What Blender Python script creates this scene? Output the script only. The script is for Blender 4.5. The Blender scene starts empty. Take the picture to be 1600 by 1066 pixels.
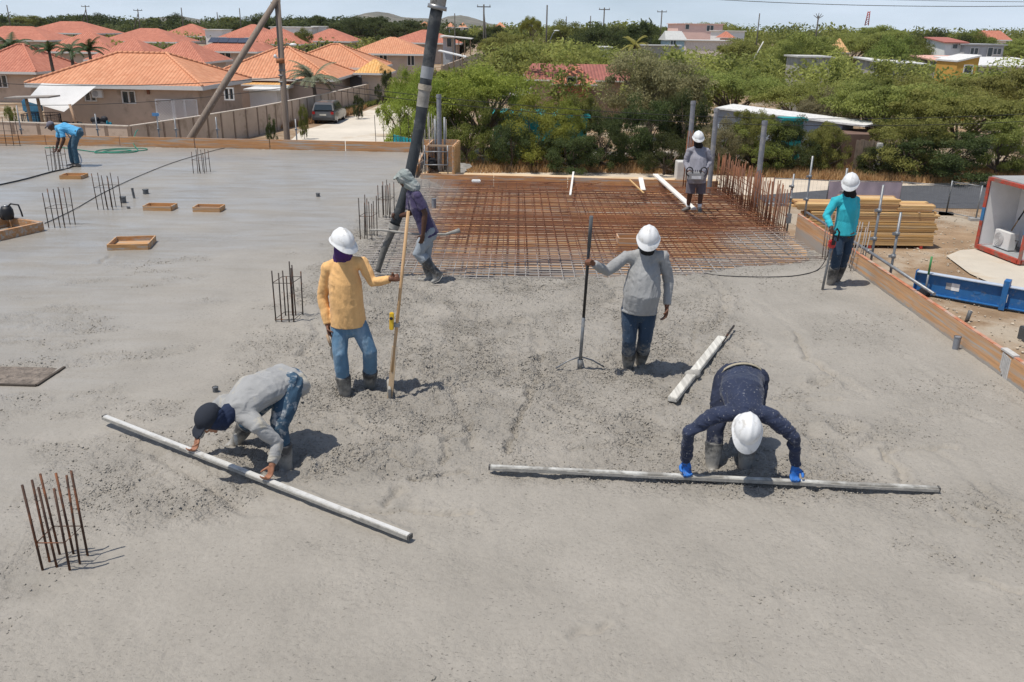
import bpy, bmesh, math, random
import numpy as np
from mathutils import Vector, Matrix

random.seed(7); RNG = np.random.default_rng(7)
SC = bpy.context.scene
COL = SC.collection
R = math.radians

# ------------------------------------------------------------------ camera, sky, sun, exposure
CAM_H, PITCH, ROLL, FPX = 3.7, R(20.22), R(0.86), 1333.0      # FPX: focal length for a 1600 px wide frame
_f = Vector((0, math.cos(PITCH), -math.sin(PITCH))); _r0 = Vector((1, 0, 0)); _u0 = _r0.cross(_f)
_r = math.cos(ROLL) * _r0 + math.sin(ROLL) * _u0
_u = -math.sin(ROLL) * _r0 + math.cos(ROLL) * _u0
cam = bpy.data.cameras.new('camera'); cam.sensor_width = 36; cam.lens = 36 * FPX / 1600
cam.clip_start = 0.1; cam.clip_end = 12000
cam_ob = bpy.data.objects.new('camera', cam); COL.objects.link(cam_ob)
cam_ob.matrix_world = Matrix(((_r.x, _u.x, -_f.x, 0), (_r.y, _u.y, -_f.y, 0), (_r.z, _u.z, -_f.z, CAM_H), (0, 0, 0, 1)))
SC.camera = cam_ob

SUN_TRAVEL = Vector((0.30, 0.16, -0.94)).normalized()          # the way the light goes
wd = bpy.data.worlds.new('World'); SC.world = wd; wd.use_nodes = True
nt = wd.node_tree; nt.nodes.clear()
sky = nt.nodes.new('ShaderNodeTexSky'); sky.sky_type = 'NISHITA'; sky.sun_disc = False
sky.sun_elevation = math.asin(-SUN_TRAVEL.z); sky.sun_rotation = math.atan2(-SUN_TRAVEL.x, -SUN_TRAVEL.y)
sky.altitude = 0; sky.air_density = 1.0; sky.dust_density = 0.9; sky.ozone_density = 3.0
bg = nt.nodes.new('ShaderNodeBackground'); bg.inputs['Strength'].default_value = 0.105
wo = nt.nodes.new('ShaderNodeOutputWorld')
# the air over the island is dry: look the sky up a little higher than Nishita's dusty rim
_tc = nt.nodes.new('ShaderNodeTexCoord'); _ad = nt.nodes.new('ShaderNodeVectorMath'); _ad.operation = 'ADD'; _ad.inputs[1].default_value = (0, 0, .07)
_nm = nt.nodes.new('ShaderNodeVectorMath'); _nm.operation = 'NORMALIZE'
nt.links.new(_tc.outputs['Generated'], _ad.inputs[0]); nt.links.new(_ad.outputs[0], _nm.inputs[0]); nt.links.new(_nm.outputs[0], sky.inputs[0])
# thin bright haze veil of the trade-wind sky, thickest towards the rim, with faint streaks of cloud
_sx = nt.nodes.new('ShaderNodeSeparateXYZ'); nt.links.new(_tc.outputs['Generated'], _sx.inputs[0])
_e1 = nt.nodes.new('ShaderNodeMath'); _e1.operation = 'MULTIPLY'; _e1.inputs[1].default_value = -3.5; nt.links.new(_sx.outputs[2], _e1.inputs[0])
_e2 = nt.nodes.new('ShaderNodeMath'); _e2.operation = 'EXPONENT'; nt.links.new(_e1.outputs[0], _e2.inputs[0])
_mp = nt.nodes.new('ShaderNodeMapping'); _mp.inputs['Scale'].default_value = (1.5, 1.5, 9); nt.links.new(_tc.outputs['Generated'], _mp.inputs[0])
_cn = nt.nodes.new('ShaderNodeTexNoise'); _cn.inputs['Scale'].default_value = 2.2; _cn.inputs['Detail'].default_value = 6; nt.links.new(_mp.outputs[0], _cn.inputs['Vector'])
_cf = nt.nodes.new('ShaderNodeMath'); _cf.operation = 'MULTIPLY_ADD'; _cf.inputs[1].default_value = 1.3; _cf.inputs[2].default_value = -.02; nt.links.new(_cn.outputs[0], _cf.inputs[0])
_fm = nt.nodes.new('ShaderNodeMath'); _fm.operation = 'MULTIPLY'; _fm.use_clamp = True; nt.links.new(_cf.outputs[0], _fm.inputs[0]); nt.links.new(_e2.outputs[0], _fm.inputs[1])
_mx = nt.nodes.new('ShaderNodeMix'); _mx.data_type = 'RGBA'; _mx.inputs[7].default_value = (8.2, 9.3, 10.7, 1); nt.links.new(_fm.outputs[0], _mx.inputs[0]); nt.links.new(sky.outputs[0], _mx.inputs[6])
nt.links.new(_mx.outputs[2], bg.inputs[0]); nt.links.new(bg.outputs[0], wo.inputs[0])
sl = bpy.data.lights.new('sun', 'SUN'); sl.energy = 4.3; sl.angle = R(0.53); sl.color = (1.0, 0.95, 0.87)
so = bpy.data.objects.new('sun', sl); COL.objects.link(so); so.location = (-20, -8, 50)
so.rotation_euler = SUN_TRAVEL.to_track_quat('-Z', 'Y').to_euler()
vs = SC.view_settings; vs.view_transform = 'Standard'; vs.look = 'None'; vs.exposure = 0.0; vs.gamma = 1.0
SC.cycles.max_bounces = 6; SC.cycles.diffuse_bounces = 3; SC.cycles.glossy_bounces = 3; SC.cycles.transmission_bounces = 4
SC.cycles.transparent_max_bounces = 8; SC.cycles.use_denoising = True

# ------------------------------------------------------------------ survey: photograph pixel -> place in the world
def ray(px, py):
    return _r * ((px - 800) / FPX) - _u * ((py - 533) / FPX) + _f
def G(px, py, z=0.0):
    """point of the level z seen at that pixel of the survey photograph"""
    d = ray(px, py); t = (z - CAM_H) / d.z
    return Vector((d.x * t, d.y * t, z))
def U(px, py, Y):
    """point of the upright plane at distance Y"""
    d = ray(px, py); t = Y / d.y
    return Vector((d.x * t, Y, CAM_H + d.z * t))
def ss(a, b, x):
    t = np.clip((np.asarray(x, float) - a) / (b - a), 0, 1); return t * t * (3 - 2 * t)
GZ = -3.8
def ground_z(x, y):
    left = 1 - 0.6 * float(ss(-.05, .2, x / max(y, 1)))
    return GZ + (3.3 * float(ss(85, 195, y)) + 2.0 * float(ss(200, 500, y))) * left

# ------------------------------------------------------------------ noise
def _hash(i, j, k, s):
    n = (i * 374761393 + j * 668265263 + k * 1274126177 + s * 974634777) & 0xFFFFFFFF
    n = ((n ^ (n >> 13)) * 1274126177) & 0xFFFFFFFF
    return ((n ^ (n >> 16)) & 0xFFFFFF) / float(0xFFFFFF)
def vnoise(x, y, z=None, s=0):
    x = np.asarray(x, float); y = np.asarray(y, float)
    z = np.zeros_like(x) if z is None else np.asarray(z, float)
    xi, yi, zi = np.floor(x).astype(np.int64), np.floor(y).astype(np.int64), np.floor(z).astype(np.int64)
    u, v, w = x - xi, y - yi, z - zi
    u, v, w = u*u*(3-2*u), v*v*(3-2*v), w*w*(3-2*w)
    def lay(k):
        a, b = _hash(xi, yi, k, s), _hash(xi+1, yi, k, s); c, d = _hash(xi, yi+1, k, s), _hash(xi+1, yi+1, k, s)
        return (a + (b-a)*u) * (1-v) + (c + (d-c)*u) * v
    if not np.any(w): return lay(zi)
    return lay(zi) * (1-w) + lay(zi+1) * w
def fbm(x, y, z=None, o=4, s=0):
    t = 0; a = .5; n = 0; f = 1.
    for i in range(o):
        t = t + a * vnoise(x*f, y*f, None if z is None else z*f, s+i*17); n += a; a *= .5; f *= 2.03
    return t / n

# ------------------------------------------------------------------ materials
def lin(h):
    c = [int(h[i:i+2], 16) / 255 for i in (0, 2, 4)]
    return tuple(x / 12.92 if x <= .04045 else ((x + .055) / 1.055) ** 2.4 for x in c)
class NT:
    def __init__(s, m): s.t = m.node_tree; s.n = s.t.nodes
    def new(s, ty, **k):
        n = s.n.new(ty)
        for a, v in k.items():
            if a in ('i',):
                for kk, vv in v.items(): 
                    if isinstance(vv, bpy.types.NodeSocket): s.t.links.new(vv, n.inputs[kk])
                    else: n.inputs[kk].default_value = vv
            else: setattr(n, a, v)
        return n
    def link(s, a, b): s.t.links.new(a, b)
    def math(s, op, a, b=0.0, c=None, clamp=False):
        n = s.new('ShaderNodeMath', operation=op, use_clamp=clamp)
        for k, v in enumerate((a, b) if c is None else (a, b, c)):
            if isinstance(v, bpy.types.NodeSocket): s.link(v, n.inputs[k])
            else: n.inputs[k].default_value = v
        return n.outputs[0]
    def mix(s, f, a, b):
        n = s.new('ShaderNodeMix', data_type='RGBA')
        for k, v in ((0, f), (6, a), (7, b)):
            if isinstance(v, bpy.types.NodeSocket): s.link(v, n.inputs[k])
            else: n.inputs[k].default_value = (*v, 1) if isinstance(v, tuple) and len(v) == 3 else v
        return n.outputs[2]
    def noise(s, scale, vec, detail=4, rough=.55, dist=0.0):
        n = s.new('ShaderNodeTexNoise', i={'Scale': scale, 'Detail': detail, 'Roughness': rough, 'Distortion': dist})
        s.link(vec, n.inputs['Vector']); return n.outputs[0]
    def ramp(s, f, lo, hi):
        n = s.new('ShaderNodeMapRange', clamp=True, i={1: lo, 2: hi}); s.link(f, n.inputs[0]); return n.outputs[0]
MATS = {}
CEM = (.36, .345, .315)
def M(name, col, rough=.75, var=.18, scale=6, bump=0.0, bscale=40, metal=0.0, spec=.4, stain=None, splash=None, stretch=None, sheen=0.0, coat=0.0, space='world', trans=0.0):
    """procedural material: base colour varied by noise, fine relief, optional stain (colour, amount, scale) and cement splash (height below which it is coated)"""
    if name in MATS: return MATS[name]
    if isinstance(col, str): col = lin(col)
    m = bpy.data.materials.new(name); m.use_nodes = True; N = NT(m); p = N.n['Principled BSDF']
    if space == 'world': pos = N.new('ShaderNodeNewGeometry').outputs['Position']
    else: pos = N.new('ShaderNodeTexCoord').outputs['Object']
    vec = pos
    if stretch:
        mp = N.new('ShaderNodeMapping'); mp.inputs['Scale'].default_value = stretch; N.link(pos, mp.inputs[0]); vec = mp.outputs[0]
    n1 = N.noise(scale, vec, 5, .6)
    d = tuple(c * (1 - var) for c in col); h = tuple(min(1, c * (1 + var)) for c in col)
    c = N.mix(N.ramp(n1, .3, .7), d, h)
    if stain:
        sc, amt, ss_ = stain
        if isinstance(sc, str): sc = lin(sc)
        f = N.ramp(N.noise(ss_, vec, 6, .65), .62 - amt * .3, .72 - amt * .2)
        c = N.mix(N.math('MULTIPLY', f, min(1, .5 + amt)), c, sc)
    r = rough
    if splash is not None:
        z = N.new('ShaderNodeSeparateXYZ'); N.link(pos, z.inputs[0])
        nn = N.noise(14, pos, 5, .7)
        hgt = N.math('MULTIPLY_ADD', nn, 1.1, N.math('MULTIPLY', z.outputs[2], -1.0 / splash))
        f = N.ramp(hgt, .0, .35)
        sp = N.ramp(N.noise(45, pos, 2, .5), .70, .73)
        f = N.math('MAXIMUM', f, N.math('MULTIPLY', sp, .8))
        c = N.mix(N.math('MULTIPLY', f, .85), c, tuple(x * .9 for x in CEM))
    N.link(c, p.inputs['Base Color'])
    p.inputs['Roughness'].default_value = r; p.inputs['Metallic'].default_value = metal
    p.inputs['Specular IOR Level'].default_value = spec
    if sheen: p.inputs['Sheen Weight'].default_value = sheen
    if coat: p.inputs['Coat Weight'].default_value = coat
    if bump:
        b = N.new('ShaderNodeBump', i={'Strength': 1.0, 'Distance': bump}); N.link(N.noise(bscale, vec, 4, .6), b.inputs['Height'])
        N.link(b.outputs[0], p.inputs['Normal'])
    if trans:
        t = N.new('ShaderNodeBsdfTranslucent'); N.link(c, t.inputs[0])
        mx = N.new('ShaderNodeMixShader', i={0: trans}); N.link(p.outputs[0], mx.inputs[1]); N.link(t.outputs[0], mx.inputs[2])
        N.link(mx.outputs[0], N.n['Material Output'].inputs[0])
    MATS[name] = m; return m

# ------------------------------------------------------------------ objects
def tag(o, label=None, cat=None, group=None, kind=None):
    if label: o['label'] = label
    if cat: o['category'] = cat
    if group: o['group'] = group
    if kind: o['kind'] = kind
    return o
def empty(name, loc, label=None, cat=None, group=None, kind=None):
    o = bpy.data.objects.new(name, None); COL.objects.link(o); o.location = loc; o.empty_display_size = .2
    o['_root'] = list(loc); return tag(o, label, cat, group, kind)
def root_of(o):
    while o.parent is not None: o = o.parent
    return o
def link_mesh(name, me, parent=None, loc=None):
    o = bpy.data.objects.new(name, me); COL.objects.link(o)
    if parent is not None: o.parent = parent
    elif loc is not None: o.location = loc
    return o
def copy_tree(o, parent=None):
    c = o.copy(); COL.objects.link(c); c.parent = parent
    for ch in list(o.children): copy_tree(ch, c)
    return c
def np_mesh(name, V, F, mats, smooth=False, mi=None):
    V = np.ascontiguousarray(V, dtype=np.float32); F = np.ascontiguousarray(F, dtype=np.int32); k = F.shape[1]
    me = bpy.data.meshes.new(name); me.vertices.add(len(V)); me.vertices.foreach_set('co', V.ravel())
    me.loops.add(F.size); me.loops.foreach_set('vertex_index', F.ravel())
    me.polygons.add(len(F)); me.polygons.foreach_set('loop_start', np.arange(0, F.size, k, dtype=np.int32))
    try: me.polygons.foreach_set('loop_total', np.full(len(F), k, dtype=np.int32))
    except Exception: pass
    for m in mats: me.materials.append(m)
    if smooth: me.polygons.foreach_set('use_smooth', np.ones(len(F), dtype=bool))
    if mi is not None: me.polygons.foreach_set('material_index', np.ascontiguousarray(mi, dtype=np.int32))
    me.update(calc_edges=True); return me

def frame(t, side=None):
    t = Vector(t).normalized()
    s = Vector(side) if side is not None else (Vector((0, 0, 1)).cross(t) if abs(t.z) < .95 else Vector((1, 0, 0)))
    s = s - t * s.dot(t)
    if s.length < 1e-5: s = t.orthogonal()
    s.normalize(); return t, s, t.cross(s)
class MB:
    def __init__(s): s.v = []; s.f = []; s.m = []; s.sm = []
    def add(s, V, F, m=0, smooth=False):
        b = len(s.v); s.v += [tuple(x) for x in V]; s.f += [tuple(b + i for i in q) for q in F]
        s.m += [m] * len(F); s.sm += [smooth] * len(F); return s
    def box(s, c, d, rot=None, m=0):
        c = Vector(c); V = []
        for x in (-.5, .5):
            for y in (-.5, .5):
                for z in (-.5, .5):
                    q = Vector((x*d[0], y*d[1], z*d[2])); V.append(c + (rot @ q if rot is not None else q))
        return s.add(V, [(0,1,3,2), (4,6,7,5), (0,4,5,1), (2,3,7,6), (0,2,6,4), (1,5,7,3)], m)
    def beam(s, p0, p1, w, h, up=(0, 0, 1), m=0):
        """bar from p0 to p1, w wide sideways, h along up"""
        p0, p1 = Vector(p0), Vector(p1); t = (p1 - p0).normalized(); u = Vector(up); u = (u - t * u.dot(t)); 
        if u.length < 1e-4: u = t.orthogonal()
        u.normalize(); sd = t.cross(u)
        rot = Matrix((sd, t, u)).transposed()
        return s.box((p0 + p1) / 2, (w, (p1 - p0).length, h), rot, m)
    def tube(s, pts, r, n=8, m=0, cap=True, smooth=True, ell=1.0, side=None):
        pts = [Vector(p) for p in pts]; rs = r if isinstance(r, (list, tuple)) else [r] * len(pts); V = []; F = []
        sd = side
        for i, p in enumerate(pts):
            a = pts[min(i+1, len(pts)-1)] - pts[max(i-1, 0)]
            t, x, y = frame(a, sd); sd = x
            for k in range(n):
                w = 2 * math.pi * k / n; V.append(p + (x * math.cos(w) + y * math.sin(w) * ell) * rs[i])
        for i in range(len(pts) - 1):
            for k in range(n): F.append((i*n + k, i*n + (k+1) % n, (i+1)*n + (k+1) % n, (i+1)*n + k))
        s.add(V, F, m, smooth)
        if cap:
            b = len(s.v) - len(V)
            s.f += [tuple(b + k for k in range(n))[::-1], tuple(b + (len(pts)-1)*n + k for k in range(n))]; s.m += [m, m]; s.sm += [False, False]
        return s
    def limb(s, pts, rad, side=None, n=16, c0='round', c1='round'):
        """closed tapering body form: elliptical sections rad=[(side,depth)...], rounded or flat ends"""
        P = [Vector(p) for p in pts]; A = [(q, q) if not isinstance(q, (tuple, list)) else q for q in rad]
        rings = []
        def sec(i):
            if i == 0: return P[1] - P[0]
            if i == len(P) - 1: return P[-1] - P[-2]
            return (P[i+1] - P[i]).normalized() + (P[i] - P[i-1]).normalized()
        t0 = sec(0).normalized()
        if c0 == 'round':
            for q in (80, 55, 28): rings.append((P[0] - t0 * min(A[0]) * math.sin(R(q)), t0, A[0][0] * math.cos(R(q)), A[0][1] * math.cos(R(q))))
        for i in range(len(P)): rings.append((P[i], sec(i).normalized(), A[i][0], A[i][1]))
        t1 = sec(len(P)-1).normalized()
        if c1 == 'round':
            for q in (28, 55, 80): rings.append((P[-1] + t1 * min(A[-1]) * math.sin(R(q)), t1, A[-1][0] * math.cos(R(q)), A[-1][1] * math.cos(R(q))))
        V = []; F = []; sd = side
        for p, t, a, b in rings:
            _, x, y = frame(t, sd); sd = x if side is None else side
            for k in range(n):
                w = 2 * math.pi * k / n; V.append(p + x * (math.cos(w) * a) + y * (math.sin(w) * b))
        L = len(rings)
        for i in range(L - 1):
            for k in range(n): F.append((i*n + k, i*n + (k+1) % n, (i+1)*n + (k+1) % n, (i+1)*n + k))
        F.append(tuple(range(n))[::-1]); F.append(tuple((L-1)*n + k for k in range(n)))
        return s.add(V, F, 0, True)
    def ball(s, c, r, fr=None, n=16, m=0):
        """ellipsoid; fr=(right, forward, up) axes"""
        r = (r, r, r) if not isinstance(r, (tuple, list)) else r; c = Vector(c)
        ax = fr or (Vector((1, 0, 0)), Vector((0, 1, 0)), Vector((0, 0, 1))); h = n // 2; V = []; F = []
        for i in range(1, h):
            a = math.pi * i / h
            for k in range(n):
                w = 2 * math.pi * k / n
                V.append(c + ax[0]*(r[0]*math.sin(a)*math.cos(w)) + ax[1]*(r[1]*math.sin(a)*math.sin(w)) + ax[2]*(r[2]*math.cos(a)))
        V += [c + ax[2]*r[2], c - ax[2]*r[2]]; T, B = len(V) - 2, len(V) - 1
        for i in range(h - 2):
            for k in range(n): F.append((i*n + k, (i+1)*n + k, (i+1)*n + (k+1) % n, i*n + (k+1) % n))
        for k in range(n): F.append((T, k, (k+1) % n)); F.append((B, (h-2)*n + (k+1) % n, (h-2)*n + k))
        return s.add(V, F, m, True)
    def mesh(s, name, mats, off=(0, 0, 0)):
        me = bpy.data.meshes.new(name); ox, oy, oz = off
        me.from_pydata([(a-ox, b-oy, c-oz) for a, b, c in s.v], [], s.f)
        for m in (mats if isinstance(mats, (list, tuple)) else [mats]): me.materials.append(m)
        me.polygons.foreach_set('material_index', s.m); me.polygons.foreach_set('use_smooth', s.sm); me.update(); return me
    def build(s, name, mats, parent=None, loc=None):
        """one mesh object; vertices are given in world coordinates"""
        off = (0, 0, 0)
        if parent is not None: off = tuple(root_of(parent).location)
        elif loc is not None: off = tuple(loc)
        return link_mesh(name, s.mesh(name, mats, off), parent, loc)
def bevel(o, w=.01, seg=2):
    bm = bmesh.new(); bm.from_mesh(o.data); bmesh.ops.bevel(bm, geom=bm.edges[:], offset=w, segments=seg, affect='EDGES', clamp_overlap=True)
    bm.to_mesh(o.data); bm.free(); return o
def remesh(mb, voxel, it, name, mats, parent, wrinkle=None, decim=None):
    """fuse closed forms into one continuous skin"""
    me = mb.mesh('tmp', mats if isinstance(mats, (list, tuple)) else [mats], tuple(root_of(parent).location))
    o = link_mesh('tmp', me); md = o.modifiers.new('r', 'REMESH'); md.mode = 'VOXEL'; md.voxel_size = voxel; md.use_smooth_shade = True
    if it:
        sm = o.modifiers.new('s', 'SMOOTH'); sm.factor = .5; sm.iterations = it
    if decim:
        dm = o.modifiers.new('d', 'DECIMATE'); dm.ratio = decim
    dg = bpy.context.evaluated_depsgraph_get(); dg.update()
    out = bpy.data.meshes.new_from_object(o.evaluated_get(dg)); out.name = name
    bpy.data.objects.remove(o); bpy.data.meshes.remove(me)
    if not out.materials:
        for m in (mats if isinstance(mats, (list, tuple)) else [mats]): out.materials.append(m)
    out.polygons.foreach_set('material_index', np.zeros(len(out.polygons), dtype=np.int32))
    if wrinkle:
        n = len(out.vertices); co = np.empty(n*3); no = np.empty(n*3); out.vertices.foreach_get('co', co); out.vertices.foreach_get('normal', no)
        co = co.reshape(-1, 3); no = no.reshape(-1, 3); amp, fx, fz, sd = wrinkle
        wq = fbm(co[:, 0]*3 + 7, co[:, 1]*3 + 9, co[:, 2]*3 + 4, 2, sd + 2) - .5; ca, sa = math.cos(.6 + sd), math.sin(.6 + sd)
        hx = co[:, 0]*ca + co[:, 1]*sa; zz = co[:, 2]*.85 + hx*.55*np.sign(wq) + wq*.25
        w = fbm(hx*fx*.55 + 31, (co[:, 1]*ca - co[:, 0]*sa)*fx*.55 + 57, zz*fz + 11, 3, sd)
        fold = 1 - np.abs(2*w - 1) * 2.2
        w2 = fbm(co[:, 0]*4.5 + 3, co[:, 1]*4.5 + 5, co[:, 2]*4.5 + 8, 2, sd + 5) - .5
        co = co + no * (amp * (fold - .55) + amp * 1.6 * w2)[:, None]
        out.vertices.foreach_set('co', co.ravel())
    out.polygons.foreach_set('use_smooth', np.ones(len(out.polygons), dtype=bool)); out.update()
    return link_mesh(name, out, parent)
# ------------------------------------------------------------------ materials of the site
def concrete_material():
    m = bpy.data.materials.new('fresh_concrete'); m.use_nodes = True; N = NT(m); p = N.n['Principled BSDF']
    pos = N.new('ShaderNodeNewGeometry').outputs['Position']
    wet = N.new('ShaderNodeAttribute', attribute_name='wet').outputs['Fac']
    rgh = N.new('ShaderNodeAttribute', attribute_name='rough').outputs['Fac']
    c = N.mix(N.ramp(N.noise(1.1, pos, 6, .6), .3, .7), (.272, .249, .213), (.342, .313, .270))
    c = N.mix(N.math('MULTIPLY', N.ramp(N.noise(26, pos, 5, .65), .45, .75), .35), c, (.185, .169, .143))
    mp = N.new('ShaderNodeMapping'); mp.inputs['Scale'].default_value = (.55, 2.6, 1); mp.inputs['Rotation'].default_value = (0, 0, -.62); N.link(pos, mp.inputs[0])
    st = N.ramp(N.noise(1.3, mp.outputs[0], 6, .62, .6), .38, .66)
    cw = N.mix(st, (.222, .204, .176), (.328, .305, .268))
    c = N.mix(N.math('MULTIPLY', wet, .85), c, cw)
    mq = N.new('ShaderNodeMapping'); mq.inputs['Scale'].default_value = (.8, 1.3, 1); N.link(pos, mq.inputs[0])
    pit_shade = N.math('MULTIPLY', N.ramp(N.noise(38, mq.outputs[0], 3, .6), .615, .665), N.ramp(N.noise(1.6, pos, 5, .65), .36, .60))
    c = N.mix(N.math('MULTIPLY', pit_shade, .75), c, (.095, .086, .072))  # dark specks: shade inside small surface holes, painted into the base colour
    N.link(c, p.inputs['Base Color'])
    ro = N.math('MULTIPLY_ADD', wet, -.34, .84)
    N.link(N.math('MULTIPLY_ADD', N.math('MULTIPLY', st, wet), -.22, ro), p.inputs['Roughness'])
    p.inputs['Specular IOR Level'].default_value = .45
    N.link(N.math('MULTIPLY', wet, N.math('MULTIPLY_ADD', st, .62, .10)), p.inputs['Coat Weight']); p.inputs['Coat Roughness'].default_value = .22
    vo = N.new('ShaderNodeTexVoronoi', feature='SMOOTH_F1', i={'Scale': 30.0, 'Smoothness': .25, 'Randomness': 1.0})
    wv = N.new('ShaderNodeVectorMath', operation='ADD'); nv = N.new('ShaderNodeTexNoise', i={'Scale': 18.0, 'Detail': 3.0}); N.link(pos, nv.inputs['Vector'])
    sv = N.new('ShaderNodeVectorMath', operation='SCALE', i={'Scale': .06}); N.link(nv.outputs['Color'], sv.inputs[0]); N.link(pos, wv.inputs[0]); N.link(sv.outputs[0], wv.inputs[1]); N.link(wv.outputs[0], vo.inputs['Vector'])
    h0 = N.math('MULTIPLY', N.math('MULTIPLY', N.math('POWER', vo.outputs['Distance'], 2.0), -.055), N.math('MULTIPLY', rgh, N.ramp(N.noise(3.5, pos, 3, .6), .3, .6)))
    h1 = N.math('MULTIPLY', N.noise(95, pos, 5, .7), N.math('MULTIPLY_ADD', rgh, .016, .004))
    h2 = N.math('MULTIPLY', N.noise(28, pos, 4, .6), N.math('MULTIPLY_ADD', rgh, .022, .003))
    h3 = N.math('MULTIPLY', N.noise(5, mp.outputs[0], 4, .6), N.math('MULTIPLY', wet, .004))
    b = N.new('ShaderNodeBump', i={'Strength': .8, 'Distance': 1.0}); N.link(N.math('ADD', h0, N.math('ADD', N.math('ADD', h1, h2), h3)), b.inputs['Height'])
    N.link(b.outputs[0], p.inputs['Normal']); return m
def wood(name, col, ax='x', dirt=.25, splash=None):
    if name in MATS: return MATS[name]
    st = {'x': (.6, 14, 14), 'y': (14, .6, 14), 'z': (14, 14, .6)}[ax]
    return M(name, col, .72, .22, 2.2, .002, 6, stain=((.40, .38, .34), dirt, 1.2), stretch=st, splash=splash)
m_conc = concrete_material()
m_form = wood('formwork_ply', (.52, .29, .14), 'y', .45, .10)
m_formx = wood('formwork_ply_cross', (.50, .25, .105), 'x', .4)
m_red = M('red_edge_paint', (.46, .17, .085), .8, .25, 6, stain=((.42, .33, .26), .5, 3))
m_deck = wood('deck_ply', (.44, .25, .11), 'x', .5)
m_timber = wood('fresh_sawn_timber', (.60, .385, .17), 'x', .12)
m_timber2 = wood('weathered_timber', (.36, .25, .16), 'x', .2)
m_white_wood = wood('cement_smeared_board', (.60, .58, .52), 'y', .5)
m_steel_dark = M('bare_rebar_steel', (.045, .036, .032), .6, .3, 30, .001, 90, .55, stain=((.16, .06, .025), .35, 9))
m_galv = M('galvanised_tube', (.22, .23, .24), .5, .2, 12, 0, 40, .5, stain=((.34, .32, .29), .3, 9))
m_pvc = M('grey_plastic_pipe', (.20, .21, .23), .5, .12, 9, stain=((.33, .32, .3), .35, 7))
m_alu = M('smeared_aluminium', (.60, .59, .56), .5, .1, 14, .0008, 60, .15, stain=((.42, .40, .36), .25, 9)); m_alu2 = M('mortared_aluminium', (.56, .55, .51), .55, .12, 14, .002, 40, .1, stain=((.26, .245, .215), .75, 5))
m_cementy = M('cement_coated', (.31, .295, .265), .85, .22, 18, .004, 45)
def rebar_material():
    m = bpy.data.materials.new('rusty_rebar'); m.use_nodes = True; N = NT(m); p = N.n['Principled BSDF']
    pos = N.new('ShaderNodeNewGeometry').outputs['Position']
    c = N.mix(N.ramp(N.noise(2.2, pos, 5, .6), .35, .65), (.23, .085, .035), (.10, .05, .033))
    c = N.mix(N.ramp(N.noise(1.1, pos, 3, .6), .52, .62), c, (.28, .115, .05))
    z = N.new('ShaderNodeSeparateXYZ'); N.link(pos, z.inputs[0]); nn = N.noise(.9, pos, 4, .6)
    f = N.ramp(N.math('MULTIPLY_ADD', nn, 3.0, N.math('MULTIPLY', z.outputs[1], -1.0)), -13.6, -12.2)
    f2 = N.ramp(N.math('MULTIPLY_ADD', nn, 2.0, N.math('MULTIPLY', z.outputs[0], -1.0)), 2.2, 3.2)
    dx = N.math('SUBTRACT', z.outputs[0], 4.9); dy = N.math('MULTIPLY', N.math('SUBTRACT', z.outputs[1], 15.6), .7)
    f3 = N.ramp(N.math('ADD', N.math('SQRT', N.math('ADD', N.math('MULTIPLY', dx, dx), N.math('MULTIPLY', dy, dy))), nn), 1.55, 1.1)
    f = N.math('MAXIMUM', N.math('MAXIMUM', f, f2), f3)
    c = N.mix(N.math('MULTIPLY', f, .85), c, (.34, .33, .31))
    N.link(c, p.inputs['Base Color']); p.inputs['Roughness'].default_value = .8; return m
m_rebar = rebar_material()

# ------------------------------------------------------------------ the poured slab
FEET = []           # places where boots stand in the wet concrete (filled before the mesh is made)
def pit_sd(x, y):
    """how far a place lies inside the part that is not poured yet (positive inside), metres"""
    wob = (fbm(x*1.3, y*1.3, None, 4, 91) - .5) * .9
    xl = np.interp(y, [12.5, 14.0, 17.0, 22.6], [-2.25, -2.45, -2.55, -2.55])
    yf = np.interp(x, [-3, -2.2, 0, 2, 3.6, 5.7], [13.2, 13.05, 12.95, 13.1, 13.7, 14.6])
    return np.minimum(x - xl, y - yf) + wob * .55
CRACKS = [([(565, 800), (640, 797), (745, 806)], .022), ([(650, 746), (690, 742), (724, 736)], .03), ([(838, 590), (820, 640), (806, 672), (788, 702)], .028),
          ([(560, 720), (600, 700), (640, 726)], .018), ([(600, 790), (625, 762)], .018), ([(1205, 624), (1260, 627), (1310, 622)], .018),
          ([(1375, 706), (1400, 730), (1420, 757)], .022), ([(1375, 706), (1440, 702), (1490, 700)], .02), ([(1530, 790), (1560, 800), (1600, 818)], .025),
          ([(890, 992), (950, 980)], .012), ([(980, 640), (1005, 636)], .018), ([(228, 745), (250, 735)], .012), ([(1240, 520), (1262, 560), (1300, 585)], .02),
          ([(300, 790), (262, 805)], .012), ([(155, 412), (175, 400)], .015), ([(1480, 795), (1520, 822)], .014), ([(1530, 908), (1590, 925)], .012),
          ([(620, 570), (700, 560), (770, 548)], .016), ([(735, 660), (700, 690), (690, 720)], .018), ([(1090, 500), (1080, 560)], .014)]
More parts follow.
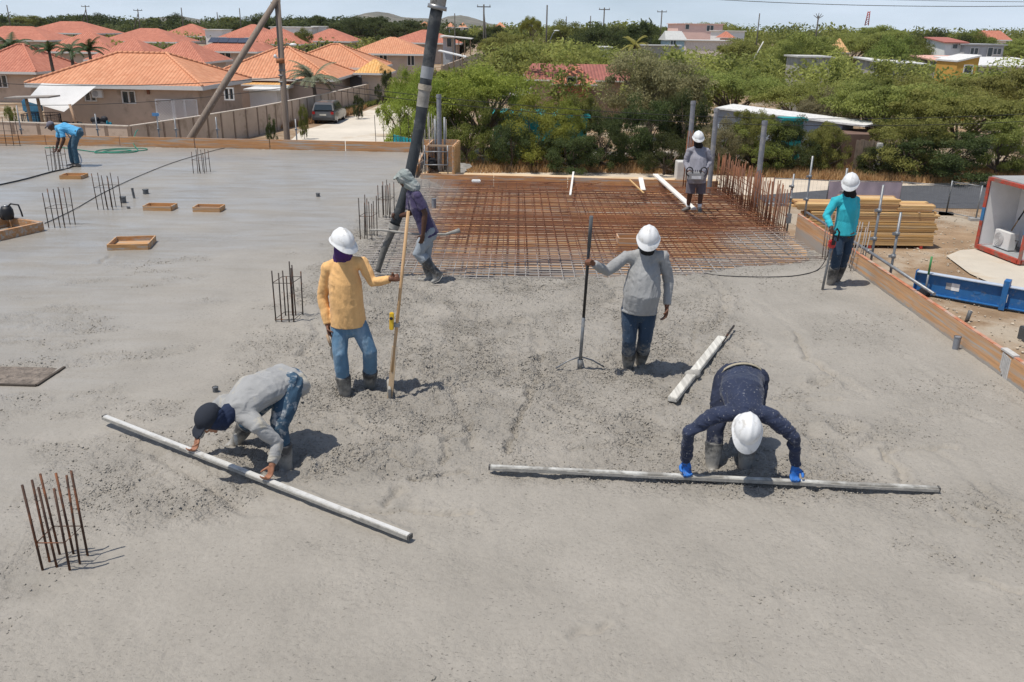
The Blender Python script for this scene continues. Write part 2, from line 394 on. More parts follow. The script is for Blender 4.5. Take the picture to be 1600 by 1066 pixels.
DRAGS = [[(690, 560), (760, 540), (800, 520)], [(620, 604), (700, 598), (770, 590), (850, 560)], [(740, 700), (722, 640), (700, 600)], [(838, 520), (850, 600)], [(1180, 470), (1250, 520), (1262, 560), (1310, 590), (1350, 620)], [(1330, 660), (1380, 690), (1440, 700), (1490, 720), (1540, 770), (1600, 800)],
         [(1350, 700), (1420, 650), (1500, 640), (1550, 660)], [(1100, 425), (1140, 470), (1120, 510)], [(880, 462), (960, 472), (1040, 460)], [(330, 765), (400, 800), (480, 790)], [(220, 700), (300, 742), (340, 770)], [(470, 470), (500, 520), (470, 560)], [(870, 640), (940, 660), (1010, 650)], [(900, 700), (980, 690), (1040, 700)], [(560, 660), (620, 680), (690, 670)], [(640, 470), (720, 480), (800, 470)], [(1420, 560), (1480, 600), (1560, 610)]]
def make_slab():
    NR, NC = 620, 580
    Y = 2.0 * (28.2 / 2.0) ** (np.arange(NR) / (NR - 1)); u = np.linspace(0, 1, NC)
    xr = 5.645; xl = -(.72 * Y + 4.0)
    X = xl[:, None] + (xr - xl)[:, None] * u[None, :]; Yg = np.repeat(Y[:, None], NC, 1)
    Yg = np.minimum(Yg, 27.27 - .036 * (X + 15.0))
    x, y = X.ravel(), Yg.ravel()
    nz = fbm(x*.8, y*.8, None, 4, 3) - .5
    rough = ss(-3.5, -2.7, x + nz*1.6 + .25*np.maximum(0, 6.4 - y)) * ss(6.15, 6.75, y + nz*.8 + .05*x)
    calm = ss(2.6, 3.8, x + nz*2.2) * ss(5.8, 6.8, y) ; rough = rough * (1 - .72 * calm)
    rough = np.maximum(rough, .42 * ss(.05, .2, nz) * ss(-5, -3, x) * ss(7.2, 6.0, y))
    lft = np.exp(-(((x + 2.9)/.9)**2 + ((y - 6.4)/.8)**2)); rough = np.maximum(rough, .75 * ss(.15, .6, lft + nz*.5))
    near = ss(6.8, 6.2, y) * .16; rough = np.maximum(rough, near)
    patch = ss(.42, .62, fbm(x*1.7, y*1.7, None, 4, 55)); rough = rough * (.5 + .55 * patch)
    spk = ss(.52, .66, fbm(x*1.1 + y*.5, y*1.9 - x*.7, None, 4, 47)); rough = np.maximum(rough, .38 * spk * ss(-9, -6, x) * ss(-2.4, -3.6, x) * ss(17, 13, y))
    wet = np.clip(.8*ss(-2.0, -7.5, x + nz*3.5) + .7*ss(12.5, 17.5, y + nz*3) * ss(-1, -2.5, x), 0, 1) * (.8 + .9*nz)
    def ridged(f, s):
        q = 1 - np.abs(2*fbm(x*f, y*f, None, 2, s) - 1) * 2.0
        return np.clip(q, -1, 1)
    z = (fbm(x*.9, y*.9, None, 3, 8) - .5) * .03 * (.25 + rough)
    z += (fbm(x*3.5, y*3.5, None, 3, 12) - .5) * (.055 * rough + .004)
    z += (fbm(x*11, y*11, None, 2, 23) - .5) * (.06 * rough + .003)
    z -= np.clip(ridged(14, 33), .35, 1) * .020 * rough
    z += (vnoise(x*30, y*30, None, 44) - .5) * (.034 * rough + .0012)
    z -= ss(.80, .90, vnoise(x*26, y*26, None, 61)) * (.006 * ss(.3, .6, fbm(x*1.1, y*1.1, None, 2, 71)) + .004*rough)
    z += (fbm(x*.7 + 3, y*4.0, None, 3, 77) - .5) * .012 * wet
    # furrows left by boots, rakes and the edges of passes
    for pl, dep in CRACKS + [(q, -.03) for q in DRAGS]:
        P = [G(a, b) for a, b in pl]
        bx0, bx1 = min(p.x for p in P) - .3, max(p.x for p in P) + .3; by0, by1 = min(p.y for p in P) - .3, max(p.y for p in P) + .3
        k = np.where((x > bx0) & (x < bx1) & (y > by0) & (y < by1))[0]
        if not len(k): continue
        qx = x[k] + (fbm(x[k]*7, y[k]*7, None, 3, 5) - .5) * .16; qy = y[k] + (fbm(x[k]*7 + 40, y[k]*7, None, 3, 6) - .5) * .16
        d = np.full(len(k), 9.0)
        for a, b in zip(P[:-1], P[1:]):
            vx, vy = b.x - a.x, b.y - a.y; t = np.clip(((qx - a.x)*vx + (qy - a.y)*vy) / (vx*vx + vy*vy), 0, 1)
            d = np.minimum(d, np.hypot(qx - a.x - t*vx, qy - a.y - t*vy))
        z[k] += (-dep * 2.2 * np.exp(-(d/.028)**2) + dep * .8 * np.exp(-((d - .07)/.04)**2)) if dep > 0 else (dep * .9 * np.exp(-(d/.055)**2) - dep * .75 * np.exp(-((d - .11)/.05)**2)) * (.4 + 1.1*fbm(x[k]*3, y[k]*3, None, 2, 14)) * np.clip(rough[k]*1.6 + .12, 0, 1)
    rg = np.random.default_rng(31); steps = [(rg.uniform(-2.6, 3.6), rg.uniform(7.2, 12.6), rg.uniform(.08, .13), rg.uniform(.02, .045)) for _ in range(34)]
    for fx, fy, rr, dep in FEET + steps:
        k = np.where((np.abs(x - fx) < rr*4) & (np.abs(y - fy) < rr*4))[0]; d = np.hypot(x[k] - fx, y[k] - fy) + (fbm(x[k]*9, y[k]*9, None, 3, 15) - .5) * .1
        z[k] += -dep * np.exp(-(d/rr)**2) + dep * .8 * np.exp(-((d - rr*1.7)/(rr*.5))**2)
    for qa, qb in ((G(166, 664), G(640, 846)), (G(766, 737), G(1464, 771))):      # mortar heaped along the far side of the straightedges
        vx, vy = qb.x - qa.x, qb.y - qa.y; L = math.hypot(vx, vy); vx, vy = vx/L, vy/L; nx_, ny_ = (-vy, vx) if vx > 0 else (vy, -vx)
        t = (x - qa.x)*vx + (y - qa.y)*vy; dd = (x - qa.x)*nx_ + (y - qa.y)*ny_; lump = .35 + .9*fbm(x*6, y*6, None, 3, 66)
        z += .034 * lump * np.exp(-((dd - .085)/.045)**2) * ss(-.02, .15, t) * ss(L + .02, L - .15, t); z -= .012 * np.exp(-((dd + .02)/.06)**2) * ss(0, .1, t) * ss(L, L - .1, t)
    # sunk square left for a duct at the left edge
    a, b = G(58, 603), G(100, 574); 
    sq = ss(0, .05, (b.x - .06) - x - (y - b.y)*.1) * ss(0, .05, y - a.y) * ss(0, .05, b.y - y); z -= .07 * sq; rough = np.maximum(rough, sq * .9); wet = wet * (1 - sq)
    z += .05 * sq * fbm(x*9, y*9, None, 3, 29)
    sd = pit_sd(x, y); sl_ = ss(-.25, 1.0, sd)
    z = z - .30 * sl_ + .03 * (fbm(x*5, y*5, None, 3, 19) - .5) * ss(-.5, .1, sd)
    rough = np.maximum(rough, .6 * ss(-.9, -.1, sd)); wet = wet * (1 - ss(-.9, 0, sd))
    z = np.where(x > 5.5, z * .5, z)
    V = np.stack([x, y, z], 1)
    i = np.arange(NR - 1)[:, None] * NC + np.arange(NC - 1)[None, :]
    F = np.stack([i, i + 1, i + NC + 1, i + NC], -1).reshape(-1, 4)
    F = F[~((sd[F] > 1.05).all(1) | (np.abs(y[F].max(1) - y[F].min(1)) < 1e-5))]
    # crumbs of aggregate and mortar lying in the rough, unscreeded parts
    w = (np.clip(rough - .12, 0, 1)**1.2 * (.15 + ss(.38, .62, fbm(x*2.6, y*2.6, None, 3, 88))) ) * (rough > .2) * (sd < .2) * (y > 3.2) * (y < 16) * (x < 5.6) * np.minimum(1, (9/y)**.7) * (x > -6)
    area = np.maximum(np.gradient(X, axis=1) * np.gradient(Yg, axis=0), 1e-6).ravel(); w = w * area; w /= w.sum(); rng = np.random.default_rng(4); n = 64000
    k = rng.choice(len(x), n, p=w); s_ = .0036 + .0105 * rng.random(n)**2.4; px_, py_ = x[k] + rng.normal(size=n)*.012, y[k] + rng.normal(size=n)*.012; pz_ = z[k] + s_*.25
    O = np.array([[1, 0, 0], [0, 1, 0], [-1, 0, 0], [0, -1, 0], [0, 0, .85], [0, 0, -.85]], float); a_ = rng.uniform(0, 6.28, n); ca, sa = np.cos(a_), np.sin(a_); jv = O[None]*rng.uniform(.6, 1.35, (n, 6, 1)) + rng.normal(size=(n, 6, 3))*.16
    cx = jv[..., 0]*ca[:, None] - jv[..., 1]*sa[:, None]*.75; cy = jv[..., 0]*sa[:, None] + jv[..., 1]*ca[:, None]*.75
    CV = np.stack([cx*s_[:, None] + px_[:, None], cy*s_[:, None] + py_[:, None], jv[..., 2]*s_[:, None] + pz_[:, None]], -1).reshape(-1, 3)
    T = np.array([[0, 1, 4], [1, 2, 4], [2, 3, 4], [3, 0, 4], [1, 0, 5], [2, 1, 5], [3, 2, 5], [0, 3, 5]]); CF = (np.arange(n)[:, None, None]*6 + T[None]).reshape(-1, 3)
    cr = link_mesh('concrete_crumbs', np_mesh('concrete_crumbs', CV, CF, [M('concrete_crumb', (.30, .275, .236), .85, .15, 9)])); tag(cr, 'crumbs of fresh concrete strewn over the rough part of the slab', 'concrete', kind='stuff')
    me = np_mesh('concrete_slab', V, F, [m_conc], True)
    for nm, val in (('wet', np.clip(wet, 0, 1)), ('rough', np.clip(rough, 0, 1))):
        at = me.attributes.new(nm, 'FLOAT', 'POINT'); at.data.foreach_set('value', val.astype(np.float32))
    o = link_mesh('concrete_slab', me); tag(o, kind='structure'); return o

# underside: soffit boards carrying the slab, and the deck sheets seen between the bars
mb = MB(); mb.box((-12.2, 14.6, -.40), (19.2, 25.0, .14)); mb.box((-12.2, 14.6, -2.1), (18.6, 24.6, 3.24)); mb.box((1.55, 12.1, -.40), (8.2, 20.3, .14)); mb.box((1.55, 12.1, -2.1), (7.6, 20.0, 3.23))
o = mb.build('slab_substructure', M('raw_block', (.3, .29, .27), .9, .2, 3)); tag(o, kind='structure')
dk = empty('formwork_deck', (1.5, 17.8, -.27), kind='structure')
for ix in range(4):
    for iy in range(8):
        x0 = -3.1 + ix * 2.2; y0 = 12.9 + iy * 1.2
        q = MB(); q.box((x0 + 1.09, y0 + .59, -.262 + random.uniform(-.003, .003)), (2.185, 1.188, .018)); q.build('deck_panel', m_deck, dk)

# ground of the site, streets and land to the horizon
def ground():
    xs = np.concatenate([-np.geomspace(4000, 60, 26), np.linspace(-56, 56, 57), np.geomspace(60, 4000, 26)])
    ys = np.concatenate([np.linspace(-40, 120, 81), np.geomspace(124, 6000, 50)])
    X, Y = np.meshgrid(xs, ys); x, y = X.ravel(), Y.ravel()
    left = 1 - .6 * ss(-.05, .2, x / np.maximum(y, 1))
    z = GZ + (3.3*ss(85, 195, y) + 2.0*ss(200, 500, y)) * left
    z = z + (fbm(x*.5, y*.5, None, 3, 4) - .5) * .07 * ss(36, 33, y) * ss(6, 9, x)
    n = len(xs); i = np.arange(len(ys)-1)[:, None]*n + np.arange(n-1)[None, :]
    F = np.stack([i, i+1, i+n+1, i+n], -1).reshape(-1, 4)
    m = M('dry_earth', (.275, .185, .11), .95, .3, .7, .05, 7, stain=((.37, .31, .235), .5, .35))
    o = link_mesh('ground', np_mesh('ground', np.stack([x, y, z], 1), F, [m], True)); tag(o, kind='structure')
ground()
def sheet(name, pts, z, mat, kind='structure', sub=1):
    """level ground sheet through the given plan points"""
    mb = MB(); n = len(pts); mb.add([(p[0], p[1], z) for p in pts], [tuple(range(n))]); o = mb.build(name, mat); return tag(o, kind=kind)
def gp(px, py): 
    p = G(px, py, GZ); return (p.x, p.y)
m_sand = M('pale_sandy_road', (.60, .54, .45), .95, .12, .35, .01, 12, stain=((.42, .33, .22), .35, .2))
m_asph = M('asphalt', (.075, .077, .083), .85, .15, 2.0, .004, 60)
sheet('dirt_road', [gp(640, 262), gp(330, 262), gp(455, 219), gp(470, 205), gp(545, 184), gp(585, 168), gp(625, 150), gp(700, 150), gp(660, 185)], GZ + .012, m_sand)
sheet('asphalt_road', [gp(1180, 306), gp(1380, 291), gp(1620, 288), gp(1900, 296), gp(1900, 330), gp(1540, 327), gp(1420, 325), gp(1200, 322)], GZ + .016, m_asph)
sheet('pavement', [gp(640, 264), gp(900, 262), gp(1200, 276), gp(1640, 278), gp(1900, 284), gp(1900, 296), gp(1620, 288), gp(1380, 291), gp(1180, 306), gp(640, 290)], GZ + .012, M('pale_path', (.55, .47, .37), .95, .15, .6, .01, 10))
sheet('concrete_pad', [gp(1478, 402), gp(1500, 393), gp(1524, 391), gp(1580, 413), gp(1680, 425), gp(1680, 470), gp(1600, 460), gp(1560, 450), gp(1515, 430)], GZ + .05, M('pale_screed', (.50, .45, .37), .9, .1, .8, .004, 20, stain=((.45, .36, .25), .3, .6)))
# ------------------------------------------------------------------ people
SKIN = {k: M('skin_' + k, c, .5, .12, 25, .0006, 120, 0, .4) for k, c in (('deep', (.075, .032, .018)), ('brown', (.15, .062, .032)), ('tan', (.30, .135, .075)))}
m_helmet = M('white_hard_hat', (.70, .70, .69), .33, .04, 10, spec=.45, stain=((.45, .43, .39), .28, 11))
m_boot = M('black_rubber_boot', (.055, .055, .055), .5, .25, 18, .002, 40, splash=.30, stain=((.2, .19, .17), .35, 9))
m_eye = M('eye_white', (.7, .68, .65), .3, 0); m_pupil = M('pupil', (.01, .01, .01), .2, 0)
def cloth(name, col, splash=None, speck=0.0):
    return M(name, col, .88, .14, 5, .011, 12, 0, .2, stretch=(1.8, 1.8, .75), stain=((.5, .49, .46), speck, 60) if speck else None, splash=splash, sheen=.12)
def place(Y0, **J):
    """joint positions surveyed from the photograph: (column, row, metres behind Y0)"""
    return {k: U(v[0], v[1], Y0 + (v[2] if len(v) > 2 else 0)) for k, v in J.items()}
def lerp(a, b, t): return a + (b - a) * t
def hand(mb, w, d, n, ts, curl=(.3, .45, .5), grow=0.0, spread=.0):
    """palm and five fingers; d: wrist to knuckles, n: the way the palm faces, ts: side of the thumb"""
    d = Vector(d).normalized(); n = Vector(n); n = (n - d * n.dot(d)).normalized(); s = d.cross(n)
    mb.limb([w, w + d*.045, w + d*.088], [(.027+grow, .020+grow), (.040+grow, .018+grow), (.040+grow, .013+grow)], side=s)
    for i in range(4):
        k = (-1.5 + i) * .0205 * ts; L = (.044, .047, .045, .036)[i if ts < 0 else 3-i]; a = 0.0; p = w + d*.086 + s*k
        pts = [p - d*.012, p]; 
        for q, (sc, cu) in enumerate(zip((1, .66, .5), curl)):
            a += cu; dd = d*math.cos(a) + n*math.sin(a) + s*k*spread*8; p = p + dd.normalized()*L*sc; pts.append(p)
        mb.limb(pts, [.0098+grow, .0100+grow, .0094+grow, .0086+grow, .0070+grow], n=8)
    p = w + d*.022 + s*ts*.026; q = p + (d*.55 + s*ts*.75 + n*.35).normalized()*.040; e = q + (d*.75 + s*ts*.1 + n*(.35 + curl[0])).normalized()*.032; g = e + (d*.6 - s*ts*.35 + n*(.3 + curl[0])).normalized()*.024
    mb.limb([p, q, e, g], [.0145+grow, .0118+grow, .0105+grow, .0085+grow], n=8)
def head_forms(mb, c, fwd, up, k=1.0):
    r, f, u = fwd.cross(up).normalized(), fwd, up; A = (r, f, u)
    mb.ball(c + u*.022*k - f*.012, (.079*k, .096*k, .096*k), A); mb.ball(c - u*.052*k + f*.026, (.054*k, .062*k, .058*k), A); mb.ball(c - u*.015*k + f*.03, (.068*k, .064*k, .07*k), A)
    mb.ball(c + u*.026*k + f*.078, (.048*k, .014*k, .011*k), A, 10)                                   # brow
    mb.limb([c + u*.012 + f*.088, c - u*.022 + f*.106, c - u*.030 + f*.098], [.009, .0145, .013], n=8)   # nose
    mb.ball(c - u*.060 + f*.086, (.024, .010, .008), A, 8); mb.ball(c - u*.094*k + f*.068, (.024, .020, .018), A, 8)   # lips, chin
    for s in (-1, 1): mb.ball(c + r*s*.076*k - f*.008 - u*.008, (.010, .018, .031), A, 8)                # ears
    return A
def helmet(par, c, fwd, up, mat, name='hard_hat'):
    r, f, u = fwd.cross(up).normalized(), fwd, up; n, h = 36, 12; V = []; F = []
    def pt(a, w, g=0.0):
        sx, sy = math.cos(w), math.sin(w)
        rid = .010 * math.exp(-(sx*math.cos(a)/.16)**2) + .004 * math.exp(-((abs(sx*math.cos(a)) - .42)/.12)**2)
        k = 1 + rid / .12
        return c + u*.022 + r*((.116-g)*k*math.cos(a)*sx) + f*((.139-g)*k*math.cos(a)*sy) + u*((.128-g)*k*math.sin(a))
    for i in range(h):
        a = R(88) * (1 - i/(h-1)) if i else R(88)
        for k in range(n): V.append(pt(a, 2*math.pi*k/n))
    def brim(out, dz):
        for k in range(n):
            w = 2*math.pi*k/n; fr = max(0, math.sin(w))**3; e = .014 + .060*fr
            V.append(c + u*(.022 + dz - .020*fr*out) + r*((.116 + e*out)*math.cos(w)) + f*((.139 + e*out)*math.sin(w)))
    brim(1, -.006); brim(1, -.011)
    for g, a in ((.006, 0), (.006, 40), (.006, 84)):
        for k in range(n): V.append(pt(R(a), 2*math.pi*k/n, g) - u*.008*(a == 0))
    L = h + 5
    for i in range(L-1):
        for k in range(n): F.append((i*n + k, i*n + (k+1) % n, (i+1)*n + (k+1) % n, (i+1)*n + k))
    F.append(tuple(range(n))[::-1])
    mb = MB(); mb.add(V, F, 0, True); ht = mb.build(name, mat, par)
    sb = MB(); sb.tube([c + u*.022 + r*(.100*math.cos(t)) + f*(.122*math.sin(t)) for t in np.linspace(0, 2*math.pi, 25)], .008, 6, cap=False, ell=1.6); sb.build('headband', M('dark_webbing', (.03, .03, .035), .8), ht)
    return ht
def boot(par, knee, ankle, toe, top=.5, mat=None, r0=.071):
    d = (toe - ankle); d.z = min(d.z, 0) ; ax = (knee - ankle).normalized(); tp = lerp(ankle, knee, top); mb = MB(); hl = ankle - Vector((d.x, d.y, 0)).normalized()*.05
    side = Vector((0, 0, 1)).cross(Vector((d.x, d.y, 0)))
    mb.limb([tp, lerp(tp, ankle, .45), lerp(tp, ankle, .85), ankle - ax*.03], [r0+.014, r0+.004, r0-.012, r0-.010], c0='flat')
    dn = -ax
    mb.limb([hl + dn*.052, lerp(hl, toe, .45) + dn*.030*0 + (dn*.05), toe + dn*.01], [(.040, .036), (.047, .037), (.042, .028)], side=side)
    mb.limb([ankle + dn*.01, lerp(ankle, toe, .4) + dn*.035], [.05, .042], side=side)
    o = remesh(mb, .011, 2, 'boot', mat or m_boot, par, (.003, 9, 14, 3))
    sb = MB(); sb.limb([hl + dn*.088, lerp(hl, toe, .5) + dn*.085, toe + dn*.032], [(.043, .010), (.051, .010), (.043, .009)], side=side, n=14); sb.build('sole', M('boot_sole', (.02, .02, .022), .8, splash=.4), o)
    return o
def gaiter(par, c, fwd, up, nb, mat, top=.0, name='face_mask'):
    r = fwd.cross(up).normalized(); mb = MB()
    mb.limb([c + up*top + fwd*.022, c - up*.045 + fwd*.022, c - up*.090 + fwd*.016, lerp(c - up*.10, nb, .6), nb], [(.089, .100), (.088, .102), (.083, .096), (.088, .092), (.105, .10)], side=r, c0='flat')
    mb.ball(c - up*.022 + fwd*.095, (.022, .022, .026), (r, fwd, up), 10)
    return remesh(mb, .009, 2, name, mat, par, (.004, 14, 30, 7))
def person(label, J, skin, shirt, pants, fwd, up=(0, 0, 1), hands=None, sleeve='long', belly=0.0, legs='boots', boots_top=.5, mask=None, mask_top=0.0, hat='helmet', hat_mat=None, hem=.10, side=None, wr=.0085, bag=1.0, seed=1, face=None, toes=None, gloves=None, cuff=.040, bend=None, shirt_len=None, voxel=.0085, slim=1.0, bulge=None):
    base = Vector(((J['aL'].x + J['aR'].x)/2, (J['aL'].y + J['aR'].y)/2, 0.0))
    P = empty('person', base, label, 'person')
    fwd = Vector(fwd).normalized(); up = Vector(up); up = (up - fwd*up.dot(fwd)).normalized()
    sd = (J['sR'] - J['sL']).normalized() if side is None else Vector(side).normalized()
    pel, nb = (J['hL'] + J['hR'])/2, J['nb']; sh = (J['sL'] + J['sR'])/2; axis = (nb - pel).normalized()
    ft = sd.cross(axis).normalized()
    if ft.dot(fwd) < 0 and bend is None: ft = -ft
    if bend is not None: ft = Vector(bend).normalized()
    m1 = lerp(pel, nb, .30); m2 = lerp(pel, nb, .64) ; up1 = lerp(pel, nb, .90)
    if bulge: m1 = m1 + Vector(bulge)*.6; m2 = m2 + Vector(bulge)
    k = slim
    # -- skin: one continuous body
    b = MB(); head_forms(b, J['hd'], fwd, up)
    b.limb([J['hd'] - up*.06 - fwd*.01, nb - axis*.03], [.056, .062])
    b.limb([pel - axis*.04, pel, m1, m2, up1], [(.12*k, .09), (.13*k, .09), (.125*k, .085), (.14*k, .095), (.10*k, .06)], side=sd)
    for s in 'LR':
        S, E, W = J['s'+s], J['e'+s], J['w'+s]; H, K, A = J['h'+s], J['k'+s], J['a'+s]
        b.limb([lerp(S, up1, .5), S, lerp(S, E, .45), E, lerp(E, W, .3), W], [.03, .038, .040, .034, .034, .028] if sleeve == 'long' else [.055, .056, .050, .041, .043, .029])
        hd_, hn, ts, cu = hands[s]; hand(b, W, hd_, hn, ts, cu)
        b.limb([H, lerp(H, K, .5), K, lerp(K, A, .35), A], [.084*k, .072*k, .054, .054, .038])
        if legs != 'boots': b.limb([A, A - Vector((0, 0, .03))], [.04, .04])
    body = remesh(b, .0072 if base.y < 12 else .010, 1, 'body', SKIN[skin], P, None, .4)
    r = fwd.cross(up).normalized()
    for s in (-1, 1):
        e = MB(); ec = J['hd'] + r*s*.031 + up*.006 + fwd*.083; e.ball(ec, .0125, (r, fwd, up), 10); eo = e.build('eye', m_eye, body)
        # the iris is a cap of the same eye
        q = MB(); q.ball(ec + fwd*.0065, (.0070, .0070, .0070), (r, fwd, up), 8); q.build('pupil', m_pupil, body)
    # -- shirt
    t = MB(); g = .020; hemp = pel - axis*hem
    t.limb([hemp, pel, m1 + ft*belly*.35, m2 + ft*belly*.15, up1, nb + axis*.022], [(.203*k, .150 + belly*.3), (.192*k, .142 + belly*.5), (.168*k + belly*.3, .128 + belly*.75), (.178*k, .134 + belly*.35), (.135*k, .104), (.076, .072)], side=sd, c0='flat', c1='flat')
    for s in 'LR':
        S, E, W = J['s'+s] - axis*.012, J['e'+s], J['w'+s]
        t.limb([nb + axis*.005, lerp(nb, S, .5) - axis*.010, S - axis*.006], [.058, .062, .070])
        if sleeve == 'long': t.limb([lerp(S, up1, .55) - axis*.02, S, lerp(S, E, .5), E, lerp(E, W, .5), lerp(E, W, .96)], [.070, .073, .064, .057, .050, cuff], c1='flat')
        else: t.limb([lerp(S, up1, .55) - axis*.02, S, lerp(S, E, .45), lerp(S, E, .78)], [.072, .075, .070, .073], c1='flat')
    shirt_o = remesh(t, voxel, 4, 'shirt', shirt, P, (wr, 7, 15, seed), .8 if base.y < 10 else .4)
    # -- trousers
    q = MB(); q.limb([pel + axis*.10, pel + axis*.02, pel - axis*.05], [(.150*k, .112), (.162*k, .120), (.150*k, .118)], side=sd, c0='flat')
    for s in 'LR':
        H, K, A = J['h'+s], J['k'+s], J['a'+s]
        if legs == 'shorts': q.limb([H, lerp(H, K, .5), lerp(H, K, .98)], [.104*k, .100*k, .098], c1='flat')
        else: q.limb([H, lerp(H, K, .5), K, lerp(K, A, .35), lerp(K, A, .75 if legs == 'shoes' else max(.36, 1 - boots_top)), lerp(K, A, .97 if legs == 'shoes' else max(.4, 1.06 - boots_top))], [.100*k, .092*k*bag, .077*bag, .076*bag, .070*bag, .066*bag], c1='flat')
    remesh(q, voxel, 3, 'trousers' if legs != 'shorts' else 'shorts', pants, P, (wr*.8, 8, 17, seed + 9), .6 if base.y < 10 else .4)
    for s in 'LR':
        K, A = J['k'+s], J['a'+s]; T = A + Vector(toes[s]).normalized()*.17 if toes else A + Vector((fwd.x, fwd.y, 0)).normalized()*.17
        if legs == 'boots': boot(P, K, A, T, boots_top)
        else:
            z = MB(); d = T - A; dn = Vector((0, 0, -1)); hl = A - Vector((d.x, d.y, 0)).normalized()*.05
            z.limb([hl + dn*.05, lerp(hl, T, .45) + dn*.05, T + dn*.065], [(.038, .042), (.046, .036), (.040, .024)], side=Vector((0, 0, 1)).cross(d)); z.limb([A + dn*.01, A + dn*.05], [.045, .045])
            so_ = remesh(z, .01, 2, 'shoe', M('grey_work_shoe', (.14, .125, .11), .8, .25, 20), P)
            if legs == 'shorts':
                z = MB(); z.limb([A + Vector((0, 0, .07)), A], [.046, .044], c0='flat'); z.build('sock', M('white_sock', (.7, .7, .68), .9), so_)
    if gloves:
        for s in 'LR':
            z = MB(); hd_, hn, ts, cu = hands[s]; hand(z, J['w'+s], hd_, hn, ts, cu, .0035); z.limb([J['w'+s] + Vector(hd_).normalized()*.02, J['w'+s] - Vector(hd_).normalized()*.035], [.034, .037], c1='flat')
            remesh(z, .006, 1, 'glove', gloves, P)
    if mask is not None: gaiter(P, J['hd'], fwd, up, nb + axis*.015, mask, mask_top)
    if hat == 'helmet': helmet(P, J['hd'], fwd, up, hat_mat or m_helmet)
    elif hat == 'cap':
        z = MB(); z.ball(J['hd'] + up*.045 - fwd*.012, (.084, .103, .082), (r, fwd, up), 20); z.limb([J['hd'] + up*.045 + fwd*.06, J['hd'] + up*.045 + fwd*.13, J['hd'] + up*.030 + fwd*.165], [(.070, .012), (.072, .008), (.045, .007)], side=r)
        remesh(z, .009, 2, 'cap', hat_mat, P, (.002, 9, 9, 4))
    return P
RELAX, GRIP, HALF = (.35, .5, .45), (1.0, 1.35, .9), (.7, .9, .6)

def px_of(p):
    q = Vector(p) - Vector((0, 0, CAM_H)); return 800 + FPX*q.dot(_r)/q.dot(_f)
def bar_at(px, a, b): return min((lerp(a, b, t) for t in np.linspace(0, 1, 400)), key=lambda p: abs(px_of(p) - px))
def grey_man():
    Y = 9.06
    J = place(Y, hd=(1013, 374, -.05), nb=(1010, 394, .02), sL=(978, 400), sR=(1037, 399), eL=(948, 425, -.06), wL=(927, 412, -.20), eR=(1045, 441, .02), wR=(1042, 478, -.06),
              hL=(985, 481), hR=(1013, 481), kL=(983, 531, -.04), kR=(1008, 530, .0), aL=(982, 575, .02), aR=(1001, 571, .10))
    J['aL'], J['aR'] = G(982, 572) - Vector((0, 0, .045)), G(1000, 565) - Vector((0, 0, .045))
    P = person('man in grey long-sleeved shirt and white hard hat holding a black tripod pole', J, 'brown', cloth('grey_shirt', (.29, .29, .285)), cloth('dark_denim', (.028, .05, .085), .62), (-.15, -1, -.42),
           hands={'L': ((-.55, -.5, .55), (-.3, -.6, -.4), -1, GRIP), 'R': ((.0, -.15, -1), (-1, -.2, 0), -1, RELAX)}, belly=.12, mask=M('black_gaiter', (.008, .008, .009), .9), hem=.045, seed=3, boots_top=.62, toes={'L': (-.15, -1, 0), 'R': (.1, -1, 0)}, slim=1.02)
    return J
def yellow_man():
    J = place(8.41, hd=(535, 380, -.08), nb=(536, 404, 0), sL=(511, 417, .02), sR=(566, 409, .04), eL=(504, 465, .04), wL=(512, 508, -.04), eR=(583, 441, -.02), wR=(611, 436, -.10),
              hL=(531, 505), hR=(558, 503), kL=(531, 553, -.12), kR=(578, 549, -.04), aL=(538, 613, -.02), aR=(577, 602, .12))
    J['aL'], J['aR'] = G(540, 615) - Vector((0, 0, .05)), G(578, 603) - Vector((0, 0, .05))
    person('man in yellow long-sleeved shirt, purple face mask and white hard hat', J, 'brown', cloth('yellow_shirt', (.74, .435, .18)), M('light_denim', (.10, .19, .285), .88, .15, 5, .016, 8, 0, .2, stretch=(1.8, 1.8, .75), stain=((.27, .35, .42), .45, 1.6), splash=.42, sheen=.12), (.62, -.75, -.32),
           hands={'L': ((.15, -.2, -1), (1, -.1, .1), 1, HALF), 'R': ((.9, -.3, .3), (.1, -.9, .2), -1, GRIP)}, belly=.04, wr=.006, mask=M('purple_gaiter', (.055, .018, .12), .9), hem=.025, seed=11, boots_top=.52, toes={'L': (.1, -1, 0), 'R': (.5, -.9, 0)}, slim=.96)
    return J
def turquoise_man():
    J = place(12.73, hd=(1329, 286, -.05), nb=(1327, 305, 0), sL=(1304, 314, .0), sR=(1337, 312, .06), eL=(1291, 338, -.05), wL=(1299, 356, -.22), eR=(1336, 342, .04), wR=(1333, 361, -.06),
              hL=(1312, 361), hR=(1328, 361), kL=(1309, 396, -.08), kR=(1322, 393, .02), aL=(1299, 441, .0), aR=(1306, 436, .12))
    J['aL'], J['aR'] = G(1297, 443) - Vector((0, 0, .04)), G(1306, 438) - Vector((0, 0, .04))
    person('man in turquoise long-sleeved shirt holding a red concrete vibrator', J, 'deep', cloth('turquoise_shirt', (.035, .40, .47)), cloth('navy_denim', (.022, .042, .072), .5), (-.4, -.85, -.45),
           hands={'L': ((.1, -.5, -.8), (.2, -.4, .6), 1, GRIP), 'R': ((-.3, -.4, -1), (-1, -.2, 0), -1, HALF)}, mask=M('black_gaiter', (.008, .008, .009), .9), hem=.05, seed=21, boots_top=.6, slim=.9)
    return J
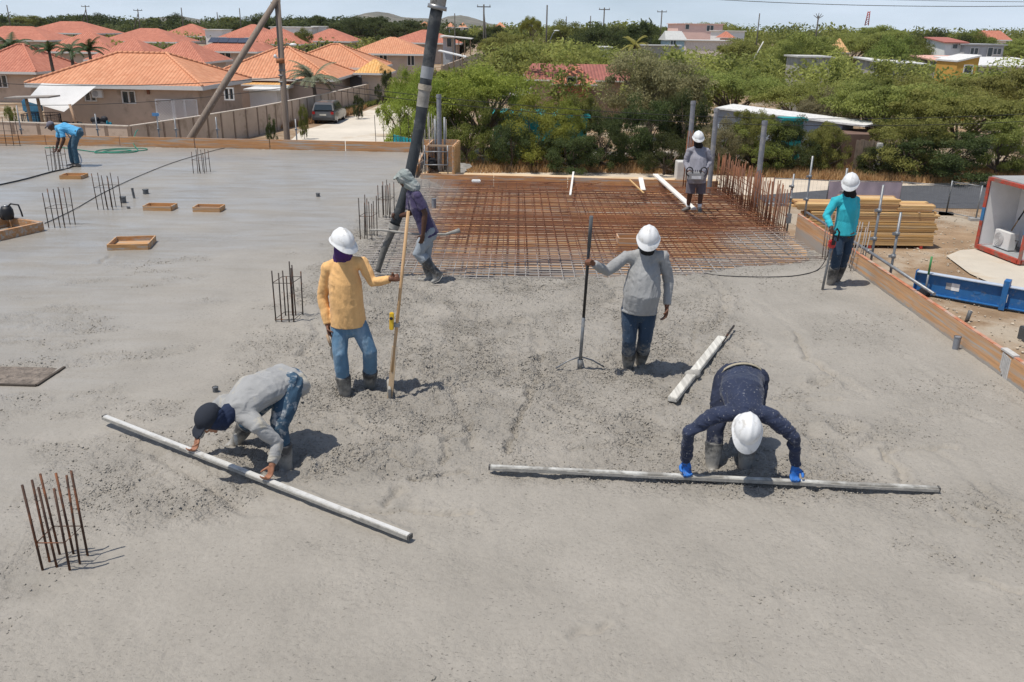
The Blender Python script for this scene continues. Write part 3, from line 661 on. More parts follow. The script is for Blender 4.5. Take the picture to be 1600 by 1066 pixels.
def operator():
    J = place(18.45, hd=(1091, 216, -.02), nb=(1091, 229.5, .02), sL=(1077, 235), sR=(1105, 235), eL=(1071, 254, .0), wL=(1076, 268, -.24), eR=(1109, 254, .0), wR=(1099, 268, -.24),
              hL=(1081, 281), hR=(1096, 281), kL=(1078, 303, -.04), kR=(1095, 303, -.02), aL=(1075, 322.5, .02), aR=(1093, 323.5, -.04))
    person('man in pale grey shirt and shorts standing on the bars with a remote control box', J, 'deep', cloth('pale_grey_shirt', (.25, .245, .275)), cloth('grey_shorts', (.115, .10, .115)), (-.1, -1, -.3),
           hands={'L': ((.35, -.6, -.3), (.5, .2, -.6), 1, HALF), 'R': ((-.35, -.6, -.3), (-.5, .2, -.6), -1, HALF)}, belly=.16, mask=M('black_gaiter', (.008, .008, .009), .9), mask_top=.02, hem=.06, legs='shorts', seed=31, toes={'L': (-.75, -.6, 0), 'R': (-.1, -1, 0)}, slim=1.04)
    return J
def hose_man():
    J = place(12.72, hd=(632, 279, -.04), nb=(644, 297, 0), sL=(652, 305, -.17), sR=(642, 303, .17), eL=(664, 333, -.20), wL=(661, 366, -.22), eR=(641, 334, .16), wR=(622, 338, .26),
              hL=(671, 362, -.08), hR=(668, 362, .09), kL=(654, 396, -.10), kR=(664, 400, .08), aL=(680, 424, -.10), aR=(672, 435, .06))
    P = person('man in purple cement-stained t-shirt and scarf guiding the pump hose', J, 'deep', M('purple_tshirt', (.062, .05, .105), .88, .2, 6, .004, 30, 0, .2, stain=((.42, .36, .42), .25, 3.2), sheen=.1), cloth('pale_worn_jeans', (.27, .30, .33), .75), (-.9, -.1, -.35),
           hands={'L': ((-.2, -.1, -1), (-.5, .9, 0), -1, RELAX), 'R': ((-.9, -.3, .2), (-.1, -.9, .2), -1, GRIP)}, sleeve='short', hat=None, hem=.06, seed=41, boots_top=.72, side=(0, -1, 0), bend=(-.95, 0, -.2), toes={'L': (-.35, -.1, -.9), 'R': (-1, -.1, 0)}, slim=.95, bag=1.22)
    c = J['hd']; f = Vector((-.9, -.1, -.35)).normalized(); u = Vector((0, 0, 1)); u = (u - f*u.dot(f)).normalized(); r = f.cross(u)
    mb = MB(); mb.ball(c + u*.03 - f*.008, (.106, .125, .115), (r, f, u), 20); mb.limb([c + u*.075 + f*.05, c + u*.055 + f*.14], [(.085, .03), (.075, .018)], side=r)
    mb.limb([c + u*.0 - f*.03, c - u*.08 - f*.045, c - u*.17 - f*.09], [(.11, .09), (.11, .09), (.14, .085)], side=r); mb.limb([c - u*.10 + f*.0, c - u*.2 - f*.02 + r*.05, c - u*.32 + f*.03 + r*.06], [.06, .05, .035])
    remesh(mb, .009, 2, 'head_scarf', M('grey_green_scarf', (.25, .28, .265), .9, .25, 14, .003, 30, stain=((.42, .41, .38), .4, 10)), P, (.016, 10, 26, 5))
    return J
def blue_man():
    J = place(23.2, hd=(79.5, 197, -.05), nb=(88, 200, 0), sL=(95, 203.5, -.17), sR=(91, 203, .17), eL=(100, 218, -.20), wL=(94, 233, -.12), eR=(91.5, 218, .14), wR=(88, 233, .05),
              hL=(120, 207.5, -.09), hR=(120, 207, .09), kL=(115.5, 231, -.09), kR=(110, 229.5, .10), aL=(121, 256, -.10), aR=(114, 255, .12))
    person('man in sky blue t-shirt and cap bending over a column cage at the far edge', J, 'deep', cloth('sky_blue_tshirt', (.10, .37, .62)), cloth('blue_jeans', (.05, .105, .15)), (-.85, -.1, -.55), (-.3, 0, .9),
           hands={'L': ((-.5, .1, -.8), (-.6, .6, .3), -1, HALF), 'R': ((-.5, -.1, -.8), (-.6, -.6, .3), 1, HALF)}, sleeve='short', hat='cap', hat_mat=M('grey_cap', (.16, .15, .18), .9), hem=.08, legs='shoes', seed=51, side=(0, -1, 0), bend=(-.3, 0, -.9), toes={'L': (-1, -.15, 0), 'R': (-1, 0, 0)}, bulge=(.02, 0, .06))
    return J
def screed_man():
    # stands astride behind his straightedge and leans down to it
    J = {}
    J['hL'], J['hR'] = U(455, 602, 7.02), U(440, 592, 7.24)
    J.update(place(6.6, hd=(330, 656, -.14), nb=(362, 643, 0), sL=(402, 668, -.10), sR=(350, 628, .30), eL=(434, 692, -.06), wL=(423, 729, -.08), eR=(316, 660, .34), wR=(307, 692, .40), kL=(436, 668, .16), kR=(395, 645, .50)))
    J['aL'] = G(446, 730) + Vector((0, .03, -.03)); J['aR'] = G(368, 688) + Vector((0, .0, -.02))
    for s_, px in (('L', 421), ('R', 306)):
        bp = bar_at(px, G(166, 664), G(640, 846)); J['w'+s_] = Vector((bp.x + .02, bp.y + .055, .075 + .115))
    P = person('man in light grey shirt and dark cap bending over the left straightedge', J, 'tan', M('light_grey_shirt', (.30, .30, .295), .88, .12, 5, .004, 32, 0, .2, sheen=.1, stain=((.42, .38, .30), .3, 6)), M('splashed_jeans', (.035, .075, .12), .88, .2, 6, .004, 32, stain=((.6, .6, .58), .28, 9), splash=.35), (-.5, -.5, -.78), (-.5, -.5, .7),
           hands={'L': ((-.15, -.35, -.85), (-.5, -.6, -.3), 1, HALF), 'R': ((-.15, -.35, -.85), (-.5, -.6, -.3), -1, HALF)}, hat=None, hem=.06, seed=61, boots_top=.6, bend=(-.35, -.3, -.85), toes={'L': (-.55, -.8, 0), 'R': (-.55, -.8, 0)}, bulge=(.03, .05, .07), wr=.014, side=(J['sL'] - J['sR']), slim=1.2)
    c = J['hd']; f = Vector((-.5, -.5, -.78)).normalized(); u = Vector((-.5, -.5, .7)); u = (u - f*u.dot(f)).normalized(); r = f.cross(u)
    mb = MB(); mb.ball(c + u*.01 - f*.022, (.101, .105, .115), (r, f, u), 20); mb.limb([c - u*.03 - f*.02, c - u*.10 - f*.03, J['nb'] - (J['nb'] - c)*.15], [(.098, .088), (.09, .085), (.085, .08)], side=r)
    remesh(mb, .009, 2, 'head_cloth', M('navy_head_cloth', (.012, .022, .055), .9, .2, 14), P, (.010, 12, 24, 5))
    mb = MB(); mb.ball(c + u*.052 - f*.012, (.108, .125, .092), (r, f, u), 20); mb.limb([c + u*.055 + f*.07, c + u*.05 + f*.15, c + u*.038 + f*.185], [(.085, .014), (.085, .009), (.055, .008)], side=r)
    remesh(mb, .009, 2, 'cap', M('dark_cap', (.018, .022, .032), .9), P, (.003, 9, 9, 4))
    return J
def navy_man():
    J = {}
    J.update(place(6.55, hd=(1167, 672, -.16), nb=(1162, 645, -.02), sL=(1112, 652, .0), sR=(1208, 654, .0), eL=(1075, 676, -.02), wL=(1070, 708, -.04), eR=(1239, 681, -.02), wR=(1241, 718, -.06), kL=(1118, 672, .42), kR=(1172, 672, .42)))
    J['hL'], J['hR'] = U(1135, 592, 7.22), U(1183, 592, 7.22)
    J['aL'] = G(1114, 728) + Vector((0, .04, -.04)); J['aR'] = G(1166, 729) + Vector((0, .04, -.04))
    for s_, px in (('L', 1071), ('R', 1242)):
        bp = bar_at(px, G(766, 737), G(1464, 771)); J['w'+s_] = Vector((bp.x, bp.y + .06, .05 + .115))
    P = person('man in navy work shirt, blue gloves and white hard hat bending over the right straightedge', J, 'tan', M('navy_work_shirt', (.016, .024, .055), .85, .2, 6, .004, 30, stain=((.55, .55, .52), .06, 55), sheen=.12), M('navy_trousers', (.018, .024, .048), .88, .2, 7, .004, 30, splash=.45), (-.18, -.75, -.70), (0, -.7, .7),
           hands={'L': ((.08, -.25, -.95), (0, -1, .1), 1, HALF), 'R': ((-.05, -.25, -.95), (0, -1, .1), -1, HALF)}, hem=.07, seed=71, boots_top=.7, bend=(0, -.6, -.8), toes={'L': (-.15, -1, 0), 'R': (.1, -1, 0)}, gloves=M('blue_dipped_glove', (.02, .14, .46), .6, .15, 20, stain=((.05, .05, .06), .35, 25)), bulge=(0, .06, .05), wr=.014, cuff=.048, side=(1, 0, 0), slim=1.08)
    pel = (J['hL'] + J['hR'])/2; ax = (J['nb'] - pel).normalized(); sd = Vector((1, 0, 0)); dp = sd.cross(ax).normalized(); c = pel + ax*.015
    mb = MB(); n = 40; rr = []
    for i in range(n):
        w = 2*math.pi*i/n; rr.append(c + sd*(.210*math.cos(w)) + dp*(.158*math.sin(w)))
    V = []; F = []
    for i in range(n):
        e = (rr[i] - c).normalized()
        V += [rr[i] - ax*.02, rr[i] - ax*.02 + e*.006, rr[i] + ax*.02 + e*.006, rr[i] + ax*.02]
    for i in range(n):
        a, b = i*4, ((i+1) % n)*4
        for q in range(4): F.append((a+q, b+q, b+(q+1) % 4, a+(q+1) % 4))
    mb.add(V, F); mb.build('belt', M('canvas_belt', (.33, .29, .21), .85, .2, 20), P)
    return J
JG, JY, JT, JO, JH, JB, JS, JN = grey_man(), yellow_man(), turquoise_man(), operator(), hose_man(), blue_man(), screed_man(), navy_man()
for J in (JG, JY, JT, JS, JN):
    for s in 'LR': FEET.append((J['a'+s].x, J['a'+s].y, .11, .03))
# ------------------------------------------------------------------ edge formwork
X_R = 5.645
fw = empty('edge_formwork', (X_R + .03, 10, 0), 'long orange plywood edge boards along the right side of the slab', 'formwork')
ys = [3.0, 5.2, 7.6, 9.12, 11.55, 13.9, 16.85]
for a, b in zip(ys[:-1], ys[1:]):
    q = MB(); q.box((X_R + .028 + random.uniform(-.004, .004), (a+b)/2, .015), (.045, b - a - .012, .53)); bevel(q.build('board', m_form, fw), .004, 1)
    q = MB(); q.box((X_R + .030, (a+b)/2, .2855), (.052, b - a - .03, .010)); q.build('painted_top_edge', m_red, fw)
q = MB()
for i in range(6):
    for s in range(1): q.box((X_R + .001, 9.02 + i*.030, .10 + .015*i), (.006, .034, .30 - .02*i))
q.build('cement_smear', M('light_cement_smear', (.50, .48, .45), .9, .15, 20, .003, 60), fw)
q = MB()
q.box((X_R + .03, 9.10, .300), (.075, .26, .022)); q.build('mortar_cap', M('light_cement_smear', (.5, .48, .45)), fw)
def on_line(a, b, n, name, par, h, z, th, mat, top=None):
    a, b = Vector(a), Vector(b)
    for i in range(n):
        p, q_ = lerp(a, b, i/n + .001), lerp(a, b, (i+1)/n - .001); q = MB(); d = random.uniform(-.005, .005)
        q.beam(Vector((p.x, p.y + d, z)), Vector((q_.x, q_.y + d, z)), th, h); q.build(name, mat, par)
fb = empty('edge_formwork', (-9, 27.1, 0), 'orange plywood edge boards along the far left side of the slab', 'formwork')
on_line((-19.5, 27.47, 0), (-2.9, 26.88, 0), 7, 'board', fb, .36, .12, .05, m_formx)
fc = empty('edge_formwork', (1.4, 22.1, 0), 'orange plywood edge boards behind the bare reinforcing bars', 'formwork')
on_line((-2.45, 22.36, 0), (5.2, 21.84, 0), 4, 'board', fc, .36, -.10, .05, m_formx)
a, b = Vector((-2.45, 22.40, .05)), Vector((5.3, 21.88, .05))
q = MB(); q.beam(a + Vector((0, .38, -.06)), b + Vector((0, .38, -.06)), .7, .03); q.build('walkway_sheet', M('pale_plywood', (.58, .43, .26), .85, .15, 2), fc)
fs = empty('edge_formwork', (-2.5, 24.6, 0), 'short plywood return beside the column cage left of the bare bars', 'formwork')
on_line((-2.6, 22.4, 0), (-2.75, 26.8, 0), 2, 'board', fs, .36, .0, .05, m_form)
# upstand box of plywood behind the cage
bx = empty('plywood_box', (-1.9, 23.4, 0), 'open orange plywood upstand box beside the guard rails', 'formwork')
P1, P2 = U(717, 236, 23.3), U(700, 236, 22.55); zt = P1.z
for p0, p1 in (((-1.55, 23.9), (-1.62, 22.55)), ((-2.5, 23.95), (-1.57, 23.93)), ((-2.3, 22.65), (-2.25, 23.9))):
    q = MB(); q.beam((p0[0], p0[1], .30), (p1[0], p1[1], .30), .04, .92); q.build('panel', m_form, bx)
for k in range(5):
    t = k/4; p = lerp(Vector((-1.52, 23.85, .3)), Vector((-1.585, 22.6, .3)), t); q = MB(); q.box(p, (.035, .06, .9)); q.build('stud', m_timber, bx)
q = MB(); q.beam((-2.3, 22.8, .74), (-1.62, 22.75, .74), .1, .04); q.build('cross_board', m_timber2, bx)
# small block-out boxes let into the fresh slab
def blockout(name_label, px, py, w, d, h, yaw, z=0.0, mat=None):
    c = G(px, py, z); rt = Matrix.Rotation(yaw, 3, 'Z'); e = empty('blockout_box', (c.x, c.y, z), name_label, 'formwork box'); mt = mat or wood('blockout_ply', (.47, .25, .10), 'x', .45)
    for i, (x, y, sx, sy) in enumerate(((0, -d/2, w, .024), (0, d/2, w, .024), (-w/2, 0, .024, d - .03), (w/2, 0, .024, d - .03))):
        q = MB(); q.box(c + rt @ Vector((x, y, h/2 - .02)), (sx, sy, h + .04 + random.uniform(-.006, .006)), rt); q.build('board', mt, e)
    q = MB(); q.box(c + Vector((0, 0, h*.12)), (w - .03, d - .03, .012), rt); q.build('base_sheet', mt, e)
    return e
blockout('small plywood block-out box near the bending man in sky blue', 116, 278, .52, .42, .09, .05)
blockout('plywood block-out box right of the pipe stubs, the left of the pair', 251, 327, .58, .36, .10, 0)
blockout('plywood block-out box right of the pipe stubs, the right of the pair', 327, 329, .56, .34, .10, .0)
blockout('largest plywood block-out box, open, nearest of those in the left slab', 207, 384, .66, .62, .10, .18)
blockout('orange plywood box among the bars behind the man in grey', 985, 392, .50, .40, .28, .0, -.18, m_formx)
# big timber frame at the left edge of the picture, with a poker motor on it
a = G(64, 356); e = empty('shaft_frame', (a.x - 1, a.y, 0), 'large timber frame for a shaft at the left edge of the slab', 'formwork')
c0, c1 = G(67, 361), G(-90, 396)
dx = (c1 - c0); nrm = Vector((dx.y, -dx.x, 0)).normalized()
if nrm.y < 0: nrm = -nrm
for p0, p1 in ((c0, c1), (c0 + nrm*.9, c1 + nrm*.9), (c0, c0 + nrm*.9)):
    q = MB(); q.beam(Vector((p0.x, p0.y, .07)), Vector((p1.x, p1.y, .07)), .07, .20); q.build('beam', wood('frame_timber', (.42, .22, .10), 'x', .4), e)
c = G(20, 357) + nrm*.08 + Vector((0, 0, .17)); pm = empty('vibrator_motor', c, 'black vibrator motor sitting on the timber frame at left', 'tool')
m_blk = M('black_plastic', (.014, .014, .016), .5, .2, 15)
q = MB(); q.tube([c, c + Vector((.0, 0, .09)), c + Vector((0, 0, .18)), c + Vector((0, 0, .24))], [.10, .115, .11, .08], 14); q.build('housing', m_blk, pm)
q = MB(); q.tube([c + Vector((.02, 0, .22)), c + Vector((.1, 0, .29)), c + Vector((.24, 0, .27)), c + Vector((.27, 0, .14)), c + Vector((.28, 0, .05))], .016, 8); q.tube([c + Vector((-.08, 0, .2)), c + Vector((-.14, 0, .12)), c + Vector((-.13, 0, .0))], .016, 8); q.build('handle', m_blk, pm)
q = MB(); q.tube([c + Vector((0, 0, .24)), c + Vector((0, 0, .265))], [.055, .04], 12); q.build('cap', M('steel_grey', (.3, .3, .3), .4, .1, 9, metal=.6), pm)

# ------------------------------------------------------------------ reinforcement
mat_e = empty('rebar_mat', (1.4, 17, -.1), 'two layers of rusty reinforcing bars on the bare formwork', 'rebar')
bar_mesh = {}
def bar_obj(p0, p1, r, par, name='rebar', mat=None, n=6):
    """straight bar as its own object, sharing one unit mesh per radius"""
    p0, p1 = Vector(p0), Vector(p1); mat = mat or m_rebar; key = (round(r, 4), mat.name, n)
    if key not in bar_mesh:
        q = MB(); q.tube([(0, 0, 0), (0, 0, 1)], r, n); bar_mesh[key] = q.mesh('bar', mat)
    o = bpy.data.objects.new(name, bar_mesh[key]); COL.objects.link(o); o.parent = par; d = p1 - p0
    o.location = p0 - root_of(par).location; o.rotation_euler = d.to_track_quat('Z', 'Y').to_euler(); o.scale = (1, 1, d.length); return o
jit = lambda a: random.uniform(-a, a)
def yback(x): return 22.30 - .068*(x + 2.4)
for lay, (zx, zy) in enumerate(((-.030, -.044), (-.195, -.210))):
    y = 12.55 + .07*lay
    while y < 22.2:
        x0 = -2.75 if y > 13.2 else -2.2; x1 = 5.42; 
        if y > 21.75: x1 = 2
        bar_obj((x0 + jit(.15), y + jit(.02), zx + jit(.008)), (x1 + jit(.04), y - .12 + jit(.02), zx + jit(.008)), .0085, mat_e); y += .15 + jit(.012)
    x = -2.6 + .09*lay
    while x < 5.45:
        bar_obj((x + jit(.02), 12.35 + jit(.1), zy + jit(.006)), (x + jit(.03), min(yback(x), 22.2) - .06, zy + jit(.006)), .0085, mat_e); x += .20 + jit(.015)
q = MB()                                          # spacers and tie bars lying askew on the mat
for k in range(26):
    x, y = random.uniform(-2, 5), random.uniform(14, 21.5); a = random.uniform(-.5, .5) + (.9 if k % 3 == 0 else 0); L = random.uniform(.5, 1.6)
    bar_obj((x, y, -.015), (x + L*math.cos(a), y + L*math.sin(a)*.5, -.012), .006, mat_e, 'loose_bar')
def cage(label, bars, ties, r=.0085, group=None, mat=None):
    """standing column cage: bars given as (top, foot), ties as closed loops"""
    c = sum((b for _, b in bars), Vector()) / len(bars); c.z = 0; e = empty('column_cage', c, label, 'rebar cage', group)
    for t, b in bars: bar_obj(b - Vector((0, 0, .08)), t, r, e, 'rebar', mat or m_steel_dark, 8)
    for lp in ties:
        q = MB(); q.tube([*lp, lp[0]], .0045, 6); q.build('stirrup', mat or m_steel_dark, e)
    return e
def std_cage(label, px0, px1, py_foot, py_top, depth=.30, n=3, mat=None, ties=(.45,), zf=0.0, r=.0085, lean=.0):
    """rectangular cage whose front feet stand at that place"""
    fL, fR = G(px0, py_foot, zf), G(px1, py_foot, zf); Y = (fL.y + fR.y)/2; H = U(px0, py_top, Y).z - zf; W = fR.x - fL.x
    B = []; L = random.uniform(-.02, .02) + lean
    for row in (0, 1):
        for k in range(n if row == 0 else max(2, n)):
            x = fL.x + W*(k/(n-1)) + jit(.02)*(0 < k < n-1) + row*.06; y = Y + row*depth; h = H*random.uniform(.84, 1.02)
            B.append((Vector((x + L + jit(.02), y + jit(.02), zf + h)), Vector((x, y, zf))))
    T = [[Vector((fL.x - .01 + L*t, Y - .012, zf + H*t)), Vector((fL.x + W + .01 + L*t, Y - .012, zf + H*t)), Vector((fL.x + W + .07 + L*t, Y + depth + .012, zf + H*t + .01)), Vector((fL.x + .05 + L*t, Y + depth + .012, zf + H*t + .01))] for t in ties]
    return cage(label, B, T, r, None, mat)
# the near cage, bar by bar
nb_ = [((97, 612), (190, 990)), ((140, 590), (220, 955)), ((168, 622), (252, 978)), ((176, 563), (265, 920)), ((237, 628), (308, 995)), ((245, 560), (325, 920)), ((292, 570), (350, 965)), ((312, 550), (385, 920))]
bars = []
for (tx, ty), (bx_, by_) in nb_:
    f = G(bx_/2.807, 540 + by_/2.807); t = U(tx/2.807, 540 + ty/2.807, f.y + jit(.01)); bars.append((t, f))
def at_h(i, h): t, b = bars[i]; k = h/(t.z - b.z); return lerp(b, t, k)
m_rb2 = M('browned_rebar', (.075, .042, .03), .65, .35, 14, .001, 90, .4, stain=((.24, .09, .04), .4, 5))
cage('nearest column starter cage of eight rusty bars at lower left', bars, [[at_h(0, .235), at_h(4, .245), at_h(7, .25), at_h(3, .25)]], .0088, None, m_rb2)
q = Vector((G(95, 885).x, G(95, 885).y, 0)); FEET.append((q.x, q.y, .16, -.018))
std_cage('column starter cage standing left of the man in yellow', 431, 459, 503, 418, .26, 4, ties=(.72, .05))
std_cage('column starter cage next to the pump hose, the nearer of the two', 563, 581, 373, 309, .25, 4, ties=(.55,))
std_cage('column starter cage next to the pump hose, the farther of the two', 592, 609, 339, 285, .25, 4, ties=(.5,))
std_cage('column starter cage in front of the timber frame at left', 76, 102, 356, 295, .28, 4, ties=(.5,))
std_cage('column starter cage left of the pipe stubs', 153, 177, 328, 270, .28, 4, ties=(.6,))
std_cage('column starter cage in front of the far edge board', 302, 320, 271, 233, .28, 4, ties=(.55,))
std_cage('column starter cage the man in sky blue reaches into', 76, 94, 267, 229, .28, 4, ties=(.62,))
std_cage('rusty corner cage beside the man in turquoise', 1289, 1312, 407, 330, .3, 4, ties=(.2, .5), mat=m_rebar, r=.009)
std_cage('rusty bent cage at the edge board right of the man in turquoise', 1328, 1346, 424, 352, .22, 3, ties=(.12, .3), mat=m_rebar, r=.009, lean=.06)
# rows of upright wall bars
def bar_row(label, a, b, n, h, rows=2, gap=.18, mat=None, z0=-.2, dirx=(1, 0)):
    e = empty('wall_rebar', ((a[0]+b[0])/2, (a[1]+b[1])/2, 0), label, 'rebar')
    for rw in range(rows):
        for i in range(n):
            t = i/(n-1); x, y = a[0] + (b[0]-a[0])*t - rw*gap*dirx[0] + jit(.015), a[1] + (b[1]-a[1])*t + rw*gap*dirx[1] + jit(.015)
            bar_obj((x, y, z0), (x + jit(.05), y + jit(.05), h*random.uniform(.84, 1.05)), .0095, e, 'rebar', mat or m_rebar)
        for z in (.0, .22, .45):
            bar_obj((a[0] - rw*gap*dirx[0] + .012, a[1] + rw*gap*dirx[1], z + jit(.02)), (b[0] - rw*gap*dirx[0] + .012, b[1] + rw*gap*dirx[1], z + jit(.02)), .007, e, 'rebar', mat or m_rebar)
    return e
bar_row('row of upright rusty wall bars along the right of the bare mat', (5.42, 16.75), (5.30, 21.75), 46, .82)
bar_row('row of upright wall bars at the far left corner of the slab', (-18.9, 27.05), (-15.4, 26.98), 16, .98, 1, mat=m_steel_dark)
bar_row('thin starter bars beyond the far edge board near the dirt road', (-4.35, 27.2), (-2.75, 27.1), 7, 1.05, 1, mat=m_steel_dark)
bar_row('dense rusty starter bars behind the scarfed man', (-2.62, 22.75), (-2.36, 25.4), 12, 1.35, 2, .35, dirx=(-1, .1))
std_cage('rusty tall column cage behind the man with the remote control', 1067, 1077, 291, 206, .25, 4, ties=(.15, .3, .45, .6, .75), mat=m_rebar, zf=.0, r=.011)
q = MB(); c = U(1069, 272, 22.25); q.box((c.x, 22.3, .28), (.42, .4, .46)); tag(bevel(q.build('concrete_block', M('pale_block', (.55, .53, .49), .9, .1, 8, .003, 40), None, (c.x, 22.3, .05)), .012), 'pale concrete block on the far edge board beside the operator', 'block')

# ------------------------------------------------------------------ pipes, posts and rails
def pipe_post(label, base, top_z, r, mat=None, lean=(0, 0)):
    e = empty('pipe_post', base, label, 'pipe'); b = Vector(base); t = Vector((b.x + lean[0], b.y + lean[1], top_z))
    q = MB(); q.tube([b, lerp(b, t, .5), t], r, 14, cap=False); q.tube([t, b], r*.86, 14, cap=True); q.build('pipe', mat or m_pvc, e)
    q = MB(); q.tube([lerp(b, t, .96), t + Vector((0, 0, .004))], r*1.12, 14, cap=False); q.build('socket', mat or m_pvc, e); return e
p = G(1180, 324, -.2); pipe_post('tall grey plastic pipe standing in the wall bars', p, U(1194, 189, p.y).z, .062)
p = Vector((U(1109, 285, 21.7).x, 21.7, -.2)); pipe_post('grey plastic pipe just right of the operator', p, U(1116, 170, 21.7).z, .062)
p = Vector((U(1074, 270, 22.6).x, 22.6, -.1)); pipe_post('grey plastic pipe just left of the operator', p, U(1082, 158, 22.6).z, .062)
p = Vector((U(687, 240, 23.2).x, 23.2, -.1)); pipe_post('grey plastic pipe rising from the plywood upstand box', p, U(690, 148, 23.2).z, .062)
def stub(label, px, py, h, r, mat=None, lean=(0, 0)):
    p = G(px, py); e = pipe_post(label, p - Vector((0, 0, .05)), h, r, mat, lean); return e
m_dpipe = M('dark_grey_pipe', (.10, .105, .11), .5, .15, 12, stain=((.33, .32, .3), .3, 12))
stub('wide grey pipe stub left of the thin leaning one', 193, 317, .13, .062, m_dpipe)
stub('thin leaning pipe stub between two wide ones', 210, 310, .22, .026, m_dpipe, (-.02, 0))
stub('wide grey pipe stub right of the thin leaning one', 228, 303, .10, .062, m_dpipe)
stub('tiny pipe end flush with the slab below the pipe stubs', 201, 326, .035, .035, m_dpipe)
stub('small pipe stub alone in the middle of the far slab', 497, 307, .07, .045, m_dpipe)
stub('grey capped pipe stub against the right edge board', 1493, 545, .16, .040, m_pvc)
stub('grey pipe stub standing in the bars right of the scarfed man', 678, 322, .16, .05, m_pvc)
stub('dark pipe end behind the back of the man in light grey', 337, 612, .05, .03, m_dpipe)
def guard_post(label, px, py, top, green=None, gz=.0):
    X = X_R + .16; lo, hi = 5.0, 26.0; t = (px - 800)/FPX
    p = min((G(px, yy, gz) for yy in np.arange(260, 620, 1.0)), key=lambda q: abs(q.x - X)); Y = p.y
    e = empty('guard_post', (X, Y, -.3), label, 'post'); zt = U(px + (top - py)*-.15, top, Y).z
    q = MB(); q.tube([(X, Y, -.35), (X, Y, zt)], .020, 10); q.build('tube', m_galv, e)
    for z in (.32*zt + .12, .72*zt):
        q = MB(); q.tube([(X, Y, z - .03), (X, Y, z + .03)], .036, 10); q.box((X - .045, Y, z), (.05, .03, .04)); q.build('clamp', m_galv, e)
    q = MB(); q.box((X, Y, -.02), (.10, .07, .20)); q.build('bracket', m_galv, e)
guard_post('scaffold guard post at the end of the wall bars', 1232, 344, 272)
guard_post('scaffold guard post left of the timber stack end', 1255, 341, 244)
guard_post('scaffold guard post behind the man in turquoise', 1305, 362, 263)
guard_post('tall scaffold guard post in front of the timber stack', 1357, 396, 289)
guard_post('short scaffold guard post at the right end of the timber stack', 1388, 417, 332)
e = empty('guard_rail', (X_R + .12, 12, .3), 'galvanised guard rail tube lying along the right edge board', 'rail')
q = MB(); q.tube([(X_R + .10, 16.6, .36), (X_R + .11, 13.5, .37), (X_R + .12, 11.2, .35)], .024, 10); q.build('tube', m_galv, e)
q = MB(); q.tube([(X_R + .11, 13.45, .37), (X_R + .11, 13.57, .37)], .033, 10); q.build('coupler', m_galv, e)
for lb, px, Y, top in (('galvanised guard post beyond the far edge board, nearest the strut', 341, 28.0, 183), ('galvanised guard post beyond the far edge board behind the garden bush', 277, 28.2, 185), ('galvanised guard post with a blue flag board beyond the far edge', 250, 28.3, 180), ('galvanised guard post beyond the far edge behind the man in sky blue', 155, 28.4, 178), ('galvanised guard post at the dirt road end of the far edge', 464, 27.8, 186), ('galvanised guard post left of the wall bars in the far corner', 36, 28.5, 165)):
    b = U(px, 222, Y); e = empty('guard_post', (b.x, Y, -.3), lb, 'post'); zt = U(px, top, Y).z
    q = MB(); q.tube([(b.x, Y, -.5), (b.x, Y, zt)], .022, 10); q.build('tube', m_galv, e)
    q = MB(); z = U(px, 202, Y).z; q.tube([(b.x, Y, z - .03), (b.x, Y, z + .03)], .04, 10); q.box((b.x + .03, Y - .02, z - .02), (.14, .03, .02)); q.build('clamp', m_galv, e)
    if px == 250:
        q = MB(); q.box((b.x - .02, Y - .03, zt + .02), (.22, .02, .10)); q.build('flag_board', M('blue_board', (.10, .26, .48), .7), e)
# guard rails by the upstand box
e = empty('guard_rail', (-2.2, 22.9, 0), 'small galvanised guard rail frame around the upstand box', 'rail')
for x, y in ((-2.35, 22.55), (-1.75, 22.55), (-2.1, 23.7)):
    q = MB(); q.tube([(x, y, -.1), (x, y, .78)], .018, 8); q.build('post', m_galv, e)
for z in (.28, .62):
    q = MB(); q.tube([(-2.36, 22.53, z), (-1.74, 22.53, z)], .015, 8); q.build('rail', m_galv, e)
for x, h in ((-2.15, 1.35), (-2.02, 1.42), (-1.90, 1.40)):
    q = MB(); q.tube([(x, 23.5, .0), (x, 23.5, h)], .03, 8); q.build('prop', m_galv, e)
c = Vector((-2.25, 22.75, .35)); q = MB()
for k in range(5): q.ball(c + Vector((jit(.13), jit(.1), jit(.14))), random.uniform(.08, .14))
e = empty('rag_bundle', c - Vector((0, 0, .2)), 'black bundle of rags hung on the guard rail', 'rags'); remesh(q, .015, 2, 'cloth', M('black_rag', (.012, .012, .014), .95), e, (.02, 9, 12, 3))

# ------------------------------------------------------------------ tools
def straightedge(label, a, b, z0, z1, w=.048, h=.036, mat=None):
    a, b = Vector((a.x, a.y, z0)), Vector((b.x, b.y, z1)); e = empty('straightedge', (a + b)/2 - Vector((0, 0, .05)), label, 'straightedge')
    q = MB(); q.beam(a, b, w, h); o = q.build('beam', mat or m_alu, e); bevel(o, .005, 2)
    d = (b - a).normalized()
    for p, s in ((a, -1), (b, 1)):
        q = MB(); q.beam(p + d*s*.001, p + d*s*.014, w*1.06, h*1.06); q.build('end_cap', M('dark_end_cap', (.10, .095, .09), .7), e)
    q = MB(); sd = Vector((d.y, -d.x, 0)); sd = sd if sd.y < 0 else -sd; n = 40
    for i in range(n):
        t0, t1 = i/n, (i+1)/n; hh = h*(.55 + .42*float(vnoise(i*.37, 3.1, None, int(abs(a.x)*10))) ); p, r_ = lerp(a, b, t0), lerp(a, b, t1)
        q.beam(p + sd*(w/2 + .0035) - Vector((0, 0, h/2 - hh/2)), r_ + sd*(w/2 + .0035) - Vector((0, 0, h/2 - hh/2)), .008, hh)
    q.build('mortar_crust', m_cementy, e); return a, b
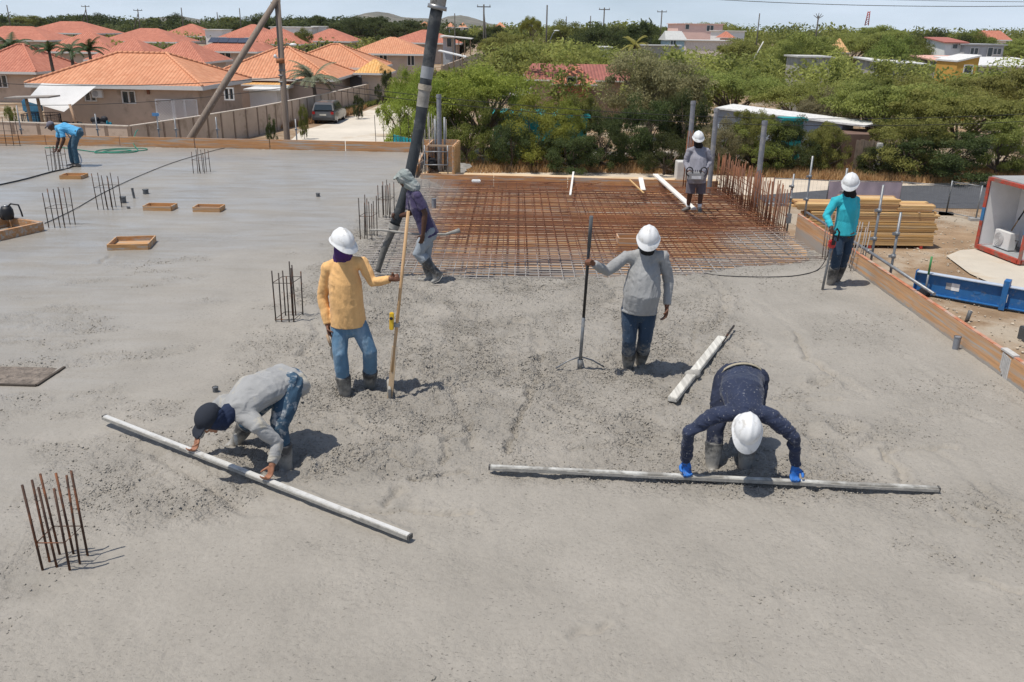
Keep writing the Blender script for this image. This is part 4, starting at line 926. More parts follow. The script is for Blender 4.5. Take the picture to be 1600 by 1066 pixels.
straightedge('long aluminium straightedge held by the man in light grey', G(166, 664), G(640, 846), .085, .045)
straightedge('long cement-crusted straightedge held by the man in navy', G(766, 737), G(1464, 771), .045, .045, mat=m_alu2)
a, b = G(1050, 630), G(1127, 534); e = empty('spare_board', ((a.x+b.x)/2, (a.y+b.y)/2, 0), 'white cement-smeared board lying beside the man in navy', 'board')
m = lerp(a, b, .36)
q = MB(); q.beam(Vector((a.x, a.y, .04)), Vector((m.x, m.y, .045)), .10, .055); bevel(q.build('board', m_white_wood, e), .006)
q = MB(); q.beam(Vector((m.x, m.y, .043)) + (b - a)*.01, Vector((b.x, b.y, .05)), .10, .055); bevel(q.build('board', m_white_wood, e), .006)
q = MB(); q.ball((m.x, m.y, .05), (.09, .07, .05)); q.ball((m.x + .05, m.y + .02, .05), (.05, .05, .05)); q.build('mortar_lump', m_cementy, e)
c = G(1146, 516); q = MB(); q.tube([lerp(a, b, .9) + Vector((.05, 0, .05)), Vector((c.x, c.y, .06))], .014, 8); q.build('steel_rod', m_steel_dark, e)
# tripod pole
g = U(922, 406, 8.83); ft = G(906, 572); tp = U(924, 338, g.y - .02); e = empty('tripod_pole', (ft.x, ft.y, 0), 'black pole on splayed steel feet held by the man in grey', 'tool')
q = MB(); q.tube([lerp(tp, ft, .18), lerp(tp, ft, .66)], .0165, 12); q.build('black_tube', M('black_tube', (.015, .015, .016), .4, .1), e)
q = MB(); q.tube([tp, lerp(tp, ft, .19)], .020, 12); q.build('foam_grip', M('grey_foam_grip', (.09, .095, .10), .9, .1), e)
q = MB(); q.tube([lerp(tp, ft, .65), lerp(tp, ft, .99)], .019, 12); q.build('lower_tube', m_galv, e)
q = MB(); q.tube([lerp(tp, ft, .95), ft - Vector((0, 0, .05))], [.033, .030], 10); q.build('socket', m_galv, e)
hb = lerp(tp, ft, .93)
for px, py in ((868, 577), (944, 575), (907, 560)):
    p = G(px, py) + Vector((0, .12 if px == 907 else 0, .01)); q = MB(); q.tube([hb, lerp(hb, p, .5) + Vector((0, 0, .02)), p], .009, 8); q.build('foot', m_galv, e)
# wooden spreader held by the man in yellow
w0, gm, ft = U(638, 330, 8.42), U(620, 432, 8.30), G(609, 622); ft.z = .02; e = empty('wooden_spreader', (ft.x, ft.y, 0), 'long wooden spreader standing upright in the right hand of the man in yellow', 'tool')
q = MB(); tp = lerp(ft, w0, 1.0); q.tube([tp, lerp(tp, ft, .4), lerp(tp, ft, .86)], .0165, 10); q.build('handle', wood('ash_handle', (.52, .33, .17), 'z', .15), e)
q = MB(); q.beam(lerp(tp, ft, .72), ft + Vector((.0, 0, -.03)), .055, .022, (0, 1, 0)); q.build('stave', wood('pale_stave', (.50, .36, .22), 'z', .3), e)
q = MB(); q.beam(ft + Vector((-.05, .22, .06)), ft + Vector((.01, -.06, .03)), .03, .16); bevel(q.build('blade', m_cementy, e), .006)
p = lerp(tp, ft, .60); q = MB(); q.box(p + Vector((.0, 0, 0)), (.06, .05, .04)); q.build('clamp', m_galv, e)
q = MB(); q.beam(p + Vector((-.055, -.02, -.05)), p + Vector((-.045, -.02, .14)), .045, .035, (0, 1, 0)); o = bevel(q.build('yellow_level', M('yellow_plastic', (.75, .48, .03), .5, .08), e), .008)
q = MB(); q.ball(p + Vector((-.05, -.04, .08)), (.018, .008, .018)); q.build('vial', m_blk, o)
def trowel(label, grip0, grip1, tip, n, wdt=.11, hm=None):
    g0, g1, t = Vector(grip0), Vector(grip1), Vector(tip); e = empty('trowel', t, label, 'trowel'); q = MB(); q.tube([g0, lerp(g0, g1, .5), g1], [.013, .017, .013], 10); q.build('handle', hm or m_timber2, e)
    d = (t - g1).normalized(); n = Vector(n); n = (n - d*n.dot(d)).normalized(); s = d.cross(n); q = MB(); L = (t - g1).length; V = []
    pr = [(.10, .2), (.35, .5), (.6, .52), (.88, .40), (1, .12)]
    for k, (u_, ww) in enumerate(pr):
        for sg in (-1, 1):
            for th in (-.002, .002): V.append(g1 + d*(L*u_) + s*(sg*wdt*ww) + n*th)
    F = []
    for k in range(len(pr)-1):
        a_, b_ = k*4, k*4 + 4; F += [(a_, b_, b_+2, a_+2), (a_+1, a_+3, b_+3, b_+1), (a_, a_+1, b_+1, b_), (a_+2, b_+2, b_+3, a_+3)]
    F += [(0, 2, 3, 1), (16, 17, 19, 18)]; q.add(V, F); q.tube([g1, g1 + d*L*.14], .007, 8); q.build('blade', M('cement_blade', (.22, .215, .20), .6, .2, 20, metal=.3), e)
trowel('steel trowel hanging in the left hand of the man in yellow', U(511, 523, 8.33), U(517, 541, 8.30), U(531, 569, 8.24), (-.6, -.8, .1), .13)
p = G(369, 706); trowel('trowel with pale handle stuck in the concrete in front of the light grey shirt', p + Vector((-.01, .05, .155)), p + Vector((0, .03, .055)), p + Vector((.02, -.0, -.05)), (.3, -.9, 0), .05, M('pale_grip', (.55, .52, .46), .6))
# concrete vibrator
hl_ = JT['wL'] + Vector((.02, -.08, -.10)); tip = G(1285, 452); e = empty('concrete_vibrator', (tip.x, tip.y, 0), 'red hand-held concrete vibrator with a long steel needle', 'tool')
bt = lerp(hl_, tip, .22); up = (hl_ - tip).normalized()
q = MB(); q.beam(hl_ - up*.07, bt, .095, .085); bevel(q.build('motor_housing', M('red_plastic', (.42, .03, .03), .45, .12, 14, stain=((.4, .38, .35), .25, 18)), e), .015)
q = MB(); q.tube([hl_ - up*.07, hl_ + Vector((-.02, -.05, .05)), hl_ + Vector((.03, -.02, .11)), hl_ + Vector((.08, .0, .05)), hl_ + Vector((.07, 0, -.08))], .014, 8); q.build('grip', m_blk, e)
q = MB(); q.beam(lerp(hl_, bt, .35) + Vector((0, -.05, 0)), lerp(hl_, bt, .7) + Vector((0, -.05, 0)), .05, .02); q.build('black_vent', m_blk, e)
q = MB(); q.tube([bt, lerp(bt, tip, .15), lerp(bt, tip, .5), tip - Vector((0, 0, .03))], [.024, .017, .019, .019], 10); q.build('needle', m_galv, e)
# remote control of the pump
c = (JO['wL'] + JO['wR'])/2 + Vector((-.02, -.10, -.08)); e = empty('remote_control', c - Vector((0, 0, .1)), 'grey remote control box in the hands of the operator in shorts', 'remote control')
q = MB(); q.box(c, (.34, .17, .16)); bevel(q.build('housing', M('grey_abs', (.28, .275, .27), .6, .1), e), .02)
for s in (-1, 1):
    q = MB(); q.tube([c + Vector((s*.15 + .07*math.cos(t), -.06, .10 + .09*math.sin(t))) for t in np.linspace(0, 2*math.pi, 17)], .013, 8, cap=False); q.build('guard_loop', m_blk, e)
for k in range(6):
    q = MB(); p = c + Vector((-.11 + k*.044, -.02, .08)); q.tube([p, p + Vector((0, 0, .05))], [.006, .010], 6); q.build('joystick', m_blk, e)
q = MB(); q.box(c + Vector((0, -.088, -.02)), (.20, .006, .06)); q.build('plate', M('pale_plate', (.6, .6, .6), .5), e)
# pump hose
Yh = 13.0
hp = [(590, 424, 0, -.0), (600, 392, 0), (617, 350, .0), (634, 300, .05), (645, 250, .12), (655, 200, .16), (662, 150, .18), (670, 95, .2), (678, 40, .2), (685, 0, .2), (694, -70, .2), (708, -190, .2)]
pts = [U(p[0], p[1], Yh + p[2]) for p in hp]; e = empty('pump_hose', (pts[0].x, pts[0].y, 0), 'thick black concrete pump hose hanging from above', 'hose')
def dense(P, k=6):
    out = []
    for i in range(len(P)-1):
        p0, p1, p2, p3 = P[max(i-1, 0)], P[i], P[i+1], P[min(i+2, len(P)-1)]
        for j in range(k):
            t = j/k; out.append(.5*((2*p1) + (p2-p0)*t + (2*p0 - 5*p1 + 4*p2 - p3)*t*t + (3*p1 - p0 - 3*p2 + p3)*t**3))
    return out + [P[-1]]
D = dense(pts); nn_ = len(D); rad = lambda i: float(np.interp(i, [0, 10, 12.5, 20, 54, 66], [.040, .056, .072, .076, .086, .086]))
m_hose = M('black_hose_rubber', (.035, .04, .044), .7, .25, 9, .003, 50, stain=((.11, .11, .105), .35, 5), splash=None)
m_hosed = M('cement_hose', (.13, .125, .115), .85, .3, 9, .004, 40)
k1, k2 = 12, 9*6 - 2
q = MB(); q.tube(D[:k1+1], [rad(i)*1.0 for i in range(k1+1)], 18, cap=True); q.build('lower_hose', m_hosed, e)
q = MB(); q.tube(D[k1:k2+1], [rad(i) + .006 for i in range(k1, k2+1)], 20); q.build('hose', m_hose, e)
q = MB(); q.tube(D[k2:], [rad(i) + .03 for i in range(k2, nn_)], 20); q.build('steel_end_pipe', M('worn_steel_pipe', (.28, .27, .25), .55, .3, 10, metal=.4, stain=((.12, .11, .1), .5, 8)), e)
q = MB(); q.tube([D[k2], D[k2+1]], rad(k2) + .055, 20); q.build('coupling', M('steel_grey', (.3, .3, .3), .4), e)
for i0, i1, gr, nm, mt in ((39, 41, .010, 'grey_tape', M('grey_tape', (.27, .28, .29), .6, .12, 8)), (37, 38, .020, 'rope_lashing', M('rope', (.36, .31, .24), .9, .3, 30)), (34, 37, .008, 'pale_worn_band', M('worn_band', (.27, .25, .22), .8, .3, 8)), (11, 12, .02, 'clamp_ring', m_cementy)):
    q = MB(); q.tube(D[i0:i1+1], [rad(i) + gr for i in range(i0, i1+1)], 20, cap=False); q.build(nm, mt, e)
q = MB(); c = D[11]; q.tube([c + Vector((-.35, -.02, -.02)), c + Vector((-.15, -.10, .0)), c + Vector((.35, -.05, -.07)), c + Vector((.8, .1, -.1)), c + Vector((1.02, .18, -.05))], [.016, .02, .018, .02, .038], 8); q.build('handling_bar', m_cementy, e)
# cables and hoses on the slab
def cable(name, label, pts, r, mat, z=.012, cat='cable'):
    P = [G(a, b) + Vector((0, 0, z if len(c) == 0 else c[0])) for a, b, *c in pts]; q = MB(); q.tube(dense(P, 5), r, 7); o = q.build(name, mat, None, P[0]); tag(o, label, cat); return o
cable('water_hose', 'thick black hose crossing the slab below the man in sky blue', [(-60, 302), (0, 290), (40, 281), (80, 270), (112, 262), (122, 255, .2), (112, 242, .55), (98, 236.5, .72)], .018, m_blk, .02, 'hose')
cable('power_cable', 'thin black cable running diagonally across the left slab', [(70, 350), (88, 342), (120, 326), (160, 303), (210, 279), (270, 255), (330, 237), (352, 232)], .008, m_blk, .012)
cable('vibrator_cable', 'thin black cable lying behind the turquoise man', [(1100, 428), (1130, 432), (1200, 434), (1255, 430), (1285, 418, .05), (1299, 400, .45), (1303, 385, .75)], .007, m_blk)
m_gh = M('green_garden_hose', (.02, .20, .13), .5, .15, 12)
cable('garden_hose', 'coiled green garden hose in front of the far edge board', [(70, 232), (100, 232), (130, 236), (152, 238.5), (185, 238), (225, 236), (226, 233), (190, 233), (155, 236), (150, 240), (180, 239), (205, 236), (180, 235), (160, 239), (190, 240), (215, 237), (209, 229, .1), (214, 222, .3), (218, 219, .33)], .014, m_gh, .02, 'hose')
# timber lying on the bars
def plank(label, a, b, z0, z1, w, h, mat, nm='plank'):
    A, B = G(*a, z0), G(*b, z1); q = MB(); q.beam(A, B, w, h); o = q.build(nm, mat, None, lerp(A, B, .5)); bevel(o, .005, 1); tag(o, label, 'plank')
plank('long white plank leaning from the far board to the feet of the operator', (1024, 273), (1084, 327), .12, .0, .13, .045, M('white_planed_wood', (.72, .68, .62), .8, .1, 3))
plank('thin white stick leaning on the far board, farthest left', (896, 269), (891, 305), .14, .0, .05, .03, M('white_planed_wood', (.72, .68, .62)))
plank('thin yellow stick leaning on the far board, next to a short white board', (984, 281), (1006, 302), .12, .0, .035, .03, m_timber)
plank('short white board leaning on the far board, next to a thin stick', (1001, 278), (1005, 297), .14, .02, .12, .02, M('white_planed_wood', (.72, .68, .62)))
q = MB(); c = G(744, 283, .08); q.box(c, (.22, .12, .06)); tag(bevel(q.build('white_packet', M('white_packet', (.75, .75, .73), .7), None, c), .015), 'small white packet on the far edge board behind the bars', 'packet')
# sunk square at the left edge, framed by dark battens
a, b, c = G(-70, 600), G(57, 604), G(101, 575); e = empty('sunk_frame', b, 'dark battens framing a sunk square at the left edge of the slab', 'formwork')
for p, q_ in ((a, b), (b, c)): q = MB(); q.beam(p + Vector((0, 0, -.005)), q_ + Vector((0, 0, -.005)), .03, .05); q.build('batten', M('dark_wet_batten', (.07, .055, .042), .8, .25, 9), e)
q = MB(); n_ = 16; V = []; F = []; d_ = c - b; u_ = a - b
for i in range(n_ + 1):
    for j in range(n_ + 1): p = b + u_*(i/n_*.985 + .01) + d_*(j/n_*.96 + .02); V.append(Vector((p.x, p.y, -.012 + .028*float(fbm(np.array([p.x*7]), np.array([p.y*7]), None, 3, 5)[0]))))
for i in range(n_):
    for j in range(n_): F.append((i*(n_+1) + j, i*(n_+1) + j + 1, (i+1)*(n_+1) + j + 1, (i+1)*(n_+1) + j))
q.add(V, F, 0, True); q.build('rough_infill', M('rough_brown_mortar', (.20, .165, .135), .9, .35, 9, .03, 22, stain=((.10, .085, .07), .4, 14)), e)
# ------------------------------------------------------------------ site yard to the right
def on_ground(px, py): return G(px, py, GZ)
# timber stack: packs of boards on bearers
a, b = on_ground(1262, 387), on_ground(1452, 388); L = b.x - a.x; st = empty('timber_stack', ((a.x+b.x)/2, a.y + .6, GZ), 'stack of fresh sawn yellow timber boards beyond the right edge board', 'timber stack')
def pack(x0, x1, y0, ny, nz, z0, bw, bh):
    for k in range(nz):
        for j in range(ny):
            q = MB(); d = jit(.10); q.box(((x0+x1)/2 + d, y0 + (j+.5)*bw + jit(.02), z0 + (k+.5)*bh), (x1 - x0 + jit(.12), bw*.97, bh*.88)); q.build('board', (m_timber, m_timber, wood('brown_timber', (.44, .25, .11), 'x', .1), wood('amber_timber', (.54, .32, .12), 'x', .1), wood('straw_timber', (.62, .43, .22), 'x', .1))[random.randrange(5)], st)
random.seed(12); y0 = a.y; x0, x1 = a.x, b.x
for k in range(3):
    q = MB(); q.box((x0 + .4 + k*(L-.8)/2, y0 + .6, GZ + .06), (.10, 1.2, .10)); q.build('bearer', M('red_oxide', (.45, .05, .03), .7), st)
pack(x0 + .25, x1 + .02, y0, 5, 6, GZ + .12, .22, .08); pack(x0 + .05, x1 + .05, y0 + .03, 5, 4, GZ + .62, .22, .085)
pack(x0 + .0, x1, y0 + .05, 5, 5, GZ + .98, .22, .072); pack(x0 - .5, x0 + 1.6, y0 + .1, 4, 3, GZ + 1.37, .24, .08); pack(x0 + 1.2, x0 + 3.2, y0 + .12, 4, 5, GZ + 1.37, .22, .085); pack(x0 + 3.1, x1 - .1, y0 + .1, 4, 3, GZ + 1.37, .24, .075)
for k in range(3):
    q = MB(); q.box((x0 + .7 + k*1.6, y0 + .55, GZ + 1.352), (.07, 1.1, .02)); q.build('lath', m_timber2, st)
# site container with an open end
c0, c1 = on_ground(1524, 391), on_ground(1580, 413); ux = Vector((c1.x - c0.x, c1.y - c0.y, 0)); W = 2.35; ux.normalize(); dx = Vector((-ux.y, ux.x, 0)); dx = dx if dx.x > 0 else -dx
cz = GZ + .10; H = 2.6; Ln = 4.2; o0 = Vector((c0.x, c0.y, cz)); e = empty('site_container', o0 + dx*2 + ux*1.2, 'white lined site container with red frame and an open end', 'container')
m_cred = M('container_red', (.42, .06, .035), .6, .22, 6, stain=((.22, .13, .10), .45, 4)); m_cblue = M('container_blue', (.04, .17, .36), .5, .1); m_cwhite = M('white_lining', (.84, .84, .83), .6, .05, 3)
def cp(u_, d_, z_): return o0 + ux*u_ + dx*d_ + Vector((0, 0, z_))
def cbeam(nm, p, q_, w, h, mt, par=e):
    q = MB(); q.beam(p, q_, w, h); return q.build(nm, mt, par)
for u_ in (0, W):
    for i, (z0, z1, mt) in enumerate(((0, 1.02, m_cred), (1.02, 1.5, m_cblue), (1.5, H, m_cred))): cbeam('corner_post', cp(u_, 0, z0), cp(u_, 0, z1), .10, .10, mt)
    cbeam('bottom_rail', cp(u_, .06, .06), cp(u_, Ln, .06), .10, .14, m_cred); cbeam('top_rail', cp(u_, .06, H - .05), cp(u_, Ln, H - .05), .08, .10, m_cred)
cbeam('sill', cp(.06, 0, .07), cp(W - .06, 0, .07), .12, .15, m_cred); cbeam('header', cp(.06, 0, H - .06), cp(W - .06, 0, H - .06), .11, .12, m_cred)
q = MB(); q.beam(cp(W/2, .06, .10), cp(W/2, Ln, .10), W - .12, .05); q.build('floor', M('grey_floor', (.30, .31, .32), .7), e)
q = MB(); q.beam(cp(.02, .06, H/2), cp(.02, Ln, H/2), .03, H - .22); q.build('wall', m_cwhite, e); q = MB(); q.beam(cp(W - .02, .06, H/2), cp(W - .02, Ln, H/2), .03, H - .22); q.build('wall', m_cwhite, e)
q = MB(); q.beam(cp(W/2, 1.3, .13), cp(W/2, 1.3, H - .1), W - .1, .04, dx); q.build('partition', m_cwhite, e)
q = MB(); q.beam(cp(W/2, .05, H + .01), cp(W/2, Ln, H + .01), W, .05); q.build('roof', M('grey_roof_sheet', (.32, .32, .31), .7, .15, 4), e)
for k in range(9):
    q = MB(); q.beam(cp(W + .045, .3 + k*.42, .16), cp(W + .045, .3 + k*.42, H - .12), .18, .03, dx); q.build('side_rib', m_cwhite, e)
# things inside the container
def loc(u_, d_, z_): return cp(u_, d_, .13 + z_)
ac = empty('air_conditioner', loc(.75, .6, 0), 'white outdoor air conditioner unit standing in the container', 'air conditioner')
q = MB(); q.beam(loc(.33, .55, .34), loc(1.17, .55, .34), .34, .62); bevel(q.build('casing', M('white_enamel', (.72, .72, .70), .4, .04), ac), .015)
q = MB(); cc = loc(.62, .55 - .178, .34); q.tube([cc, cc - dx*.014], .24, 28); q.build('fan_grille', M('grey_grille', (.42, .42, .42), .5), ac)
for k in range(4):
    q = MB(); q.tube([cc - dx*.018 + ux*(.06 + .055*k)*math.cos(t) + Vector((0, 0, 1))*(.06 + .055*k)*math.sin(t) for t in np.linspace(0, 2*math.pi, 25)], .005, 5, cap=False); q.build('grille_ring', M('white_enamel', (.72, .72, .7)), ac)
q = MB(); q.tube([loc(1.18, .6, .4), loc(1.3, .6, .42), loc(1.32, .55, .1)], .02, 8); q.build('pipe', m_blk, ac)
fe = empty('fire_extinguisher', loc(.98, 1.1, .4), 'red fire extinguisher hanging inside the container', 'fire extinguisher')
q = MB(); p = loc(.98, 1.16, .62); q.tube([p, p + Vector((0, 0, .02)), p + Vector((0, 0, .38)), p + Vector((0, 0, .46)), p + Vector((0, 0, .5))], [.06, .085, .085, .05, .025], 16); q.build('cylinder', M('extinguisher_red', (.5, .02, .02), .35), fe)
q = MB(); q.tube([p + Vector((0, 0, .5)), p - ux*.06 + Vector((0, 0, .56)), p - ux*.12 + Vector((0, 0, .45)), p - ux*.11 + Vector((0, 0, .2))], .013, 8); q.build('hose', m_blk, fe); q = MB(); q.box(p - dx*.086 + Vector((0, 0, .22)), (.09, .09, .16)); q.build('label_plate', M('pale_plate', (.6, .6, .6)), fe)
es = empty('exit_sign', loc(1.3, 1.2, 1.6), 'green emergency exit sign on the white container partition', 'sign'); q = MB(); p = loc(1.28, 1.26, 1.78); q.beam(p - ux*.17, p + ux*.17, .02, .34); q.build('plate', M('safety_green', (.01, .20, .11), .5), es)
q = MB(); q.beam(p - dx*.014 - ux*.02, p - dx*.014 + ux*.12, .004, .10); q.beam(p - dx*.014 + Vector((0, 0, -.1)) - ux*.0, p - dx*.014 + Vector((0, 0, .1)), .004, .07, ux); q.build('white_mark', M('sign_white', (.8, .8, .8), .5), es)
q = MB(); p2 = loc(1.20, 1.26, 1.36); q.beam(p2 - ux*.09, p2 + ux*.09, .02, .18); o = q.build('fire_sign', M('sign_red', (.55, .02, .02), .5), None, p2); tag(o, 'small red fire sign below the green exit sign', 'sign')
br = empty('broom', loc(.5, 1.0, 0), 'long handled tool leaning against the inner container wall', 'broom'); q = MB(); q.tube([loc(.40, .95, .55), loc(.56, 1.15, 1.3), loc(.68, 1.22, 2.05)], .022, 8); q.build('handle', wood('ash_handle', (.5, .33, .17), 'z'), br)
q = MB(); q.tube([loc(.52, 1.05, 1.0), loc(.62, 1.2, 1.5), loc(.72, 1.22, 1.95)], .028, 8); q.build('dark_strap', m_blk, br)
wh = empty('white_cabinet', cp(W - .5, .8, .13), 'pale cabinet at the right inside the container', 'cabinet'); q = MB(); q.beam(loc(2.0, .5, .42), loc(2.3, .5, .42), .6, .8); bevel(q.build('carcass', M('pale_cabinet', (.55, .55, .54), .5), wh), .01); q = MB(); q.beam(loc(2.0, .19, .62), loc(2.28, .19, .62), .01, .3); q.build('door_panel', M('cabinet_panel', (.42, .42, .41), .5), wh)
# blue steel beam
a, b = on_ground(1428, 458), on_ground(1640, 497); zc = GZ + .07; top = U(1428, 423, a.y).z; hh = max(.55, min(.9, top - zc)); d = Vector((b.x - a.x, b.y - a.y, 0)); A = Vector((a.x, a.y, zc)); Bq = A + d.normalized()*4.6; sd = Vector((d.y, -d.x, 0)).normalized()
if sd.y > 0: sd = -sd
m_bl = M('blue_steel_paint', (.022, .13, .34), .45, .12, 7, stain=((.18, .22, .26), .2, 6)); m_bl2 = M('dusty_blue', (.42, .47, .54), .7, .12, 8)
e = empty('steel_beam', lerp(A, Bq, .5), 'blue painted steel beam lying on the dirt beyond the edge board', 'steel beam')
z = Vector((0, 0, 1))
q = MB(); q.beam(A + z*hh/2, Bq + z*hh/2, .03, hh - .05); q.build('web', m_bl, e)
q = MB(); q.beam(A + z*(hh - .012), Bq + z*(hh - .012), .24, .025); q.build('top_flange', m_bl2, e); q = MB(); q.beam(A + z*.012, Bq + z*.012, .24, .025); q.build('bottom_flange', m_bl, e)
q = MB(); q.beam(A - d.normalized()*.03 + z*hh/2, A + z*hh/2, .26, hh + .06); q.build('end_plate', m_bl, e)
def along(t): return A + d.normalized()*t
q = MB(); q.beam(along(2.35) + z*(hh/2 + .06) + sd*.02, along(2.50) + z*(hh/2 + .06) + sd*.02, .34, hh + .22); q.build('stiffener', m_bl, e)
q = MB(); q.beam(along(.85) + sd*.02 + z*hh*.52, along(1.0) + sd*.02 + z*hh*.52, .006, .20); q.build('grey_label', M('grey_label', (.35, .35, .35), .6), e); q = MB(); q.beam(along(1.0) + sd*.021 + z*hh*.52, along(1.22) + sd*.021 + z*hh*.52, .006, .22); q.build('white_label', M('label_white', (.75, .75, .74), .6), e)
q = MB(); q.beam(along(2.52) + sd*.20 + z*hh*.5, along(2.53) + sd*.20 + z*hh*.5, .08, .22); q.build('white_label', M('label_white', (.75, .75, .74)), e)
q = MB(); cc = along(1.7) + sd*.018 + z*hh*.55; q.tube([cc, cc + sd*.006], .12, 20); q.build('round_boss', m_bl, e)
q = MB(); q.beam(along(3.0) + sd*.10 + z*hh*.35, along(3.5) + sd*.10 + z*hh*.35, .16, .02); q.build('lug', m_bl2, e)
p = along(.35) + sd*.2; g = empty('green_stake', (p.x, p.y, GZ), 'green topped stake in front of the blue beam end', 'stake'); q = MB(); q.tube([(p.x, p.y, GZ), (p.x, p.y, GZ + .7)], .03, 8); q.build('steel_tube', m_galv, g); q = MB(); q.tube([(p.x, p.y, GZ + .7), (p.x, p.y, GZ + 1.25)], .032, 8); q.build('green_tube', M('green_paint', (.05, .22, .07), .6), g)
p = on_ground(1510, 503); q = MB(); q.tube([(p.x, p.y, GZ), (p.x + .05, p.y, GZ + .32)], .055, 10); tag(q.build('pipe_end', m_dpipe, None, p), 'grey pipe end standing in the dirt behind the edge board', 'pipe')
p = on_ground(1598, 532); q = MB(); q.box(p + Vector((.2, 0, .15)), (.5, .4, .4)); tag(bevel(q.build('metal_box', M('dark_metal', (.06, .065, .07), .6), None, p), .02), 'dark metal box on the dirt at the right edge of the picture', 'box')
p = on_ground(1437, 463); q = MB()
for k in range(4): q.ball(p + Vector((jit(.2), jit(.15), .12)), random.uniform(.1, .16))
e = empty('rag_bundle', p, 'dark bundle on the ground below the stake', 'rags'); remesh(q, .02, 2, 'cloth', M('black_rag', (.012, .012, .014)), e, (.03, 7, 9, 4))
# site fence
def fence_panel(label, A, B, h=1.05, banner=False, feet=True, n=14):
    A, B = Vector(A), Vector(B); e = empty('fence_panel', lerp(A, B, .5), label, 'fence')
    for p in (A, B): 
        q = MB(); q.tube([p, p + z*h], .035, 8); q.build('post', m_galv, e)
        if feet: q = MB(); q.box(p + z*.06, (.55, .25, .12)); q.build('foot', M('concrete_foot', (.35, .34, .32), .9), e)
    for zz in (.12, h - .04): q = MB(); q.tube([A + z*zz, B + z*zz], .02, 6); q.build('rail', m_galv, e)
    for k in range(1, n): bar_obj(lerp(A, B, k/n) + z*.12, lerp(A, B, k/n) + z*(h - .04), .0028, e, 'wire', m_galv, 4)
    if banner:
        q = MB(); nx = 24; V = []; F = []; nr = (B - A).cross(z).normalized()
        for i in range(nx + 1):
            t = i/nx; off = nr*(.05 + .03*math.sin(i*1.3))
            V += [lerp(A, B, t) + off + z*(.1 + .03*math.sin(i*2)), lerp(A, B, t) + off + z*(h - .06)]
        for i in range(nx): F.append((2*i, 2*i+2, 2*i+3, 2*i+1))
        q.add(V, F, 0, True); q.build('banner', M('mauve_banner', (.52, .43, .47), .85, .15, 1.5, trans=.5), e)
fh = 1.15
P0, P1, P2, P3, P4 = (on_ground(1205, 322), on_ground(1290, 326), on_ground(1402, 328), on_ground(1478, 336), on_ground(1524, 345))
fence_panel('site fence panel left of the mauve banner', P0, P1, 1.3); fence_panel('site fence panel carrying a mauve banner behind the timber stack', P1, P2, 1.3, True)
fence_panel('site fence panel in front of the asphalt road, next to the banner', P2, P3, 1.3); fence_panel('site fence panel ending at the container', P3, P4, 1.5)
# stones and rubble scattered over the yard
def scatter(name, n, area, smin, smax, mat, kind='stuff', zf=None):
    q = MB()
    for k in range(n):
        x, y = area(); s = random.uniform(smin, smax)*random.choice((.5, .7, 1)); zz = GZ + .02 if zf is None else zf
        rt = Matrix.Rotation(random.uniform(0, 6), 3, 'Z') @ Matrix.Rotation(random.uniform(-.5, .5), 3, 'X'); V = [Vector((x, y, zz)) + rt @ Vector((a_*s*random.uniform(.6, 1.2), b_*s*random.uniform(.6, 1.2), c_*s*.5)) for a_ in (-1, 1) for b_ in (-1, 1) for c_ in (-1, 1)]
        q.add(V, [(0, 1, 3, 2), (4, 6, 7, 5), (0, 4, 5, 1), (2, 3, 7, 6), (0, 2, 6, 4), (1, 5, 7, 3)])
    o = q.build(name, mat); tag(o, kind=kind); return o
def yard(): 
    y = random.uniform(14, 37); return random.uniform(6.5, 24), y
o = scatter('rubble', 3500, yard, .012, .045, M('rubble_stone', (.45, .38, .29), .95, .3, 3)); tag(o, 'small stones and rubble strewn over the dirt yard', 'rubble')
# ------------------------------------------------------------------ plants
def leaf_material(name, c1, c2, trans=.48):
    if name in MATS: return MATS[name]
    m = bpy.data.materials.new(name); m.use_nodes = True; N = NT(m); p = N.n['Principled BSDF']
    t = N.new('ShaderNodeAttribute', attribute_name='tone').outputs['Fac']; oi = N.new('ShaderNodeObjectInfo').outputs['Random']
    c = N.mix(t, c1, c2); hs = N.new('ShaderNodeHueSaturation'); N.link(c, hs.inputs['Color']); N.link(N.math('MULTIPLY_ADD', oi, .04, .48), hs.inputs['Hue']); N.link(N.math('MULTIPLY_ADD', oi, .4, .8), hs.inputs['Value'])
    N.link(hs.outputs[0], p.inputs['Base Color']); p.inputs['Roughness'].default_value = .65; p.inputs['Specular IOR Level'].default_value = .25
    tr = N.new('ShaderNodeBsdfTranslucent'); N.link(hs.outputs[0], tr.inputs[0]); mx = N.new('ShaderNodeMixShader', i={0: trans}); N.link(p.outputs[0], mx.inputs[1]); N.link(tr.outputs[0], mx.inputs[2]); N.link(mx.outputs[0], N.n['Material Output'].inputs[0])
    MATS[name] = m; return m
m_bark = M('grey_brown_bark', (.12, .09, .065), .95, .3, 6, .02, 12, space='obj')
